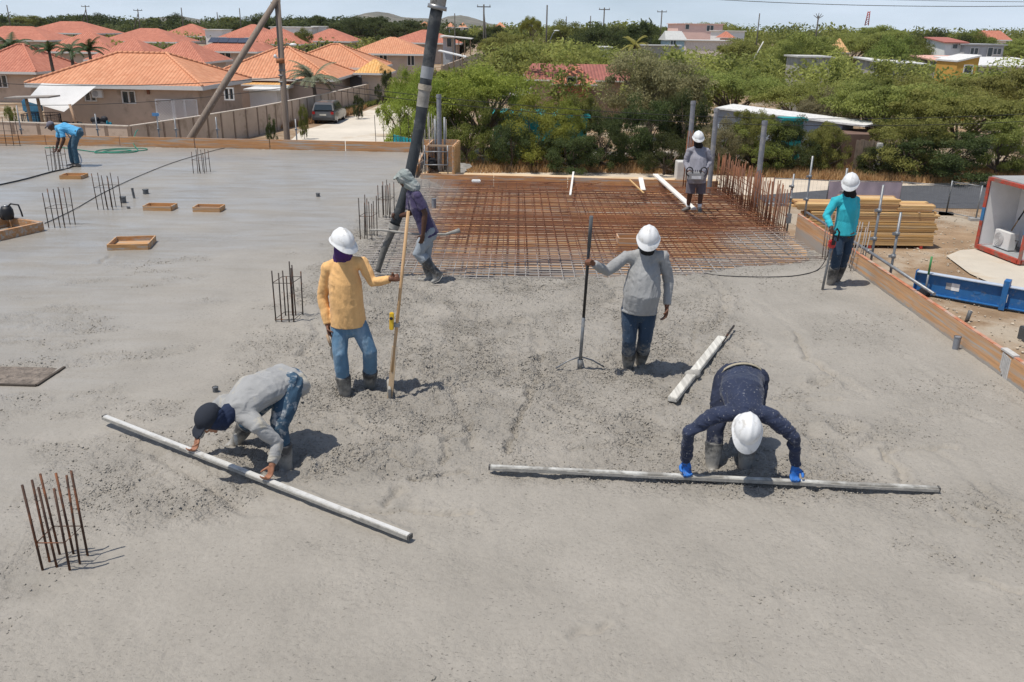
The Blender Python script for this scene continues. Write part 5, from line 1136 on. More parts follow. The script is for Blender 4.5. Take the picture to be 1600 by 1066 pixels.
def leaf_cloud(C, rad, tone, n, size, rng, flat=.6, up=.5, aspect=.45):
    """n leaves spread over clumps C (k,3) with radii rad (k,3)"""
    k = rng.integers(0, len(C), n); d = rng.normal(size=(n, 3)); d /= np.linalg.norm(d, axis=1)[:, None]; d[:, 2] = np.where(rng.random(n) < up, np.abs(d[:, 2]), d[:, 2])
    r = rng.random(n) ** .45; P = C[k] + d * rad[k] * r[:, None]
    N = d * .6 + rng.normal(size=(n, 3)) * .7; N[:, 2] += flat; N /= np.linalg.norm(N, axis=1)[:, None]
    a = np.cross(N, rng.normal(size=(n, 3))); a /= np.linalg.norm(a, axis=1)[:, None] + 1e-9; b = np.cross(N, a); s = size * rng.uniform(.55, 1.35, n)[:, None]
    V = np.stack([P - a*s - b*s*aspect*.25, P - b*s*aspect + a*s*.1, P + a*s, P + b*s*aspect], 1).reshape(-1, 3)
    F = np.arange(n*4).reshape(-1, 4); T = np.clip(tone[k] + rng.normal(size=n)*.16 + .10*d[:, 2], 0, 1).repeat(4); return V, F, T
def foliage(name, V, F, T, mat):
    me = np_mesh(name, V, F, [mat]); at = me.attributes.new('tone', 'FLOAT', 'POINT'); at.data.foreach_set('value', T.astype(np.float32)); return me
def tree_kind(seed, shape, nc, nl, leaf, mat):
    """unit tree (height 1, crown radius about 1): returns (trunk mesh, crown mesh)"""
    rng = np.random.default_rng(seed); C = []; 
    while len(C) < nc:
        p = rng.uniform(-1, 1, 3); h = p[:2] @ p[:2]
        if shape == 'umbrella':
            if h > 1: continue
            z_ = .62 + .30*(1 - h)**.5 * rng.uniform(.3, 1) - .22*rng.random()*(1 - .3*h); C.append((p[0]*.85, p[1]*.85, z_))
        elif shape == 'round':
            if p @ p > 1: continue
            C.append((p[0]*.75, p[1]*.75, .56 + p[2]*.34))
        else:                                   # bushy to the ground
            if h > 1: continue
            C.append((p[0]*.85, p[1]*.85, .10 + .84*rng.random()**.8*(1 - .35*h)))
    C = np.array(C); sc = rng.uniform(.55, 1.25, nc)[:, None]
    rad = sc * {'umbrella': np.array([.26, .26, .085]), 'round': np.array([.24, .24, .13]), 'bush': np.array([.25, .25, .12])}[shape]
    # wispy shoots that break the outline
    m = nc // 2; k = rng.integers(0, nc, m); Cs = C[k] * np.array([1.12, 1.12, 1]) + rng.normal(size=(m, 3)) * np.array([.08, .08, .05]); C2 = np.vstack([C, Cs]); rad2 = np.vstack([rad, np.tile([.10, .10, .05], (m, 1)) * rng.uniform(.5, 1.4, m)[:, None]])
    tone = np.clip(.25 + .55*rng.random(len(C2)), 0, 1)
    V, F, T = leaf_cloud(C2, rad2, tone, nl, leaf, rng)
    q = MB(); top = .5 if shape != 'bush' else .3; fork = Vector((0.03, .02, top*.45)); q.tube([(0, 0, -.05), (.01, 0, top*.2), fork], [.055, .045, .04], 8)
    for j in rng.choice(nc, min(nc, 16), False):
        c = Vector(C[j]); mid = lerp(fork, c, .5) + Vector(rng.normal(size=3))*.05; q.tube([fork, mid, c], [.028, .016, .006], 5)
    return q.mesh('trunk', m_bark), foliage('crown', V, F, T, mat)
L_olive = leaf_material('olive_leaf', (.155, .170, .043), (.345, .355, .095)); L_green = leaf_material('green_leaf', (.095, .125, .032), (.27, .295, .07)); L_dark = leaf_material('dark_leaf', (.038, .055, .02), (.11, .13, .04)); L_dry = leaf_material('dry_leaf', (.15, .135, .065), (.32, .285, .15)); L_lime = leaf_material('lime_leaf', (.17, .205, .035), (.385, .42, .08))
KIND = {'acacia': [tree_kind(s, 'umbrella', 60, 38000, .0165, L_olive) for s in (1, 2)], 'green': [tree_kind(s, 'round', 50, 34000, .0165, L_green) for s in (3, 4)], 'dry': [tree_kind(5, 'round', 60, 34000, .016, L_dry)], 'dark': [tree_kind(s, 'round', 46, 20000, .022, L_dark) for s in (6, 7)], 'lime': [tree_kind(8, 'umbrella', 60, 38000, .0165, L_lime)], 'bush': [tree_kind(9, 'bush', 50, 32000, .018, L_olive), tree_kind(10, 'bush', 50, 32000, .018, L_green)], 'darkbush': [tree_kind(11, 'bush', 50, 32000, .018, L_dark)], 'limebush': [tree_kind(12, 'bush', 50, 34000, .0165, L_lime)], 'drybush': [tree_kind(13, 'bush', 50, 26000, .016, L_dry)]}
TN = [0]
def tree(kind, px, D, top_py, half_px, label, name='tree', group=None, cat='tree', basez=None):
    X = U(px, 100, D).x; bz = ground_z(X, D) if basez is None else basez; zt = U(px, top_py, D).z; h = max(.6, zt - bz); w = half_px * D * .94 / FPX
    e = empty(name, (X, D, bz), label, cat, group); TN[0] += 1; tm, cm = KIND[kind][TN[0] % len(KIND[kind])]
    e.rotation_euler = (0, 0, (TN[0]*2.4) % 6.28); e.scale = (w, w*.95, h*1.02)
    if h > w*1.2 or True: link_mesh('trunk', tm, e)
    link_mesh('crown', cm, e); return e
NEAR = [('limebush', 628, 53, 112, 42, 'lime green bush at the edge of the dirt road'), ('lime', 690, 55, 94, 78, 'lime green thorn tree directly behind the pump hose'), ('drybush', 1140, 48.2, 172, 46, 'dry twiggy bush right of the operator'), ('bush', 1190, 49.2, 168, 44, 'olive bush hiding the wall of the white roofed building'), ('darkbush', 1250, 48.4, 180, 44, 'dark bush under the middle of the long white roof'), ('bush', 1312, 48.6, 188, 40, 'olive bush under the right end of the long white roof'),('limebush', 655, 50, 112, 62, 'lime green bushy tree at the corner left of the pump hose'), ('lime', 752, 52, 86, 104, 'wide lime green thorn tree right of the pump hose'), ('bush', 730, 49, 132, 56, 'leafy olive bush hanging over the upstand box'), ('limebush', 835, 49, 152, 70, 'lime green bush in front of the teal house wall'),
        ('green', 905, 56, 146, 52, 'green tree between the red roof and the teal house'), ('darkbush', 945, 48, 168, 50, 'dark bush standing right of the teal house wall'), ('dry', 1020, 62, 74, 112, 'large dry grey-green thorn tree in the middle background'), ('darkbush', 1010, 49.5, 148, 62, 'dark leafy bush below the dry thorn tree'),
        ('dark', 1075, 50, 138, 52, 'dark tree directly behind the operator'), ('acacia', 1150, 70, 92, 92, 'olive thorn tree above the white roof'), ('bush', 1200, 48.5, 176, 62, 'mixed bush under the long white roof'), ('drybush', 1150, 48.5, 196, 42, 'dry brown bush between the two grey pipes'), ('bush', 1292, 50, 192, 46, 'olive bush in front of the brown shed'),
        ('acacia', 1265, 66, 112, 92, 'spreading olive thorn tree behind the long white roof'), ('drybush', 1300, 58, 128, 62, 'bare twiggy shrub amid the thorn trees'), ('acacia', 1400, 55, 108, 112, 'broad olive thorn tree above the brown board gate'), ('green', 1375, 58, 118, 76, 'bright green crown amid the olive thorn trees'), ('acacia', 1520, 52, 118, 125, 'broad olive thorn tree above the container'), ('acacia', 1590, 60, 98, 96, 'olive thorn tree at the right edge above the container'),
        ('bush', 1440, 47.5, 178, 84, 'low olive thicket right of the brown board gate'), ('darkbush', 1500, 47, 200, 92, 'dark low thicket behind the asphalt road'), ('bush', 1590, 47.5, 180, 70, 'olive thicket directly behind the container'), ('darkbush', 1400, 47.5, 222, 42, 'dark low bush beside the concrete gate post'), ('acacia', 1480, 64, 100, 110, 'olive thorn tree below the yellow gabled house'),
        ('dark', 800, 47.6, 190, 46, 'small dark tree in front of the white railing'), ('darkbush', 900, 47.2, 205, 60, 'dark undergrowth along the pale path'), ('darkbush', 1050, 47.2, 205, 46, 'dark undergrowth beside the rusty column cage')]
for k, px, D, tp, hw, lb in NEAR: tree(k, px, D, tp, hw, lb, 'tree' if k not in ('bush', 'darkbush', 'drybush', 'limebush') else 'bush', cat='tree' if 'bush' not in k else 'bush')
MID = [('acacia', 860, 92, 52, 98, 'wide olive thorn tree behind the red roofed house'), ('acacia', 800, 118, 44, 60, 'thorn tree overhanging the parked white van'), ('dark', 770, 150, 38, 34, 'dark tree beside the far street bend'), ('dark', 935, 130, 36, 66, 'dark grove tree behind the wide thorn tree'), ('dark', 1000, 135, 32, 55, 'dark grove tree left of the pale blue house'), ('lime', 828, 190, 20, 18, 'bright yellow-green tree top on the skyline'), ('green', 885, 150, 30, 60, 'green tree under the thin skyline pole'), ('dark', 960, 150, 40, 60, 'dark tree under the skyline transformer pole'),
       ('acacia', 1180, 120, 48, 60, 'olive tree right of the white walled house'), ('acacia', 1255, 100, 42, 66, 'round-topped thorn tree above the grey sheds'), ('green', 1235, 92, 62, 40, 'leafy tree in front of the round-topped thorn tree'), ('green', 1390, 95, 52, 58, 'grey-green leafy tree behind the white sheds'), ('acacia', 1325, 130, 38, 66, 'thorn tree right of the orange thatched cone'), ('acacia', 1365, 170, 34, 60, 'thorn tree under the red lattice mast'), ('green', 1440, 110, 56, 46, 'green tree left of the brown roofed house'), ('dark', 1460, 150, 44, 60, 'dark tree behind the grey block house'), ('green', 1520, 150, 46, 48, 'light green tree behind the grey block house'), ('acacia', 1590, 140, 56, 50, 'tree in front of the far white house'), ('acacia', 1100, 205, 26, 56, 'tree rising behind the pink building'),
       ('dark', 165, 240, 20, 30, 'dark broad tree on the left skyline right of the crooked pole'), ('dark', 140, 235, 22, 30, 'dark tree on the left skyline behind the far roofs'), ('dark', 285, 235, 20, 24, 'dark round tree behind the hip roof under the lone pole'), ('dark', 250, 215, 26, 18, 'small dark round tree left of the lone skyline pole'), ('dark', 415, 210, 20, 40, 'dark tree on the skyline behind the wooden pole'), ('dark', 505, 220, 23, 34, 'dark tree behind the flat white building'), ('dark', 555, 190, 24, 44, 'tall dark tree behind the porch house'), ('dark', 592, 200, 24, 34, 'dark tree below the left hill'), ('dark', 640, 180, 30, 52, 'dark green tree left of the hose top'), ('green', 476, 145, 42, 22, 'green bush in front of the flat white building'), ('green', 60, 230, 24, 46, 'green tree at the far left skyline'), ('dark', 8, 215, 22, 26, 'dark tree at the left picture edge on the skyline'), ('green', 370, 225, 26, 40, 'green tree right of the lone skyline pole'), ('dark', 720, 150, 44, 30, 'dark tree right of the hose in the far street')]
for k, px, D, tp, hw, lb in MID: tree(k, px, D, tp, hw, lb)
# the woods behind, which read as one mass
def woods(name, label, D0, D1, x0, x1, tp, n, mat, seed, nl=52000):
    rng = np.random.default_rng(seed); C = []; rad = []
    for i in range(n):
        px = rng.uniform(x0, x1); D = rng.uniform(D0, D1); t = tp(px) + rng.uniform(-3, 12); p = U(px, t, D); bz = ground_z(p.x, D); hgt = max(2.5, p.z - bz); w = rng.uniform(2.5, 5.5)*D/200
        for k in range(3): C.append((p.x + rng.normal()*w*.6, D + rng.normal()*w*.5, bz + hgt*rng.uniform(.35, .9))); rad.append((w, w, hgt*.28))
    C = np.array(C); rad = np.array(rad); V, F, T = leaf_cloud(C, rad, rng.random(len(C)), nl, .0018*(D0 + D1)/2, rng); V[:, 2] = np.maximum(V[:, 2], GZ)
    o = link_mesh(name, foliage(name, V, F, T, mat)); tag(o, label, 'trees', kind='stuff')
woods('far_woods', 'dense dark woods along the left skyline', 205, 300, -60, 760, lambda p: np.interp(p, [-60, 130, 200, 330, 430, 560, 700, 760], [24, 26, 30, 32, 28, 30, 38, 42]), 210, L_dark, 71)
woods('far_woods', 'mixed green woods along the right skyline', 190, 340, 740, 1680, lambda p: np.interp(p, [740, 900, 1000, 1200, 1400, 1680], [42, 40, 38, 42, 45, 50]), 240, L_green, 72)
woods('scrub_belt', 'olive scrub filling the middle ground on the right', 68, 150, 780, 1680, lambda p: np.interp(p, [780, 1000, 1100, 1400, 1680], [72, 78, 84, 96, 100]), 190, L_olive, 73, 105000)
woods('garden_scrub', 'green garden scrub between the tiled houses', 110, 200, -40, 640, lambda p: np.interp(p, [-40, 300, 640], [66, 68, 66]), 60, L_green, 74, 16000)
# dry grass and weeds
def grass(name, label, n, area, h, mat, seed, w=.02):
    rng = np.random.default_rng(seed); P = area(rng, n); a = rng.uniform(0, 6.28, n); hh = h*rng.uniform(.4, 1.25, n); lx, ly = rng.normal(size=n)*.3*hh, rng.normal(size=n)*.3*hh
    dx_, dy_ = np.cos(a)*w, np.sin(a)*w; z0 = np.full(n, GZ)
    V = np.stack([np.stack([P[:, 0]-dx_, P[:, 1]-dy_, z0], 1), np.stack([P[:, 0]+dx_, P[:, 1]+dy_, z0], 1), np.stack([P[:, 0]+lx, P[:, 1]+ly, z0+hh], 1)], 1).reshape(-1, 3)
    o = link_mesh(name, foliage(name, V, np.arange(n*3).reshape(-1, 3), rng.random(n).repeat(3), mat)); tag(o, label, 'grass', kind='stuff')
m_dryg = leaf_material('dry_grass_blade', (.42, .25, .10), (.60, .42, .20), .3)
def strip(pts, dpt):
    P = [G(a, b, GZ) for a, b in pts]
    def f(rng, n):
        t = rng.uniform(0, len(P)-1.001, n); i = t.astype(int); fr = (t - i)[:, None]; A = np.array([[p.x, p.y] for p in P]); q = A[i]*(1-fr) + A[i+1]*fr; q[:, 1] += rng.random(n)**1.4*dpt; return q
    return f
grass('dry_grass', 'strip of dry golden grass along the far road', 26000, strip([(650, 272), (900, 270), (1120, 274), (1300, 283), (1450, 287), (1560, 284), (1700, 286)], 5.0), .42, m_dryg, 81, .03)
grass('dry_weeds', 'dry weeds on the verge below the garden wall', 9000, strip([(330, 222), (400, 210), (450, 200), (520, 188), (560, 176)], 5), .45, m_dryg, 82, .04)
grass('green_weeds', 'green weeds along the foot of the garden wall', 3500, strip([(345, 212), (420, 200), (480, 188), (560, 172), (600, 160)], 1.5), .5, L_green, 83, .05)
# palms
def palm(label, px, D, top_py, half_px, nf=16, base_py=None, mat=None):
    c = U(px, top_py, D); bz = ground_z(c.x, D); w = half_px*D*.94/FPX; e = empty('palm_tree', (c.x, D, bz), label, 'palm'); ctr = Vector((c.x, D, c.z - w*.45)); q = MB(); q.tube([(c.x, D, bz), (c.x + .1, D, (bz + ctr.z)/2), ctr], [.22, .17, .13], 8); q.build('trunk', m_bark, e)
    for k in range(nf):
        a = k*2.4 + jit(.2); el = random.uniform(.2, 1.2); V = []; F = []; pts = []; p = ctr.copy(); d = Vector((math.cos(a)*math.cos(el), math.sin(a)*math.cos(el), math.sin(el)))
        for i in range(9): pts.append(p.copy()); p += d*w*.15; d.z -= .20; d.normalize()
        q = MB(); q.tube(pts, [.03*(1 - i/10) for i in range(9)], 4)
        for i in range(1, 9):
            t = (pts[i] - pts[i-1]).normalized(); sdv = t.cross(z).normalized() if abs(t.z) < .98 else Vector((1, 0, 0))
            for s in (-1, 1):
                for m_ in (0, .5):
                    b0 = lerp(pts[i-1], pts[i], m_); ln = w*.30*(1.1 - abs(i - 4)/6); tp_ = b0 + (sdv*s*.8 + t*.6 - z*.35).normalized()*ln; q.add([b0 - t*.03*w, b0 + t*.05*w, tp_], [(0, 1, 2)])
        q.build('frond', mat or M('palm_leaf', (.045, .075, .02), .6, .25, 3, trans=.2), e)
palm('palm between the two nearest left roofs, the leftmost', 15, 92, 60, 32); palm('palm left of the orange roof ridge, first from the left', 75, 84, 70, 22); palm('palm left of the orange roof ridge, second', 108, 82, 68, 26); palm('palm left of the orange roof ridge, with arching fronds', 137, 80, 66, 28); palm('small palm at the left between the roofs', 45, 90, 66, 18)
palm('grey-green palm behind the garden wall near the wooden pole', 488, 75, 106, 42, 26, mat=M('dusty_palm_leaf', (.16, .17, .10), .7, .25, 3, trans=.15)); palm('yellowish palm in front of the dark grove', 992, 84, 62, 22, 14, mat=M('yellow_palm_leaf', (.20, .18, .03), .6, .2, 3))
# cactus clump on the skyline
e = empty('cactus', (U(1008, 40, 140).x, 140, ground_z(30, 140)), 'tall column cactus clump on the skyline above the grove', 'cactus')
for k in range(9):
    x = U(1000 + k*2.6, 40, 140).x; zt = U(1000, 27 + random.uniform(0, 12), 140).z; q = MB(); q.tube([(x, 140 + jit(.5), ground_z(30, 140)), (x + jit(.3), 140, zt - .5), (x + jit(.3), 140, zt)], [.16, .15, .08], 7); q.build('stem', M('cactus_green', (.06, .08, .045), .8), e)
# ------------------------------------------------------------------ houses
def tile_material(name, c1, c2):
    if name in MATS: return MATS[name]
    m = bpy.data.materials.new(name); m.use_nodes = True; N = NT(m); p = N.n['Principled BSDF']; uv = N.new('ShaderNodeUVMap').outputs[0]; s = N.new('ShaderNodeSeparateXYZ'); N.link(uv, s.inputs[0])
    pos = N.new('ShaderNodeNewGeometry').outputs['Position']
    wu = N.math('ABSOLUTE', N.math('SINE', N.math('MULTIPLY', s.outputs[0], math.pi/.28))); wv = N.math('FRACT', N.math('MULTIPLY', s.outputs[1], 1/.36))
    h = N.math('ADD', N.math('MULTIPLY', wu, .06), N.math('MULTIPLY', wv, -.035)); b = N.new('ShaderNodeBump', i={'Strength': 1.0, 'Distance': 1.0}); N.link(h, b.inputs['Height']); N.link(b.outputs[0], p.inputs['Normal'])
    br = N.new('ShaderNodeTexNoise', i={'Scale': 1.0}); mp = N.new('ShaderNodeVectorMath', operation='SNAP', i={1: (.28, .36, 1)}); N.link(uv, mp.inputs[0]); wn = N.new('ShaderNodeTexWhiteNoise', noise_dimensions='2D'); N.link(mp.outputs[0], wn.inputs['Vector'])
    c = N.mix(wn.outputs['Value'], c1, c2); c = N.mix(N.math('MULTIPLY', N.ramp(N.noise(.35, pos, 4, .6), .45, .75), .35), c, tuple(x*.62 for x in c1))
    N.link(c, p.inputs['Base Color']); p.inputs['Roughness'].default_value = .8; MATS[name] = m; return m
T_or = tile_material('orange_clay_tiles', (.56, .23, .115), (.655, .305, .165)); T_red = tile_material('red_clay_tiles', (.44, .15, .09), (.53, .20, .125)); T_yel = tile_material('yellow_clay_tiles', (.66, .33, .09), (.74, .42, .15)); T_wht = tile_material('pale_sheet_roof', (.70, .67, .60), (.76, .73, .66)); T_dkred = tile_material('weathered_red_roof', (.30, .10, .075), (.38, .135, .10)); T_pnk = tile_material('pink_sheet_roof', (.62, .36, .28), (.66, .40, .32))
m_wall = M('beige_plaster', (.54, .41, .31), .9, .08, 1.5, .004, 30, stain=((.28, .21, .15), .2, .6)); m_wall2 = M('grey_beige_plaster', (.50, .41, .335), .9, .1, 1.2); m_trim = M('white_trim', (.68, .66, .62), .7, .05); m_glass = M('dark_glass', (.02, .03, .035), .1, .2, 1, spec=.7); m_wwhite = M('white_wall', (.80, .79, .76), .85, .06, 1.2)
def roof_mesh(name, A, B, depth, rise, mat, par, ridge=None, hipf=.9, th=.12):
    """hip roof over the eave line A-B (front) running back by depth"""
    A, B = Vector(A), Vector(B); d = (B - A); L = d.length; d.normalize(); n = Vector((-d.y, d.x, 0)); n = n if n.y > 0 else -n
    ins = min(depth/2*hipf, L*.46); r0, r1 = A + d*ins + n*depth/2 + z*rise, B - d*ins + n*depth/2 + z*rise; C, D_ = B + n*depth, A + n*depth
    if ridge is not None: r0, r1 = Vector(ridge[0]), Vector(ridge[1])
    off = Vector(root_of(par).location); P = [p - off for p in (A, B, C, D_, r0, r1)] ; Q = [p - z*th for p in P[:4]]
    me = bpy.data.meshes.new(name); me.from_pydata([*P, *Q], [], [(0, 1, 5, 4), (1, 2, 5), (2, 3, 4, 5), (3, 0, 4), (3, 2, 1, 0)]); me.materials.append(mat)
    uvl = me.uv_layers.new(); 
    for f in me.polygons:
        vs_ = [me.vertices[i].co for i in f.vertices]; e_ = (vs_[1] - vs_[0]).normalized(); nn = f.normal; up_ = nn.cross(e_)
        for li, vi in zip(f.loop_indices, f.vertices): q_ = me.vertices[vi].co - vs_[0]; uvl.data[li].uv = (q_.dot(e_) + 50, q_.dot(up_) + 50)
    o = link_mesh(name, me, par); return o, (A, B, C, D_, r0, r1), d, n
def window(par, p, d, n, w, h, mat=None, panes=2):
    """framed window on a wall; n points into the wall"""
    q = MB(); 
    for s in (-1, 1): q.beam(p + d*s*(w/2 - .04) - z*h/2 - n*.03, p + d*s*(w/2 - .04) + z*h/2 - n*.03, .08, .10, n)
    for s in (-1, 1): q.beam(p - d*(w/2 - .08) + z*s*(h/2 - .04) - n*.03, p + d*(w/2 - .08) + z*s*(h/2 - .04) - n*.03, .10, .08)
    if panes == 2: q.beam(p - z*(h/2 - .08) - n*.028, p + z*(h/2 - .08) - n*.028, .07, .09, n)
    f = q.build('window', mat or m_trim, par); f['kind'] = 'part'; del f['kind']
    for k in range(panes):
        g = MB(); c = p + d*((k - (panes-1)/2)*w/panes) - n*.015; g.beam(c - d*(w/panes/2 - .09), c + d*(w/panes/2 - .09), .02, h - .16); g.build('pane', m_glass, f)
def house(label, x0, x1, ey, D, depth=11, rise=2.2, tiles=None, wall=None, wins=(), name='house', ey1=None, yaw=0.0, inset=.7, hipf=.9, caps=False, hmax=None, door=None, fas=.22):
    """wins: (px, py, width, height) on the front wall"""
    A = U(x0, ey, D); zz = A.z; B = U(x1, ey, D + yaw); B.z = zz; e = empty(name, ((A.x+B.x)/2, D + depth/2, ground_z((A.x+B.x)/2, D)), label, 'house'); gz = ground_z((A.x+B.x)/2, D + depth/2) - .3
    rf, (A, B, C, D_, r0, r1), d, n = roof_mesh('roof', A, B, depth, rise, tiles or T_or, e, hipf=hipf)
    for k, (p0, p1) in enumerate(((A, B), (B, C), (D_, A))):
        q = MB(); o_ = (p1 - p0).normalized(); nn = Vector((o_.y, -o_.x, 0)); s_ = 1 if nn.dot((A + C)/2 - p0) < 0 else -1; q.beam(p0 + nn*s_*.012 - z*fas/2, p1 + nn*s_*.012 - z*fas/2, .03, fas); q.build('fascia', m_trim, rf)
    if caps:
        for p0, p1 in ((r0, r1), (A, r0), (B, r1), (C, r1)):
            m_ = max(2, int((p1 - p0).length/.42)); q = MB()
            for i in range(m_): q.tube([lerp(p0, p1, i/m_) + z*.02, lerp(p0, p1, (i+.97)/m_) + z*.045], [.10, .12], 6)
            o = q.build('ridge_caps', tiles or T_or, rf); o['kind'] = 'stuff'
    wl = [A + d*inset + n*inset, B - d*inset + n*inset, C - d*inset - n*inset, D_ + d*inset - n*inset]
    q = MB(); q.add([*[Vector((p.x, p.y, gz)) for p in wl], *[Vector((p.x, p.y, zz - .06)) for p in wl]], [(0, 1, 5, 4), (1, 2, 6, 5), (2, 3, 7, 6), (3, 0, 4, 7), (4, 5, 6, 7)]); q.build('wall', wall or m_wall2, e)
    Yw = D + inset
    for px, py, w, h in wins: p = U(px, py, Yw); t = (p - wl[0]).dot(d); p = Vector((wl[0].x, wl[0].y, 0)) + d*t; p.z = U(px, py, p.y).z; window(e, p, d, n, w, h)
    return e, (A, B, C, D_, r0, r1), d, n, wl
# the nearest house
e, cor, d, n, wl = house('nearest beige house with bright orange tiled hip roof', 38, 316, 130, 65, 10.5, 2.05, T_or, m_wall, [(205, 152, 1.05, .95), (144, 150, .9, .8), (363.5, 147, .75, .9)], caps=True, fas=.3, yaw=-.6)
for px in (257, 277, 297):                       # white lattice screens on the front wall
    p = U(px + 6, 163, 65.5); w = 1.35 if px == 257 else .9; q = MB(); hh = 1.95; c = Vector((p.x, 64.85, GZ + 1.15)); m_lat = M('white_lattice', (.74, .73, .71), .7)
    for k in range(-9, 10):
        for s in (-1, 1):
            x0_, z0_ = k*.22, -hh/2; L_ = []
            for t in (0, hh):
                L_.append((max(-w/2, min(w/2, x0_ + s*t)), t))
            ta, tb = 0, hh; xa, xb = x0_, x0_ + s*hh
            if s > 0: ta, tb = max(0, -w/2 - x0_), min(hh, w/2 - x0_)
            else: ta, tb = max(0, x0_ - w/2), min(hh, x0_ + w/2)
            if tb - ta > .05: q.beam(c + Vector((x0_ + s*ta, s*.01, z0_ + ta)), c + Vector((x0_ + s*tb, s*.01, z0_ + tb)), .012, .05, (0, -1, 0) if False else (s*-.7, 0, .7))
    for s in (-1, 1): q.beam(c + Vector((s*w/2, 0, -hh/2)), c + Vector((s*w/2, 0, hh/2)), .06, .05, (0, 1, 0)); q.beam(c + Vector((-w/2, 0, s*hh/2)), c + Vector((w/2, 0, s*hh/2)), .05, .06)
    o = q.build('lattice_screen', m_lat, e); o['kind'] = 'stuff'
q = MB(); p = U(154, 146, 65.5); q.box((p.x, 65.35, p.z), (.8, .32, .6)); ac2 = bevel(q.build('outdoor_unit', M('white_enamel', (.72, .72, .7)), e), .03); q = MB(); q.tube([(p.x - .1, 65.19, p.z), (p.x - .1, 65.17, p.z)], .22, 16); q.build('fan', M('grey_grille', (.42, .42, .42)), ac2)
q = MB(); p = U(235, 143, 65.6); q.box((p.x, 65.2, p.z), (.18, .12, .36)); q.build('wall_lamp', M('rust_lamp', (.22, .09, .05), .7), e)
# shade sail, pergola, trampoline net and porch things in its yard
a, b, c, d4 = U(65, 130, 64.2), U(150, 135, 64.0), U(100, 175, 61.5), U(40, 158, 61.5); V = []; F = []; nx = 12
for i in range(nx+1):
    for j in range(nx+1):
        u_, v_ = i/nx, j/nx; p = lerp(lerp(a, b, u_), lerp(d4, c, u_), v_); p.z -= .9*math.sin(math.pi*u_)*math.sin(math.pi*v_)*.35; V.append(p)
for i in range(nx):
    for j in range(nx): F.append((i*(nx+1)+j, (i+1)*(nx+1)+j, (i+1)*(nx+1)+j+1, i*(nx+1)+j+1))
q = MB(); q.add(V, F, 0, True); o = q.build('shade_sail', M('white_canvas', (.74, .73, .71), .85, .05, 2, trans=.2), None, (c.x, c.y, GZ)); tag(o, 'white shade sail stretched from the nearest house over its yard', 'shade sail')
e2 = empty('pergola', U(55, 190, 60.5), 'small grey timber pergola in the yard at far left', 'pergola'); e2.location.z = GZ
for px in (44, 62): p = U(px, 160, 60.5); q = MB(); q.tube([(p.x, 60.5, GZ), (p.x - .1, 60.5, U(px, 152, 60.5).z)], .12, 6); q.build('post', m_timber2, e2)
p, p_ = U(16, 152.5, 60.5), U(85, 151, 60.5); q = MB(); q.beam(p, p_, 1.6, .10); q.build('roof_board', M('grey_board', (.28, .25, .22), .9), e2)
e2 = empty('trampoline', (U(66, 180, 61.5).x, 61.5, GZ), 'round trampoline with black safety net in the yard', 'trampoline'); ct = Vector((U(64, 180, 61.8).x, 61.8, GZ)); rr = 1.25
for k in range(8):
    t = k*math.pi/4; q = MB(); q.tube([ct + Vector((rr*math.cos(t), rr*math.sin(t), 0)), ct + Vector((rr*math.cos(t), rr*math.sin(t), 1.25))], .03, 6); q.build('pole', m_blk, e2)
q = MB(); q.tube([ct + Vector((0, 0, .38)), ct + Vector((0, 0, .42))], rr, 24); q.build('mat', m_blk, e2)
for zz in (.45, 1.25): q = MB(); q.tube([ct + Vector((rr*math.cos(t), rr*math.sin(t), zz)) for t in np.linspace(0, 2*math.pi, 33)], .025, 5, cap=False); q.build('hoop', m_blk, e2)
q = MB(); m_ = 48
for i in range(m_):
    t = 2*math.pi*i/m_; q.tube([ct + Vector((rr*math.cos(t), rr*math.sin(t), .45)), ct + Vector((rr*math.cos(t), rr*math.sin(t), 1.25))], .008, 3)
for k in range(7): q.tube([ct + Vector((rr*math.cos(t), rr*math.sin(t), .52 + .1*k)) for t in np.linspace(0, 2*math.pi, 33)], .008, 3, cap=False)
o = q.build('net', m_blk, e2); o['kind'] = 'stuff'
for lb, px, py, w, h, col in (('dark motorbike under a cover on the porch of the nearest house', 152, 178, 1.3, 1.1, (.02, .02, .025)), ('terracotta pot with a yellow-green plant on the yard wall', 163, 188, .4, .5, (.35, .2, .08)), ('teal water drum beside the porch of the nearest house', 171, 186, .35, .85, (.02, .22, .30)), ('dark low bench by the house wall', 188, 188, .9, .45, (.05, .045, .04)), ('dark heap of garden things under the shade sail', 105, 180, 1.6, .8, (.03, .03, .03))):
    p = U(px, py, 62.2); q = MB(); e2 = empty('porch_item', (p.x, 62.2, GZ), lb, 'yard item')
    for k in range(7): q.ball((p.x + jit(w*.4), 62.2 + jit(.2), GZ + h*random.uniform(.2, .9)), (w*random.uniform(.12, .3), .2, h*random.uniform(.1, .25)), None, 10)
    q.tube([(p.x, 62.2, GZ), (p.x, 62.2, GZ + h*.6)], w*.35, 10)
    remesh(q, .06, 1, 'body', M('item_%d' % px, col, .7, .3, 4), e2)
p = U(118, 172, 61.0); q = MB(); q.tube([(p.x, 61, GZ), (p.x - .35, 61, U(115, 163, 61).z)], .09, 8); tag(q.build('sail_mast', wood('mast_timber', (.42, .27, .17), 'z'), None, (p.x, 61, GZ)), 'brown timber mast holding the corner of the shade sail', 'mast')
q = MB(); p = U(47, 145, 63); q.box((p.x, 63, GZ + 1.7), (1.3, .5, .9)); q.box((p.x, 63, GZ + .6), (1.0, .4, 1.3)); tag(bevel(q.build('blue_tank', M('blue_tarp', (.06, .22, .36), .7, .2), None, (p.x, 63, GZ)), .1, 2), 'blue tarpaulin covered tank at the corner of the left house', 'tank')
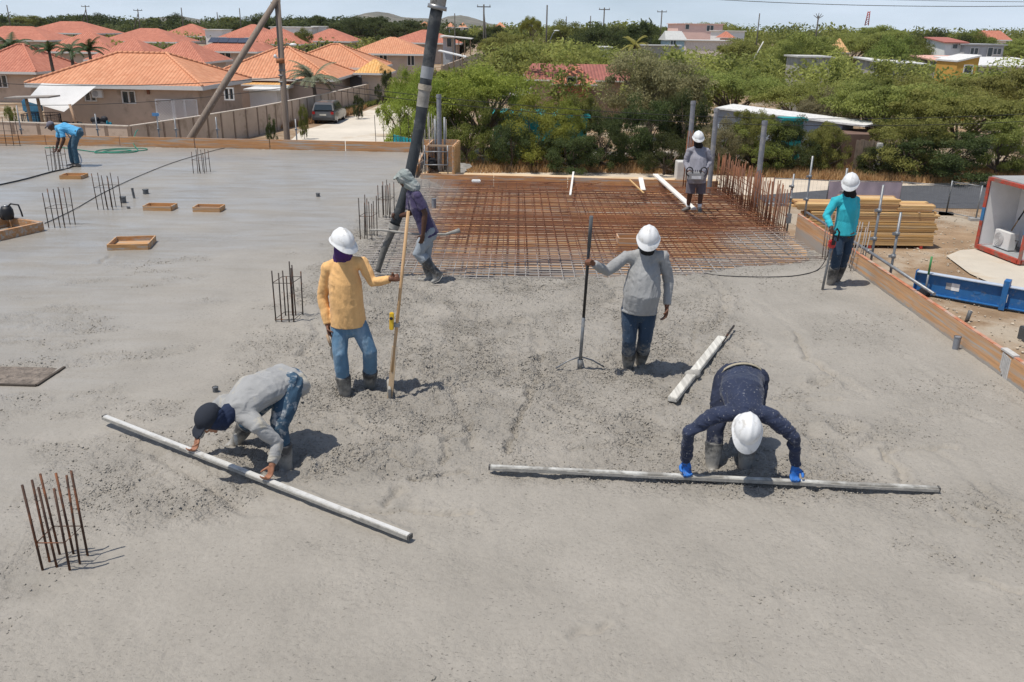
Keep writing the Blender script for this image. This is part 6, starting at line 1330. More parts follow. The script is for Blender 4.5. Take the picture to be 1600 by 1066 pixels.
# the other tiled houses
house('beige house with red hip roof cut by the left picture edge', -70, 56, 111, 84, 10, 2.3, T_red, m_wall, [(3, 127, 1.1, 1.2)], caps=True)
house('far hip roofed house under the crooked skyline pole', 26, 152, 50.5, 165, 12, 2.0, T_red, m_wall2, [(68, 55, 1.0, 1.0), (98, 57, 1.2, 1.1), (118, 57, 1.0, 1.2)])
house('far hip roofed house at the left picture edge', -70, 74, 61, 142, 11, 2.0, T_red, m_wall2)
house('house with red roof and white windows right of the palms', 152, 276, 64, 145, 11, 2.0, T_red, m_wall2, [(202, 71, 1.4, 1.1), (215, 71, .7, 1.1)])
house('small far hip roof right of the windowed house', 246, 323, 55.5, 185, 12, 2.3, T_red, m_wall2, [(272, 62, 1.0, 1.4), (312, 61, 1.0, 1.2)])
house('low red roof directly behind the palms', 50, 175, 80, 118, 11, 2.4, T_red, m_wall2)
house('red hip roof behind the ridge of the nearest house', 130, 235, 93, 98, 10, 2.1, T_red, m_wall2)
house('red hip roof right behind the nearest roof ridge', 216, 320, 96, 100, 10, 2.2, T_red, m_wall2)
e, cor, d, n, wl = house('house with dark solar panels on its red roof', 298, 402, 79.5, 122, 11, 2.0, T_red, m_wall2, [(352, 86, 1.6, 1.0)])
A, B, C, D_, r0, r1 = cor; ct = lerp(lerp(A, B, .42), lerp(r0, r1, .45), .62); sv = ((r0 + r1)/2 - (A + B)/2).normalized(); q = MB(); nn = d.cross(sv)
for k in range(4):
    q = MB(); c = ct + d*(k - 1.5)*1.35 + nn*(.14 if nn.z > 0 else -.14); q.beam(c - d*.65, c + d*.65, 1.7, .05, nn); q.build('solar_panel', M('solar_glass', (.05, .055, .075), .25, .1, 1, spec=.6), e)
house('large orange tiled house directly right of the nearest one', 318, 522, 121, 80, 12, 2.5, T_or, m_wall2, [], caps=True)
house('orange tiled house with a teal glazed window behind the palm', 428, 590, 104, 92, 11, 2.1, T_or, m_wall2, [(528.5, 114.5, 1.1, 1.0)], caps=True)
house('red hip roofed house with garden furniture in front', 540, 668, 83, 118, 12, 2.0, T_or, m_wall2, [(599, 92.5, 1.1, 1.1), (642, 93, 1.0, 1.6)])
house('red roof behind the house with garden furniture', 600, 720, 66, 142, 12, 1.9, T_red, m_wall2)
house('hip roof left of the wooden pole in the middle row', 372, 470, 68, 138, 11, 2.4, T_red, m_wall2, [(414, 74.5, 1.1, 1.0), (452, 76, .8, 1.6)])
house('house with a white porch under a hip roof', 464, 549, 63.5, 150, 12, 1.9, T_red, m_wall2, [(476, 70.5, 1.2, 1.2), (507, 72, 1.3, 1.4), (494.5, 73, .8, 1.9)])
house('far hip roof partly behind the slanting strut', 340, 424, 58, 160, 12, 2.2, T_red, m_wall2)
house('red roof strip at the left of the slanting strut', 372, 420, 83, 128, 9, 1.6, T_red, m_wall2)
house('small yellow tiled garage roof beside the lime tree', 552, 606, 114, 88, 6, 1.2, T_yel, m_wall2, fas=.18)
house('pale sheet roofed carport behind the wooden pole', 376, 452, 132, 79, 5, .3, T_yel, m_wwhite, fas=.12)
house('far thatched cone roof of orange palm leaves', 1303, 1328, 82, 110, 3, 1.6, tile_material('thatch', (.58, .33, .14), (.66, .40, .18)), m_wall2, fas=.1, hipf=1)
def flat_house(label, x0, x1, y_top, y_bot, D, depth, wall, roof=None, wins=(), slope=0.0, over=.25, name='house', th=.14, drop=0.0, door=()):
    A, B = U(x0, y_top, D), U(x1, y_top, D); zt = (A.z + B.z)/2; gz = ground_z((A.x+B.x)/2, D) - .3; gz = min(gz, U(x0, y_bot, D).z - .3); e = empty(name, ((A.x+B.x)/2, D + depth/2, gz + .3), label, 'house'); q = MB()
    cs = [(A.x, D), (B.x, D), (B.x, D + depth), (A.x, D + depth)]; dz = [0, -drop, slope - drop, slope]
    q.add([*[(x, y, gz) for x, y in cs], *[(x, y, zt - th + s) for (x, y), s in zip(cs, dz)]], [(0, 1, 5, 4), (1, 2, 6, 5), (2, 3, 7, 6), (3, 0, 4, 7), (4, 5, 6, 7)]); q.build('wall', wall, e)
    q = MB(); cs = [(A.x - over, D - over), (B.x + over, D - over), (B.x + over, D + depth + over), (A.x - over, D + depth + over)]
    q.add([*[(x, y, zt - th + s + .004) for (x, y), s in zip(cs, dz)], *[(x, y, zt + s) for (x, y), s in zip(cs, dz)]], [(0, 1, 5, 4), (1, 2, 6, 5), (2, 3, 7, 6), (3, 0, 4, 7), (4, 5, 6, 7), (3, 2, 1, 0)]); q.build('roof', roof or m_trim, e)
    for px, py, w, h in wins: window(e, U(px, py, D), Vector((1, 0, 0)), Vector((0, 1, 0)), w, h, panes=2 if w > .9 else 1)
    return e
flat_house('flat roofed white building behind the tiled houses', 422, 487, 42, 56, 185, 9, m_wwhite, None, [(432, 50, 1.0, 1.0)]); flat_house('small white box building right of the flat white one', 488, 510, 41, 52, 190, 6, m_wwhite)
flat_house('white garage gable between the far hip roofs', 320, 346, 46, 60, 175, 6, m_wwhite); flat_house('grey garden shed behind the garden wall', 543, 578, 119, 136, 92, 3.0, M('shed_grey', (.30, .31, .33), .7), M('shed_roof', (.24, .25, .27), .6), [], .6, .15, 'shed')
flat_house('low white outbuilding with pale roof behind the garden wall', 389, 432, 139, 166, 76, 4, m_wwhite, T_wht and M('white_sheet', (.66, .65, .62), .6), [], .0, .4, 'outbuilding')
flat_house('pale grey house with a carport roof far up the street', 692, 706, 58, 72, 130, 8, M('pale_blue_wall', (.50, .54, .58), .9), M('pale_sheet', (.62, .60, .56), .8), [(702, 66, .8, 1.4)], .0, .5); 
e = empty('carport', (U(722, 70, 128).x, 128, ground_z(0, 128)), 'open carport with a pale sheet roof up the street', 'carport')
for px in (708, 717, 726, 735): p = U(px, 70, 127); q = MB(); q.box((p.x, 127, p.z - .4), (.14, .14, 2.0)); q.build('post', m_timber2, e)
a, b = U(688, 56, 127), U(737, 61, 127); q = MB(); q.beam(a + Vector((0, 2, 0)), b + Vector((0, 2, 0)), 6, .12); q.build('roof', M('pale_sheet', (.62, .60, .56)), e)
e = empty('lean_to', (U(708, 85, 104).x, 104, ground_z(0, 104)), 'white sheet roofed lean-to right of the hose', 'lean-to'); a, b = U(686, 79, 104), U(729, 89, 104); q = MB(); q.beam(a, b, 3.2, .1); q.build('roof', M('white_sheet', (.66, .65, .62)), e)
for px in (690, 708, 722): p = U(px, 90, 103); q = MB(); q.box((p.x, 103.5, p.z - .5), (.12, .12, 1.9)); q.build('post', m_timber2, e)
flat_house('white villa with an orange gable far behind the street', 712, 733, 43, 50, 250, 8, m_wwhite, None, [(716, 47, 1.2, 1.2), (728, 47, 1.2, 1.2)]); house('small orange roof on the far white villa', 716, 729, 42.5, 252, 6, 1.2, T_or, m_wwhite, fas=.15); house('far orange roof left of the skyline A-pole', 697, 708, 42, 230, 8, 1.0, T_or, m_wwhite); house('far orange roofed house right of the skyline A-pole', 772, 790, 42.5, 230, 8, 1.2, T_or, M('peach_wall', (.62, .42, .33), .9)); house('far orange roof left of the hose', 652, 672, 41, 240, 8, 1.2, T_or, m_wwhite)
# houses on the right
e, cor, d, n, wl = house('red roofed house half hidden by thorn trees', 820, 995, 124, 74, 9, 1.1, T_dkred, M('pinkish_wall', (.5, .36, .28), .9), [], hipf=.15, fas=.12)
e, cor, d, n, wl = house('small front gable roof with a vent window on the red roofed house', 864, 936, 131, 70.5, 4.5, 1.35, T_red, M('salmon_wall', (.58, .26, .18), .9), [], hipf=.95, fas=.1); p = U(893.5, 124.5, 70.9); window(e, p + Vector((0, -.2, .0)), Vector((1, 0, 0)), Vector((0, 1, 0)), .85, .5, M('concrete_frame', (.5, .48, .44), .9), 1)
house('tiny pale blue house with a grey gable', 1040, 1074, 62, 122, 6, 1.1, M('grey_sheet_roof', (.45, .45, .43), .8), M('pale_blue_plaster', (.46, .58, .66), .9), [(1052, 67, .8, .9)], fas=.1, hipf=.1, inset=.3)
flat_house('two storey pink building on the skyline', 1060, 1130, 37, 62, 175, 12, M('pink_plaster', (.84, .58, .50), .9, .06, 1), M('pink_parapet', (.72, .50, .43), .9), [(1109.5, 44.5, 1.4, 1.1), (1074, 42, .8, 1.0)]); flat_house('long white walled house right of the pink building', 1126, 1164, 48, 62, 160, 8, m_wwhite, m_trim, [(1135, 54, .8, .8)]); house('orange tiled lean-to roof below the white walled house', 1128, 1150, 59, 150, 5, 1.0, T_red, M('peach_wall', (.62, .42, .33)), fas=.1)
flat_house('pale pink garden wall building below the pink house', 1072, 1160, 63, 70, 140, 5, M('pale_pink_wall', (.80, .68, .60), .9), m_trim); flat_house('low ruined grey wall below the pale blue house', 1000, 1062, 70, 76, 118, .5, M('ruin_grey', (.42, .38, .32), .95))
flat_house('grey lean-to shed in the dark grove', 940, 954, 73, 90, 110, 3, M('corrugated_grey', (.42, .42, .42), .8, .12, 3)); 
flat_house('grey weathered shed row behind the twiggy shrub', 1250, 1300, 88, 104, 84, 4, M('weathered_wall', (.40, .38, .35), .95, .25, 1.5), M('weathered_sheet', (.48, .47, .44), .8)); flat_house('low white roofed shed right of the thatched cone', 1368, 1450, 95, 102, 90, 5, M('weathered_wall', (.4, .38, .35)), M('white_sheet', (.66, .65, .62)), [], .2, .3, 'shed', drop=.3)
flat_house('white block house with a brown roof on the right', 1478, 1510, 66, 84, 105, 5, m_wwhite, T_dkred, [(1492, 72.5, .7, .6)], .5); flat_house('unplastered grey block house beside the brown roof', 1509, 1570, 69, 86, 104, 6, M('grey_blocks', (.46, .46, .47), .9, .14, 2), M('grey_slab', (.36, .36, .36), .9), [(1522, 80, 1.0, .8), (1558, 80.5, 1.0, .8), (1546.5, 81.5, .7, 1.1)])
flat_house('long pink sheet roofed house in front of the block houses', 1467, 1536, 95, 106, 92, 6, M('mauve_grey_wall', (.42, .37, .35), .9), M('pink_sheet', (.66, .38, .30), .7), [(1481, 101, .9, .6)], .35, .3); flat_house('long blinding white roof at the right edge', 1531, 1660, 103, 110, 86, 9, M('mauve_grey_wall', (.42, .37, .35)), M('white_sheet', (.66, .65, .62)), [], .55, .3)
e = flat_house('small yellow gabled house with a white window', 1497, 1530, 95, 115, 80, 4, M('ochre_plaster', (.60, .33, .07), .9, .1, 2), M('white_sheet', (.66, .65, .62)), [(1512.5, 108.5, .85, .8)], .0, .1, drop=-.5)
house('far white house with a red gable roof at the right', 1545, 1582, 62, 170, 8, 1.6, T_red, m_wwhite, hipf=.1)
# long white roofed building and teal house behind the hedge
a, b = U(1118, 168, 58), U(1352, 196, 51); e = empty('long_shed', (lerp(a, b, .5).x, 54, GZ), 'long low building with a white sheet roof behind the bushes', 'shed'); dd = (b - a); dd.z = 0; dd.normalize(); nn = Vector((-dd.y, dd.x, 0)); q = MB()
q.add([a, b, b + nn*2.2 + z*.02, a + nn*2.2 + z*.12, *[p - z*.10 for p in (a, b, b + nn*2.2 + z*.02, a + nn*2.2 + z*.12)]], [(0, 1, 2, 3), (4, 7, 6, 5), (0, 4, 5, 1), (1, 5, 6, 2), (2, 6, 7, 3), (3, 7, 4, 0)]); q.build('roof', M('white_sheet', (.66, .65, .62)), e)
q = MB(); A_, B_ = a + nn*.3 - z*.11, b + nn*.3 - z*.11 - dd*1.5; q.add([A_, B_, B_ + nn*1.6, A_ + nn*1.6, *[Vector((p.x, p.y, GZ)) for p in (A_, B_, B_ + nn*1.6, A_ + nn*1.6)]], [(0, 1, 5, 4), (1, 2, 6, 5), (2, 3, 7, 6), (3, 0, 4, 7)]); q.build('wall', M('blue_grey_wall', (.30, .34, .40), .9, .12, 1), e)
m_teal = M('teal_paint', (.02, .27, .28), .85, .15, 1.2)
def tealwall(label, px0, px1, D, top, nm='house_wall', depth=4):
    A, B = U(px0, top, D), U(px1, top, D); e = empty(nm, ((A.x+B.x)/2, D + depth/2, GZ), label, 'house'); q = MB(); q.box(((A.x+B.x)/2, D + depth/2, (A.z + GZ)/2), (B.x - A.x, depth, A.z - GZ)); q.build('wall', m_teal, e); q = MB(); q.box(((A.x+B.x)/2, D + depth/2, A.z + .06), (B.x - A.x + .4, depth + .4, .12)); q.build('roof', m_teal, e); return e
e = tealwall('teal house with white railing hidden behind the trees', 772, 918, 55, 182, 'teal_house'); tree('limebush', 885, 50.5, 158, 44, 'olive bush shading the teal house wall', 'bush', cat='bush')

for k in range(11):
    p = U(783 + k*2.8, 220, 53.6); q = MB(); q.box((p.x, 53.5, U(783, 216, 53.6).z), (.06, .05, .8)); q.build('baluster', m_trim, e)
for py in (208, 223): p, p_ = U(781, py, 53.5), U(813, py, 53.5); q = MB(); q.beam(p, p_, .08, .08); q.build('rail', m_trim, e)
tealwall('teal hut wall seen through the bushes right of the pipes', 1228, 1256, 50.4, 188, 'teal_hut', .8)
e = empty('teal_gate', (U(628, 215, 47).x, 47, GZ), 'bright teal board gate at the end of the dirt road', 'gate')
for k in range(7):
    p = U(616 + k*4.6, 205, 47); hh = 1.75 - .045*k; q = MB(); q.box((p.x, 47 + .05*k, GZ + hh/2 + .2), (.135, .04, hh)); q.build('board', M('bright_teal_boards', (.02, .36, .40), .8, .18, 3), e)
for zz in (.5, 1.3): a, b = U(614, 205, 47), U(645, 205, 47); q = MB(); q.beam(Vector((a.x, 46.96, GZ + zz + .2)), Vector((b.x, 47.3, GZ + zz + .2)), .05, .1); q.build('cross_rail', M('bright_teal_boards', (.02, .36, .40)), e)
def seg_wall(label, pts, h, mat, nseg, th=.15, posts=True, D=None, cope=None):
    P = [Vector(p) for p in pts]; e = empty('garden_wall', P[len(P)//2], label, 'wall')
    for (a, b), k in zip(zip(P[:-1], P[1:]), nseg):
        for i in range(k):
            p, q_ = lerp(a, b, i/k), lerp(a, b, (i+1)/k); dd = (q_ - p).normalized(); q = MB(); q.beam(p + z*h/2 + dd*.05, q_ + z*h/2 - dd*.05, th, h); q.build('panel', mat, e)
            if posts: q = MB(); q.box(p + z*(h/2 + .01), (.20, .20, h + .02)); q.build('post', M('darker_wall_post', (.27, .20, .15), .9), e)
            if cope: q = MB(); q.beam(p + z*(h + .03), q_ + z*(h + .03), th + .06, .06); q.build('coping', cope, e)
    return e
m_gw = M('beige_panel_wall', (.52, .41, .32), .92, .1, 1.2, stain=((.27, .2, .14), .3, .8))
def wallpt(px, pt, h):
    """foot of a wall of height h whose top shows at that pixel"""
    d = ray(px, pt); t = (GZ + h - CAM_H)/d.z; return Vector((d.x*t, d.y*t, GZ))
wh_ = 1.9
seg_wall('beige panel garden wall around the nearest house', [wallpt(-60, 189, wh_), wallpt(60, 193, wh_), wallpt(202, 198, wh_), wallpt(300, 184, wh_), wallpt(400, 168, wh_), wallpt(500, 149, wh_), wallpt(606, 125, wh_)], wh_, m_gw, [3, 4, 4, 5, 8, 12], cope=M('pale_coping', (.55, .48, .40), .9))
seg_wall('pale low wall with gaps under the hedge', [on_ground(700, 258), on_ground(800, 254), on_ground(1000, 250), on_ground(1150, 252), on_ground(1330, 250)], .5, M('whitewashed_blocks', (.66, .63, .58), .9, .15, 2), [4, 8, 6, 6], posts=False)
seg_wall('beige walls along the street beyond the lime trees', [U(690, 95, 105) * 1 + Vector((0, 0, -2.4)), U(745, 82, 112) + Vector((0, 0, -1.9)), U(755, 84, 118) + Vector((0, 0, -1.9))], 1.8, m_gw, [6, 2], cope=None)
e = empty('board_gate', (U(1355, 225, 48).x, 48, GZ), 'weathered brown board gate in the hedge', 'gate')
for k in range(12): p = U(1337 + k*3.0, 240, 48); q = MB(); q.box((p.x, 48 + jit(.03), GZ + .95), (.10, .03, 1.9 + jit(.12))); q.build('board', M('weathered_boards', (.22, .165, .12), .95, .25, 3), e)
p = U(1373, 240, 47.8); q = MB(); q.box((p.x, 47.8, GZ + .9), (.28, .28, 1.8)); tag(bevel(q.build('gate_post', M('pale_block', (.55, .53, .49)), None, (p.x, 47.8, GZ)), .02), 'pale concrete gate post beside the board gate', 'post')
q = MB(); a, b = U(1322, 190, 51), U(1365, 206, 49.6); q.box(((a.x + b.x)/2, 51.5, GZ + 1.0), (3.0, 3, 2.0)); tag(q.build('brown_shed', M('brown_shed_wall', (.16, .10, .075), .95, .2, 2), None, ((a.x+b.x)/2, 51.5, GZ)), 'dark brown shed under the end of the white roof', 'shed')
for lb, px, D, tp, hw, kd in (('round green bush at the foot of the garden wall', 256, 54, 188, 13, 'bush'), ('dark weed bush on the verge by the wall', 416, 50, 180, 11, 'darkbush'), ('dark green bush at the bend of the dirt road', 556, 74, 146, 11, 'darkbush'), ('small green creeper on the garden wall', 468, 60, 158, 9, 'bush'), ('green shrub beside the yellow garage', 600, 84, 104, 15, 'darkbush'), ('green bush at the left edge behind the wall', 3, 58, 160, 12, 'bush')): tree(kd, px, D, tp, hw, lb, 'bush', cat='bush')
# ------------------------------------------------------------------ vehicles
def car(label, base, fdir, L=4.5, W=1.85, H=1.68, paint=None, name='parked_car'):
    f = Vector(fdir).normalized(); s = Vector((f.y, -f.x, 0)); B = Vector(base); e = empty(name, B, label, 'car')
    def P(x, y, h): return B + f*x*L + s*y*W + z*h
    prof = [(-.5, .42), (-.495, .75), (-.49, .98), (-.40, 1.02), (.16, 1.02), (.42, .90), (.485, .72), (.5, .45), (.46, .27), (-.46, .27)]
    V = []; F = []; n_ = len(prof)
    for y, k in ((-.5, .97), (-.44, 1.0), (.44, 1.0), (.5, .97)):
        for x, h in prof: V.append(P(x*(1 if abs(y) < .49 else .985), y, .27 + (h - .27)*(H/1.68)*(1 if abs(y) < .49 else .96)))
    for j in range(3):
        for i in range(n_): F.append((j*n_ + i, j*n_ + (i+1) % n_, (j+1)*n_ + (i+1) % n_, (j+1)*n_ + i))
    F += [tuple(range(n_))[::-1], tuple(3*n_ + i for i in range(n_))]; q = MB(); q.add(V, F); body = bevel(q.build('body', paint, e), .05, 2)
    cab = [(-.485, 1.0), (-.42, 1.50), (-.36, 1.62), (.02, 1.66), (.10, 1.62), (.27, 1.02)]; m_ = len(cab); V = []; F = []
    for y in (-1, 1):
        for x, h in cab: t = (h - 1)/.66; V.append(P(x, y*(.47 - .085*t), h*H/1.66))
    for i in range(m_ - 1): F.append((i, i+1, m_ + i+1, m_ + i))
    F += [tuple(range(m_))[::-1], tuple(m_ + i for i in range(m_)), (0, m_, 2*m_-1, m_-1)]; q = MB(); q.add(V, F); bevel(q.build('cabin', paint, e), .03, 2)
    hs = H/1.66
    for y in (-1, 1):
        for x0_, x1_, x2_, x3_ in ((-.36, -.20, -.20, -.33), (-.18, -.02, -.02, -.18), (.0, .20, .07, .0)):
            q = MB(); y0, y1 = y*(.476 - .085*.12), y*(.476 - .085*.75); V = [P(x0_, y0, 1.08*hs), P(x1_, y0, 1.08*hs), P(x2_, y1, 1.50*hs), P(x3_, y1, 1.50*hs)]; V += [v - s*y*.02 for v in V]; q.add(V, [(0, 1, 2, 3), (7, 6, 5, 4), (0, 4, 5, 1), (1, 5, 6, 2), (2, 6, 7, 3), (3, 7, 4, 0)]); q.build('side_window', m_glass, e)
    for (xa, ha), (xb, hb), nm in (((-.487, 1.08), (-.435, 1.48), 'rear_window'), ((.245, 1.10), (.12, 1.56), 'windscreen')):
        q = MB(); sg = -1 if nm == 'rear_window' else 1; V = [P(xa + sg*.006, -.40, ha*hs), P(xa + sg*.006, .40, ha*hs), P(xb + sg*.006, .35, hb*hs), P(xb + sg*.006, -.35, hb*hs)]; V += [v - f*sg*.02 for v in V]; q.add(V, [(0, 1, 2, 3), (7, 6, 5, 4), (0, 4, 5, 1), (1, 5, 6, 2), (2, 6, 7, 3), (3, 7, 4, 0)]); q.build(nm, m_glass, e)
    for x in (-.31, .31):
        for y in (-.44, .44):
            c = P(x, y, .34); w = MB(); w.tube([c - s*.11, c - s*.09, c + s*.09, c + s*.11], [.30, .34, .34, .30], 20); wo_ = w.build('wheel', M('tyre_rubber', (.015, .015, .016), .85), e); r_ = MB(); o_ = s*(1 if y > 0 else -1); r_.tube([c + o_*.10, c + o_*.125], [.20, .18], 16); r_.build('rim', M('alloy', (.45, .45, .46), .35, .05, 3, metal=.8), wo_)
    for y in (-.40, .40):
        q = MB(); q.beam(P(-.502, y - .06, .86*hs), P(-.502, y + .06, .86*hs), .03, .20); q.build('tail_light', M('tail_light_red', (.35, .01, .01), .3), e); q = MB(); q.beam(P(.49, y - .07, .74*hs), P(.49, y + .07, .74*hs), .04, .12); q.build('headlight', M('headlight_glass', (.6, .6, .6), .15), e)
    q = MB(); q.beam(P(-.505, -.14, .72*hs), P(-.505, .14, .72*hs), .02, .12); q.build('number_plate', M('plate_pale', (.6, .58, .5), .5), e); q = MB(); q.beam(P(-.5, -.46, .42), P(-.5, .46, .42), .08, .22); bevel(q.build('bumper', M('dark_bumper', (.05, .05, .05), .6), e), .03)
    for y in (-.34, .34): q = MB(); q.tube([P(-.30, y, 1.68*hs), P(.0, y, 1.71*hs)], .02, 6); q.build('roof_rail', m_galv, e)
p = on_ground(505, 194); p2 = on_ground(541, 186); car('grey SUV parked on the pale dirt road', (p.x + .1, p.y + 2.1, GZ), (.02, 1, 0), paint=M('grey_metallic', (.13, .125, .12), .32, .08, 2, metal=.4, coat=.5))
c = U(788, 78, 112); c.z = ground_z(c.x, 112); car('white van parked far up the street under the thorn tree', (c.x, 112, c.z), (-.6, 1, 0), 4.6, 1.8, 1.85, M('white_car_paint', (.72, .72, .71), .3, .03, 2, coat=.4)); sheet('street', [(c.x - 9, 96), (c.x + 4, 96), (c.x + 8, 125), (c.x + 2, 150), (c.x - 3, 150), (c.x - 8, 120)], ground_z(c.x, 108) + .06, M('grey_street', (.30, .29, .28), .9, .12, 1))
# ------------------------------------------------------------------ poles and wires
m_pole = wood('weathered_pole', (.20, .155, .12), 'z', .15)
Yp = 36.0; pb = U(449, 222, Yp); pt = U(429, -60, Yp); ap = U(431, 4, Yp); e = empty('utility_pole', (pb.x + .08, Yp, GZ), 'near wooden utility pole with a street lamp', 'utility pole')
q = MB(); q.tube([(pb.x + .10, Yp, GZ), (pb.x, Yp, pb.z), pt], [.135, .13, .115], 12); q.build('pole', m_pole, e)
lp = U(443, 78, Yp - .1); q = MB(); tipl = U(456, 70, Yp - .25); q.tube([lp, lp + Vector((.18, -.1, .25)), tipl], .022, 8); la = q.build('lamp_arm', m_galv, e); q = MB(); q.ball(tipl + Vector((.06, -.05, .0)), (.15, .11, .06)); q.build('lamp_head', M('lamp_white', (.7, .7, .68), .4), la)
q = MB(); c = U(430, 88, Yp - .15); q.ball(c, (.07, .07, .08)); q.tube([c, c + Vector((.2, .1, -.18))], .03, 8); q.build('camera_dome', M('lamp_white', (.7, .7, .68)), e); q = MB(); c = U(438, 95, Yp - .1); q.tube([c - z*.09, c + z*.09], .17, 12, cap=True); q.build('rust_band', M('rust_band', (.30, .12, .05), .8, .3, 9), e)
for py in (110, 118, 128): q = MB(); c = U(440.5, py, Yp); q.tube([c - z*.03, c + z*.03], .145, 12); q.build('steel_band', m_galv, e)
b = U(296, 219, Yp - 1.0); e = empty('pole_strut', (b.x - 1.2, Yp - 1.3, GZ), 'slanting wooden strut leaning on the near utility pole', 'strut'); dir_ = (ap - b); q = MB(); k = (GZ - b.z)/dir_.z; q.tube([b + dir_*k, b, ap + Vector((.0, -.14, 0)) + dir_*.02], [.155, .145, .11], 12); q.build('strut', m_pole, e); q = MB(); q.tube([ap + Vector((-.15, -.2, .0)), ap + Vector((.16, .12, .06))], .02, 6); q.build('bolt', m_galv, e)
def far_pole(label, px, D, top, base=None, arm=True, strut=None, r=.13, px_b=None):
    t = U(px, top, D); gz = ground_z(t.x, D); xb = t.x if px_b is None else U(px_b, 60, D).x; e = empty('utility_pole', (xb, D, gz), label, 'utility pole'); q = MB(); q.tube([(xb, D, gz), t], [r, r*.75], 8); q.build('pole', M('dark_pole', (.09, .08, .07), .9), e)
    if arm:
        q = MB(); q.beam(t + Vector((-.9, 0, -.3)), t + Vector((.9, 0, -.3)), .10, .12); a_ = q.build('cross_arm', M('dark_pole', (.09, .08, .07)), e)
        for s in (-.8, 0, .8): q = MB(); q.tube([t + Vector((s, 0, -.24)), t + Vector((s, 0, -.02))], .05, 6); q.build('insulator', M('insulator', (.25, .25, .25), .4), a_)
    if strut: b_ = U(strut, 62, D); q = MB(); q.tube([(b_.x, D, gz + 1), t - z*.8], [.10, .08], 6); q.build('stay', M('dark_pole', (.09, .08, .07)), e)
    return t
far_pole('skyline pole at the far left', 10.5, 190, 8, arm=False); far_pole('skyline pole with a cross arm and stay left of the dark tree', 133, 200, 8, strut=126); far_pole('slim A-frame pole left of the small dark round tree', 215, 185, 14, strut=206); far_pole('lone pole beside the dark round tree', 283, 190, 12, arm=False); far_pole('short pole top above the far woods right of the lone pole', 339, 215, 19, arm=False); far_pole('pole top in the woods left of the slanting strut', 374, 200, 13, arm=False)
far_pole('A-frame skyline pole right of the hose', 756, 120, 7, strut=764); far_pole('thin pole behind the carport', 710.5, 128, 21, arm=False, r=.09); far_pole('tall bare pole in the middle of the skyline', 855, 135, 8, arm=False); far_pole('transformer pole in the middle of the skyline', 944.5, 150, 12); far_pole('skyline pole left of the pink building', 1034.5, 170, 16); far_pole('short pole top right of the tall bare pole', 923, 200, 25, arm=False); far_pole('thin skyline pole right of the pink building', 1187, 170, 21, arm=False); far_pole('pole by the yellow-green tree top', 885, 210, 26, arm=False)
e = empty('lattice_mast', (U(1355, 40, 260).x, 260, 0), 'leaning red lattice mast on the right skyline', 'mast'); a, b = U(1354, 40, 260), U(1358, 18, 260)
for s in (-1, 1): q = MB(); q.tube([a + Vector((s*.5, 0, 0)), b + Vector((s*.25, 0, 0))], .14, 5); q.build('leg', M('mast_red', (.35, .06, .05), .7), e)
for k in range(6): q = MB(); q.tube([lerp(a, b, k/6) + Vector((-.45, 0, 0)), lerp(a, b, (k+1)/6) + Vector((.4, 0, 0))], .09, 4); q.build('brace', M('mast_red', (.35, .06, .05)), e)
t = U(1279, 25, 200); e = empty('palm_mast', (t.x, 200, ground_z(t.x, 200)), 'lone branching post on the right skyline', 'post'); q = MB(); q.tube([(t.x, 200, ground_z(t.x, 200)), t], .16, 6); q.build('post', M('dark_pole', (.09, .08, .07)), e)
for k in range(5): q = MB(); an = .5 + k*.53; q.tube([t - z*.6, t + Vector((1.2*math.cos(an), 0, 1.0*math.sin(an) - .4))], .07, 5); q.build('branch', M('dark_pole', (.09, .08, .07)), e)
q = MB(); a, b = U(1176, 96, 88), U(1193, 65, 88); q.tube([a, b], .06, 6); tag(q.build('leaning_post', M('pale_post', (.6, .58, .52), .8), None, a), 'pale slanting post among the trees left of the round-topped tree', 'post')
e = empty('street_lamp', (U(860, 60, 95).x, 95, ground_z(5, 95)), 'distant curved street lamp over the thorn tree', 'street lamp'); a, b = U(860, 62, 95), U(866, 48, 95); q = MB(); q.tube([(a.x, 95, ground_z(5, 95)), a, lerp(a, b, .6), b + Vector((.1, 0, 0))], .05, 6); q.build('pole', m_galv, e); q = MB(); q.ball(b + Vector((.25, 0, 0)), (.3, .12, .07)); q.build('lamp_head', M('lamp_white', (.7, .7, .68)), e)
def wire(label, a, b, sag, r=.016, n=24):
    P = [lerp(a, b, t) - z*sag*4*t*(1-t) for t in np.linspace(0, 1, n)]; q = MB(); q.tube(P, r, 4); o = q.build('overhead_wire', M('wire_black', (.02, .02, .02), .6), None, a); tag(o, label, 'wire')
pl = U(440, 145, Yp)
wire('overhead wire crossing the hedge, the upper one', U(-40, 128, 42), U(440, 121, Yp), .25, .014); wire('overhead wire over the hedge right of the pole, upper', U(440, 122, Yp), U(1700, 172, 40), .9, .013); wire('overhead wire over the hedge right of the pole, lower', U(440, 130, Yp), U(1700, 184, 40), .9, .013); wire('overhead wire across the nearest house wall', U(-40, 162, 42), U(440, 138, Yp), .3, .012)
wire('high overhead wire in the sky at upper right', U(1080, -3, 60), U(1700, 8, 55), .25, .018); wire('high overhead wire in the sky at upper right, thinner upper one', U(1100, -12, 64), U(1750, 3, 60), .2, .014)
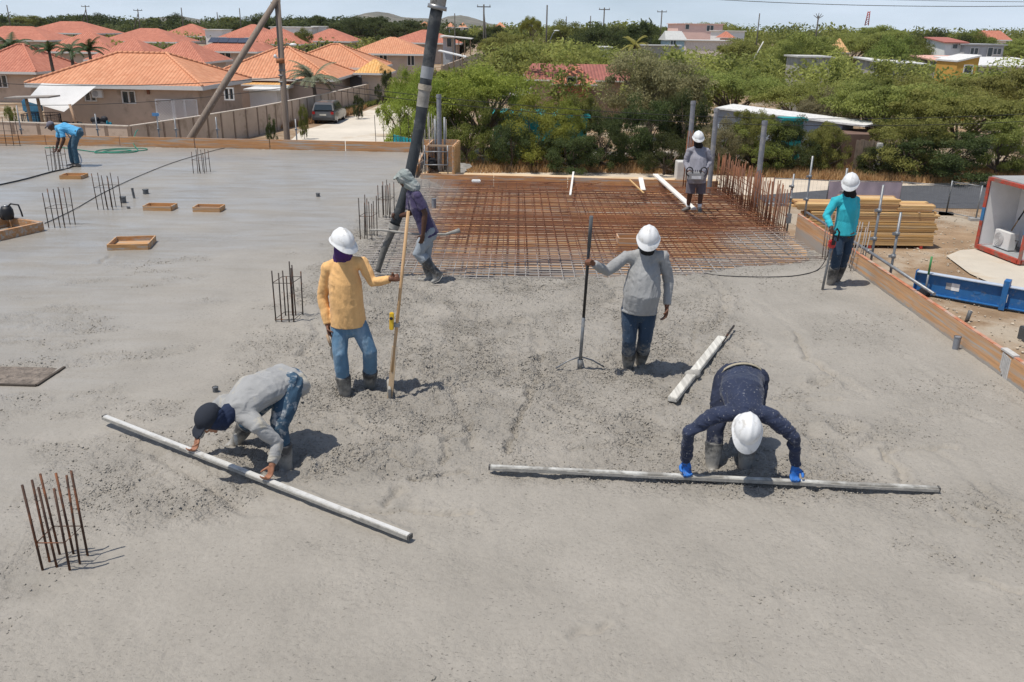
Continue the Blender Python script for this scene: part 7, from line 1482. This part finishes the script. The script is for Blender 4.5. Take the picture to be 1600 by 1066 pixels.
# ------------------------------------------------------------------ hills on the horizon
def hills(name, D, prof, mat):
    n_ = 220; xs = np.linspace(prof[0][0], prof[-1][0], n_); hp_ = np.interp(xs, [p[0] for p in prof], [p[1] for p in prof]); hp_ += (fbm(xs*.05, xs*0, None, 4, 9) - .5)*2.0*(hp_ < 41); V = []; F = []
    for x, y in zip(xs, hp_): t = U(x, y, D); V += [(t.x, D + 500, -3), (t.x, D + 120, max(-3, t.z)), (t.x*.985, D - 120, max(-3, t.z*.55)), (t.x*.96, D - 420, -3)]
    for i in range(n_ - 1):
        for k in range(3): F.append((4*i + k, 4*i + k + 1, 4*i + k + 5, 4*i + k + 4))
    q = MB(); q.add(V, F, 0, True); o = q.build(name, mat); tag(o, kind='structure')
m_hill = M('scrub_hill', (.17, .15, .115), .95, .4, .02, 0, 1, stain=((.09, .10, .06), .5, .05))
hills('hills', 1900, [(380, 45), (470, 42), (520, 36), (535, 27), (555, 20), (575, 17), (595, 19), (615, 25), (640, 27), (680, 29), (692, 25), (715, 23), (728, 25), (745, 30), (780, 44), (840, 48)], m_hill)
hills('hills', 2300, [(200, 40), (235, 27), (250, 24), (290, 30), (360, 36), (480, 34), (560, 30), (640, 31), (760, 36), (830, 46)], m_hill)
# ------------------------------------------------------------------ the air: faint sea haze that greys the far hills
hz = MB(); hz.box((0, 1300, 58), (5200, 3400, 130)); o = hz.build('haze', M('tmp_haze', (1, 1, 1))); o.data.materials.clear(); mh = bpy.data.materials.new('sea_haze'); mh.use_nodes = True; mh.node_tree.nodes.remove(mh.node_tree.nodes['Principled BSDF'])
pv = mh.node_tree.nodes.new('ShaderNodeVolumePrincipled'); pv.inputs['Color'].default_value = (.86, .90, .97, 1); pv.inputs['Density'].default_value = .00008; pv.inputs['Anisotropy'].default_value = .3
mh.node_tree.links.new(pv.outputs[0], mh.node_tree.nodes['Material Output'].inputs['Volume']); o.data.materials.append(mh); tag(o, kind='stuff'); o['label'] = 'thin pale sea haze in the air'; o['category'] = 'haze'
make_slab()
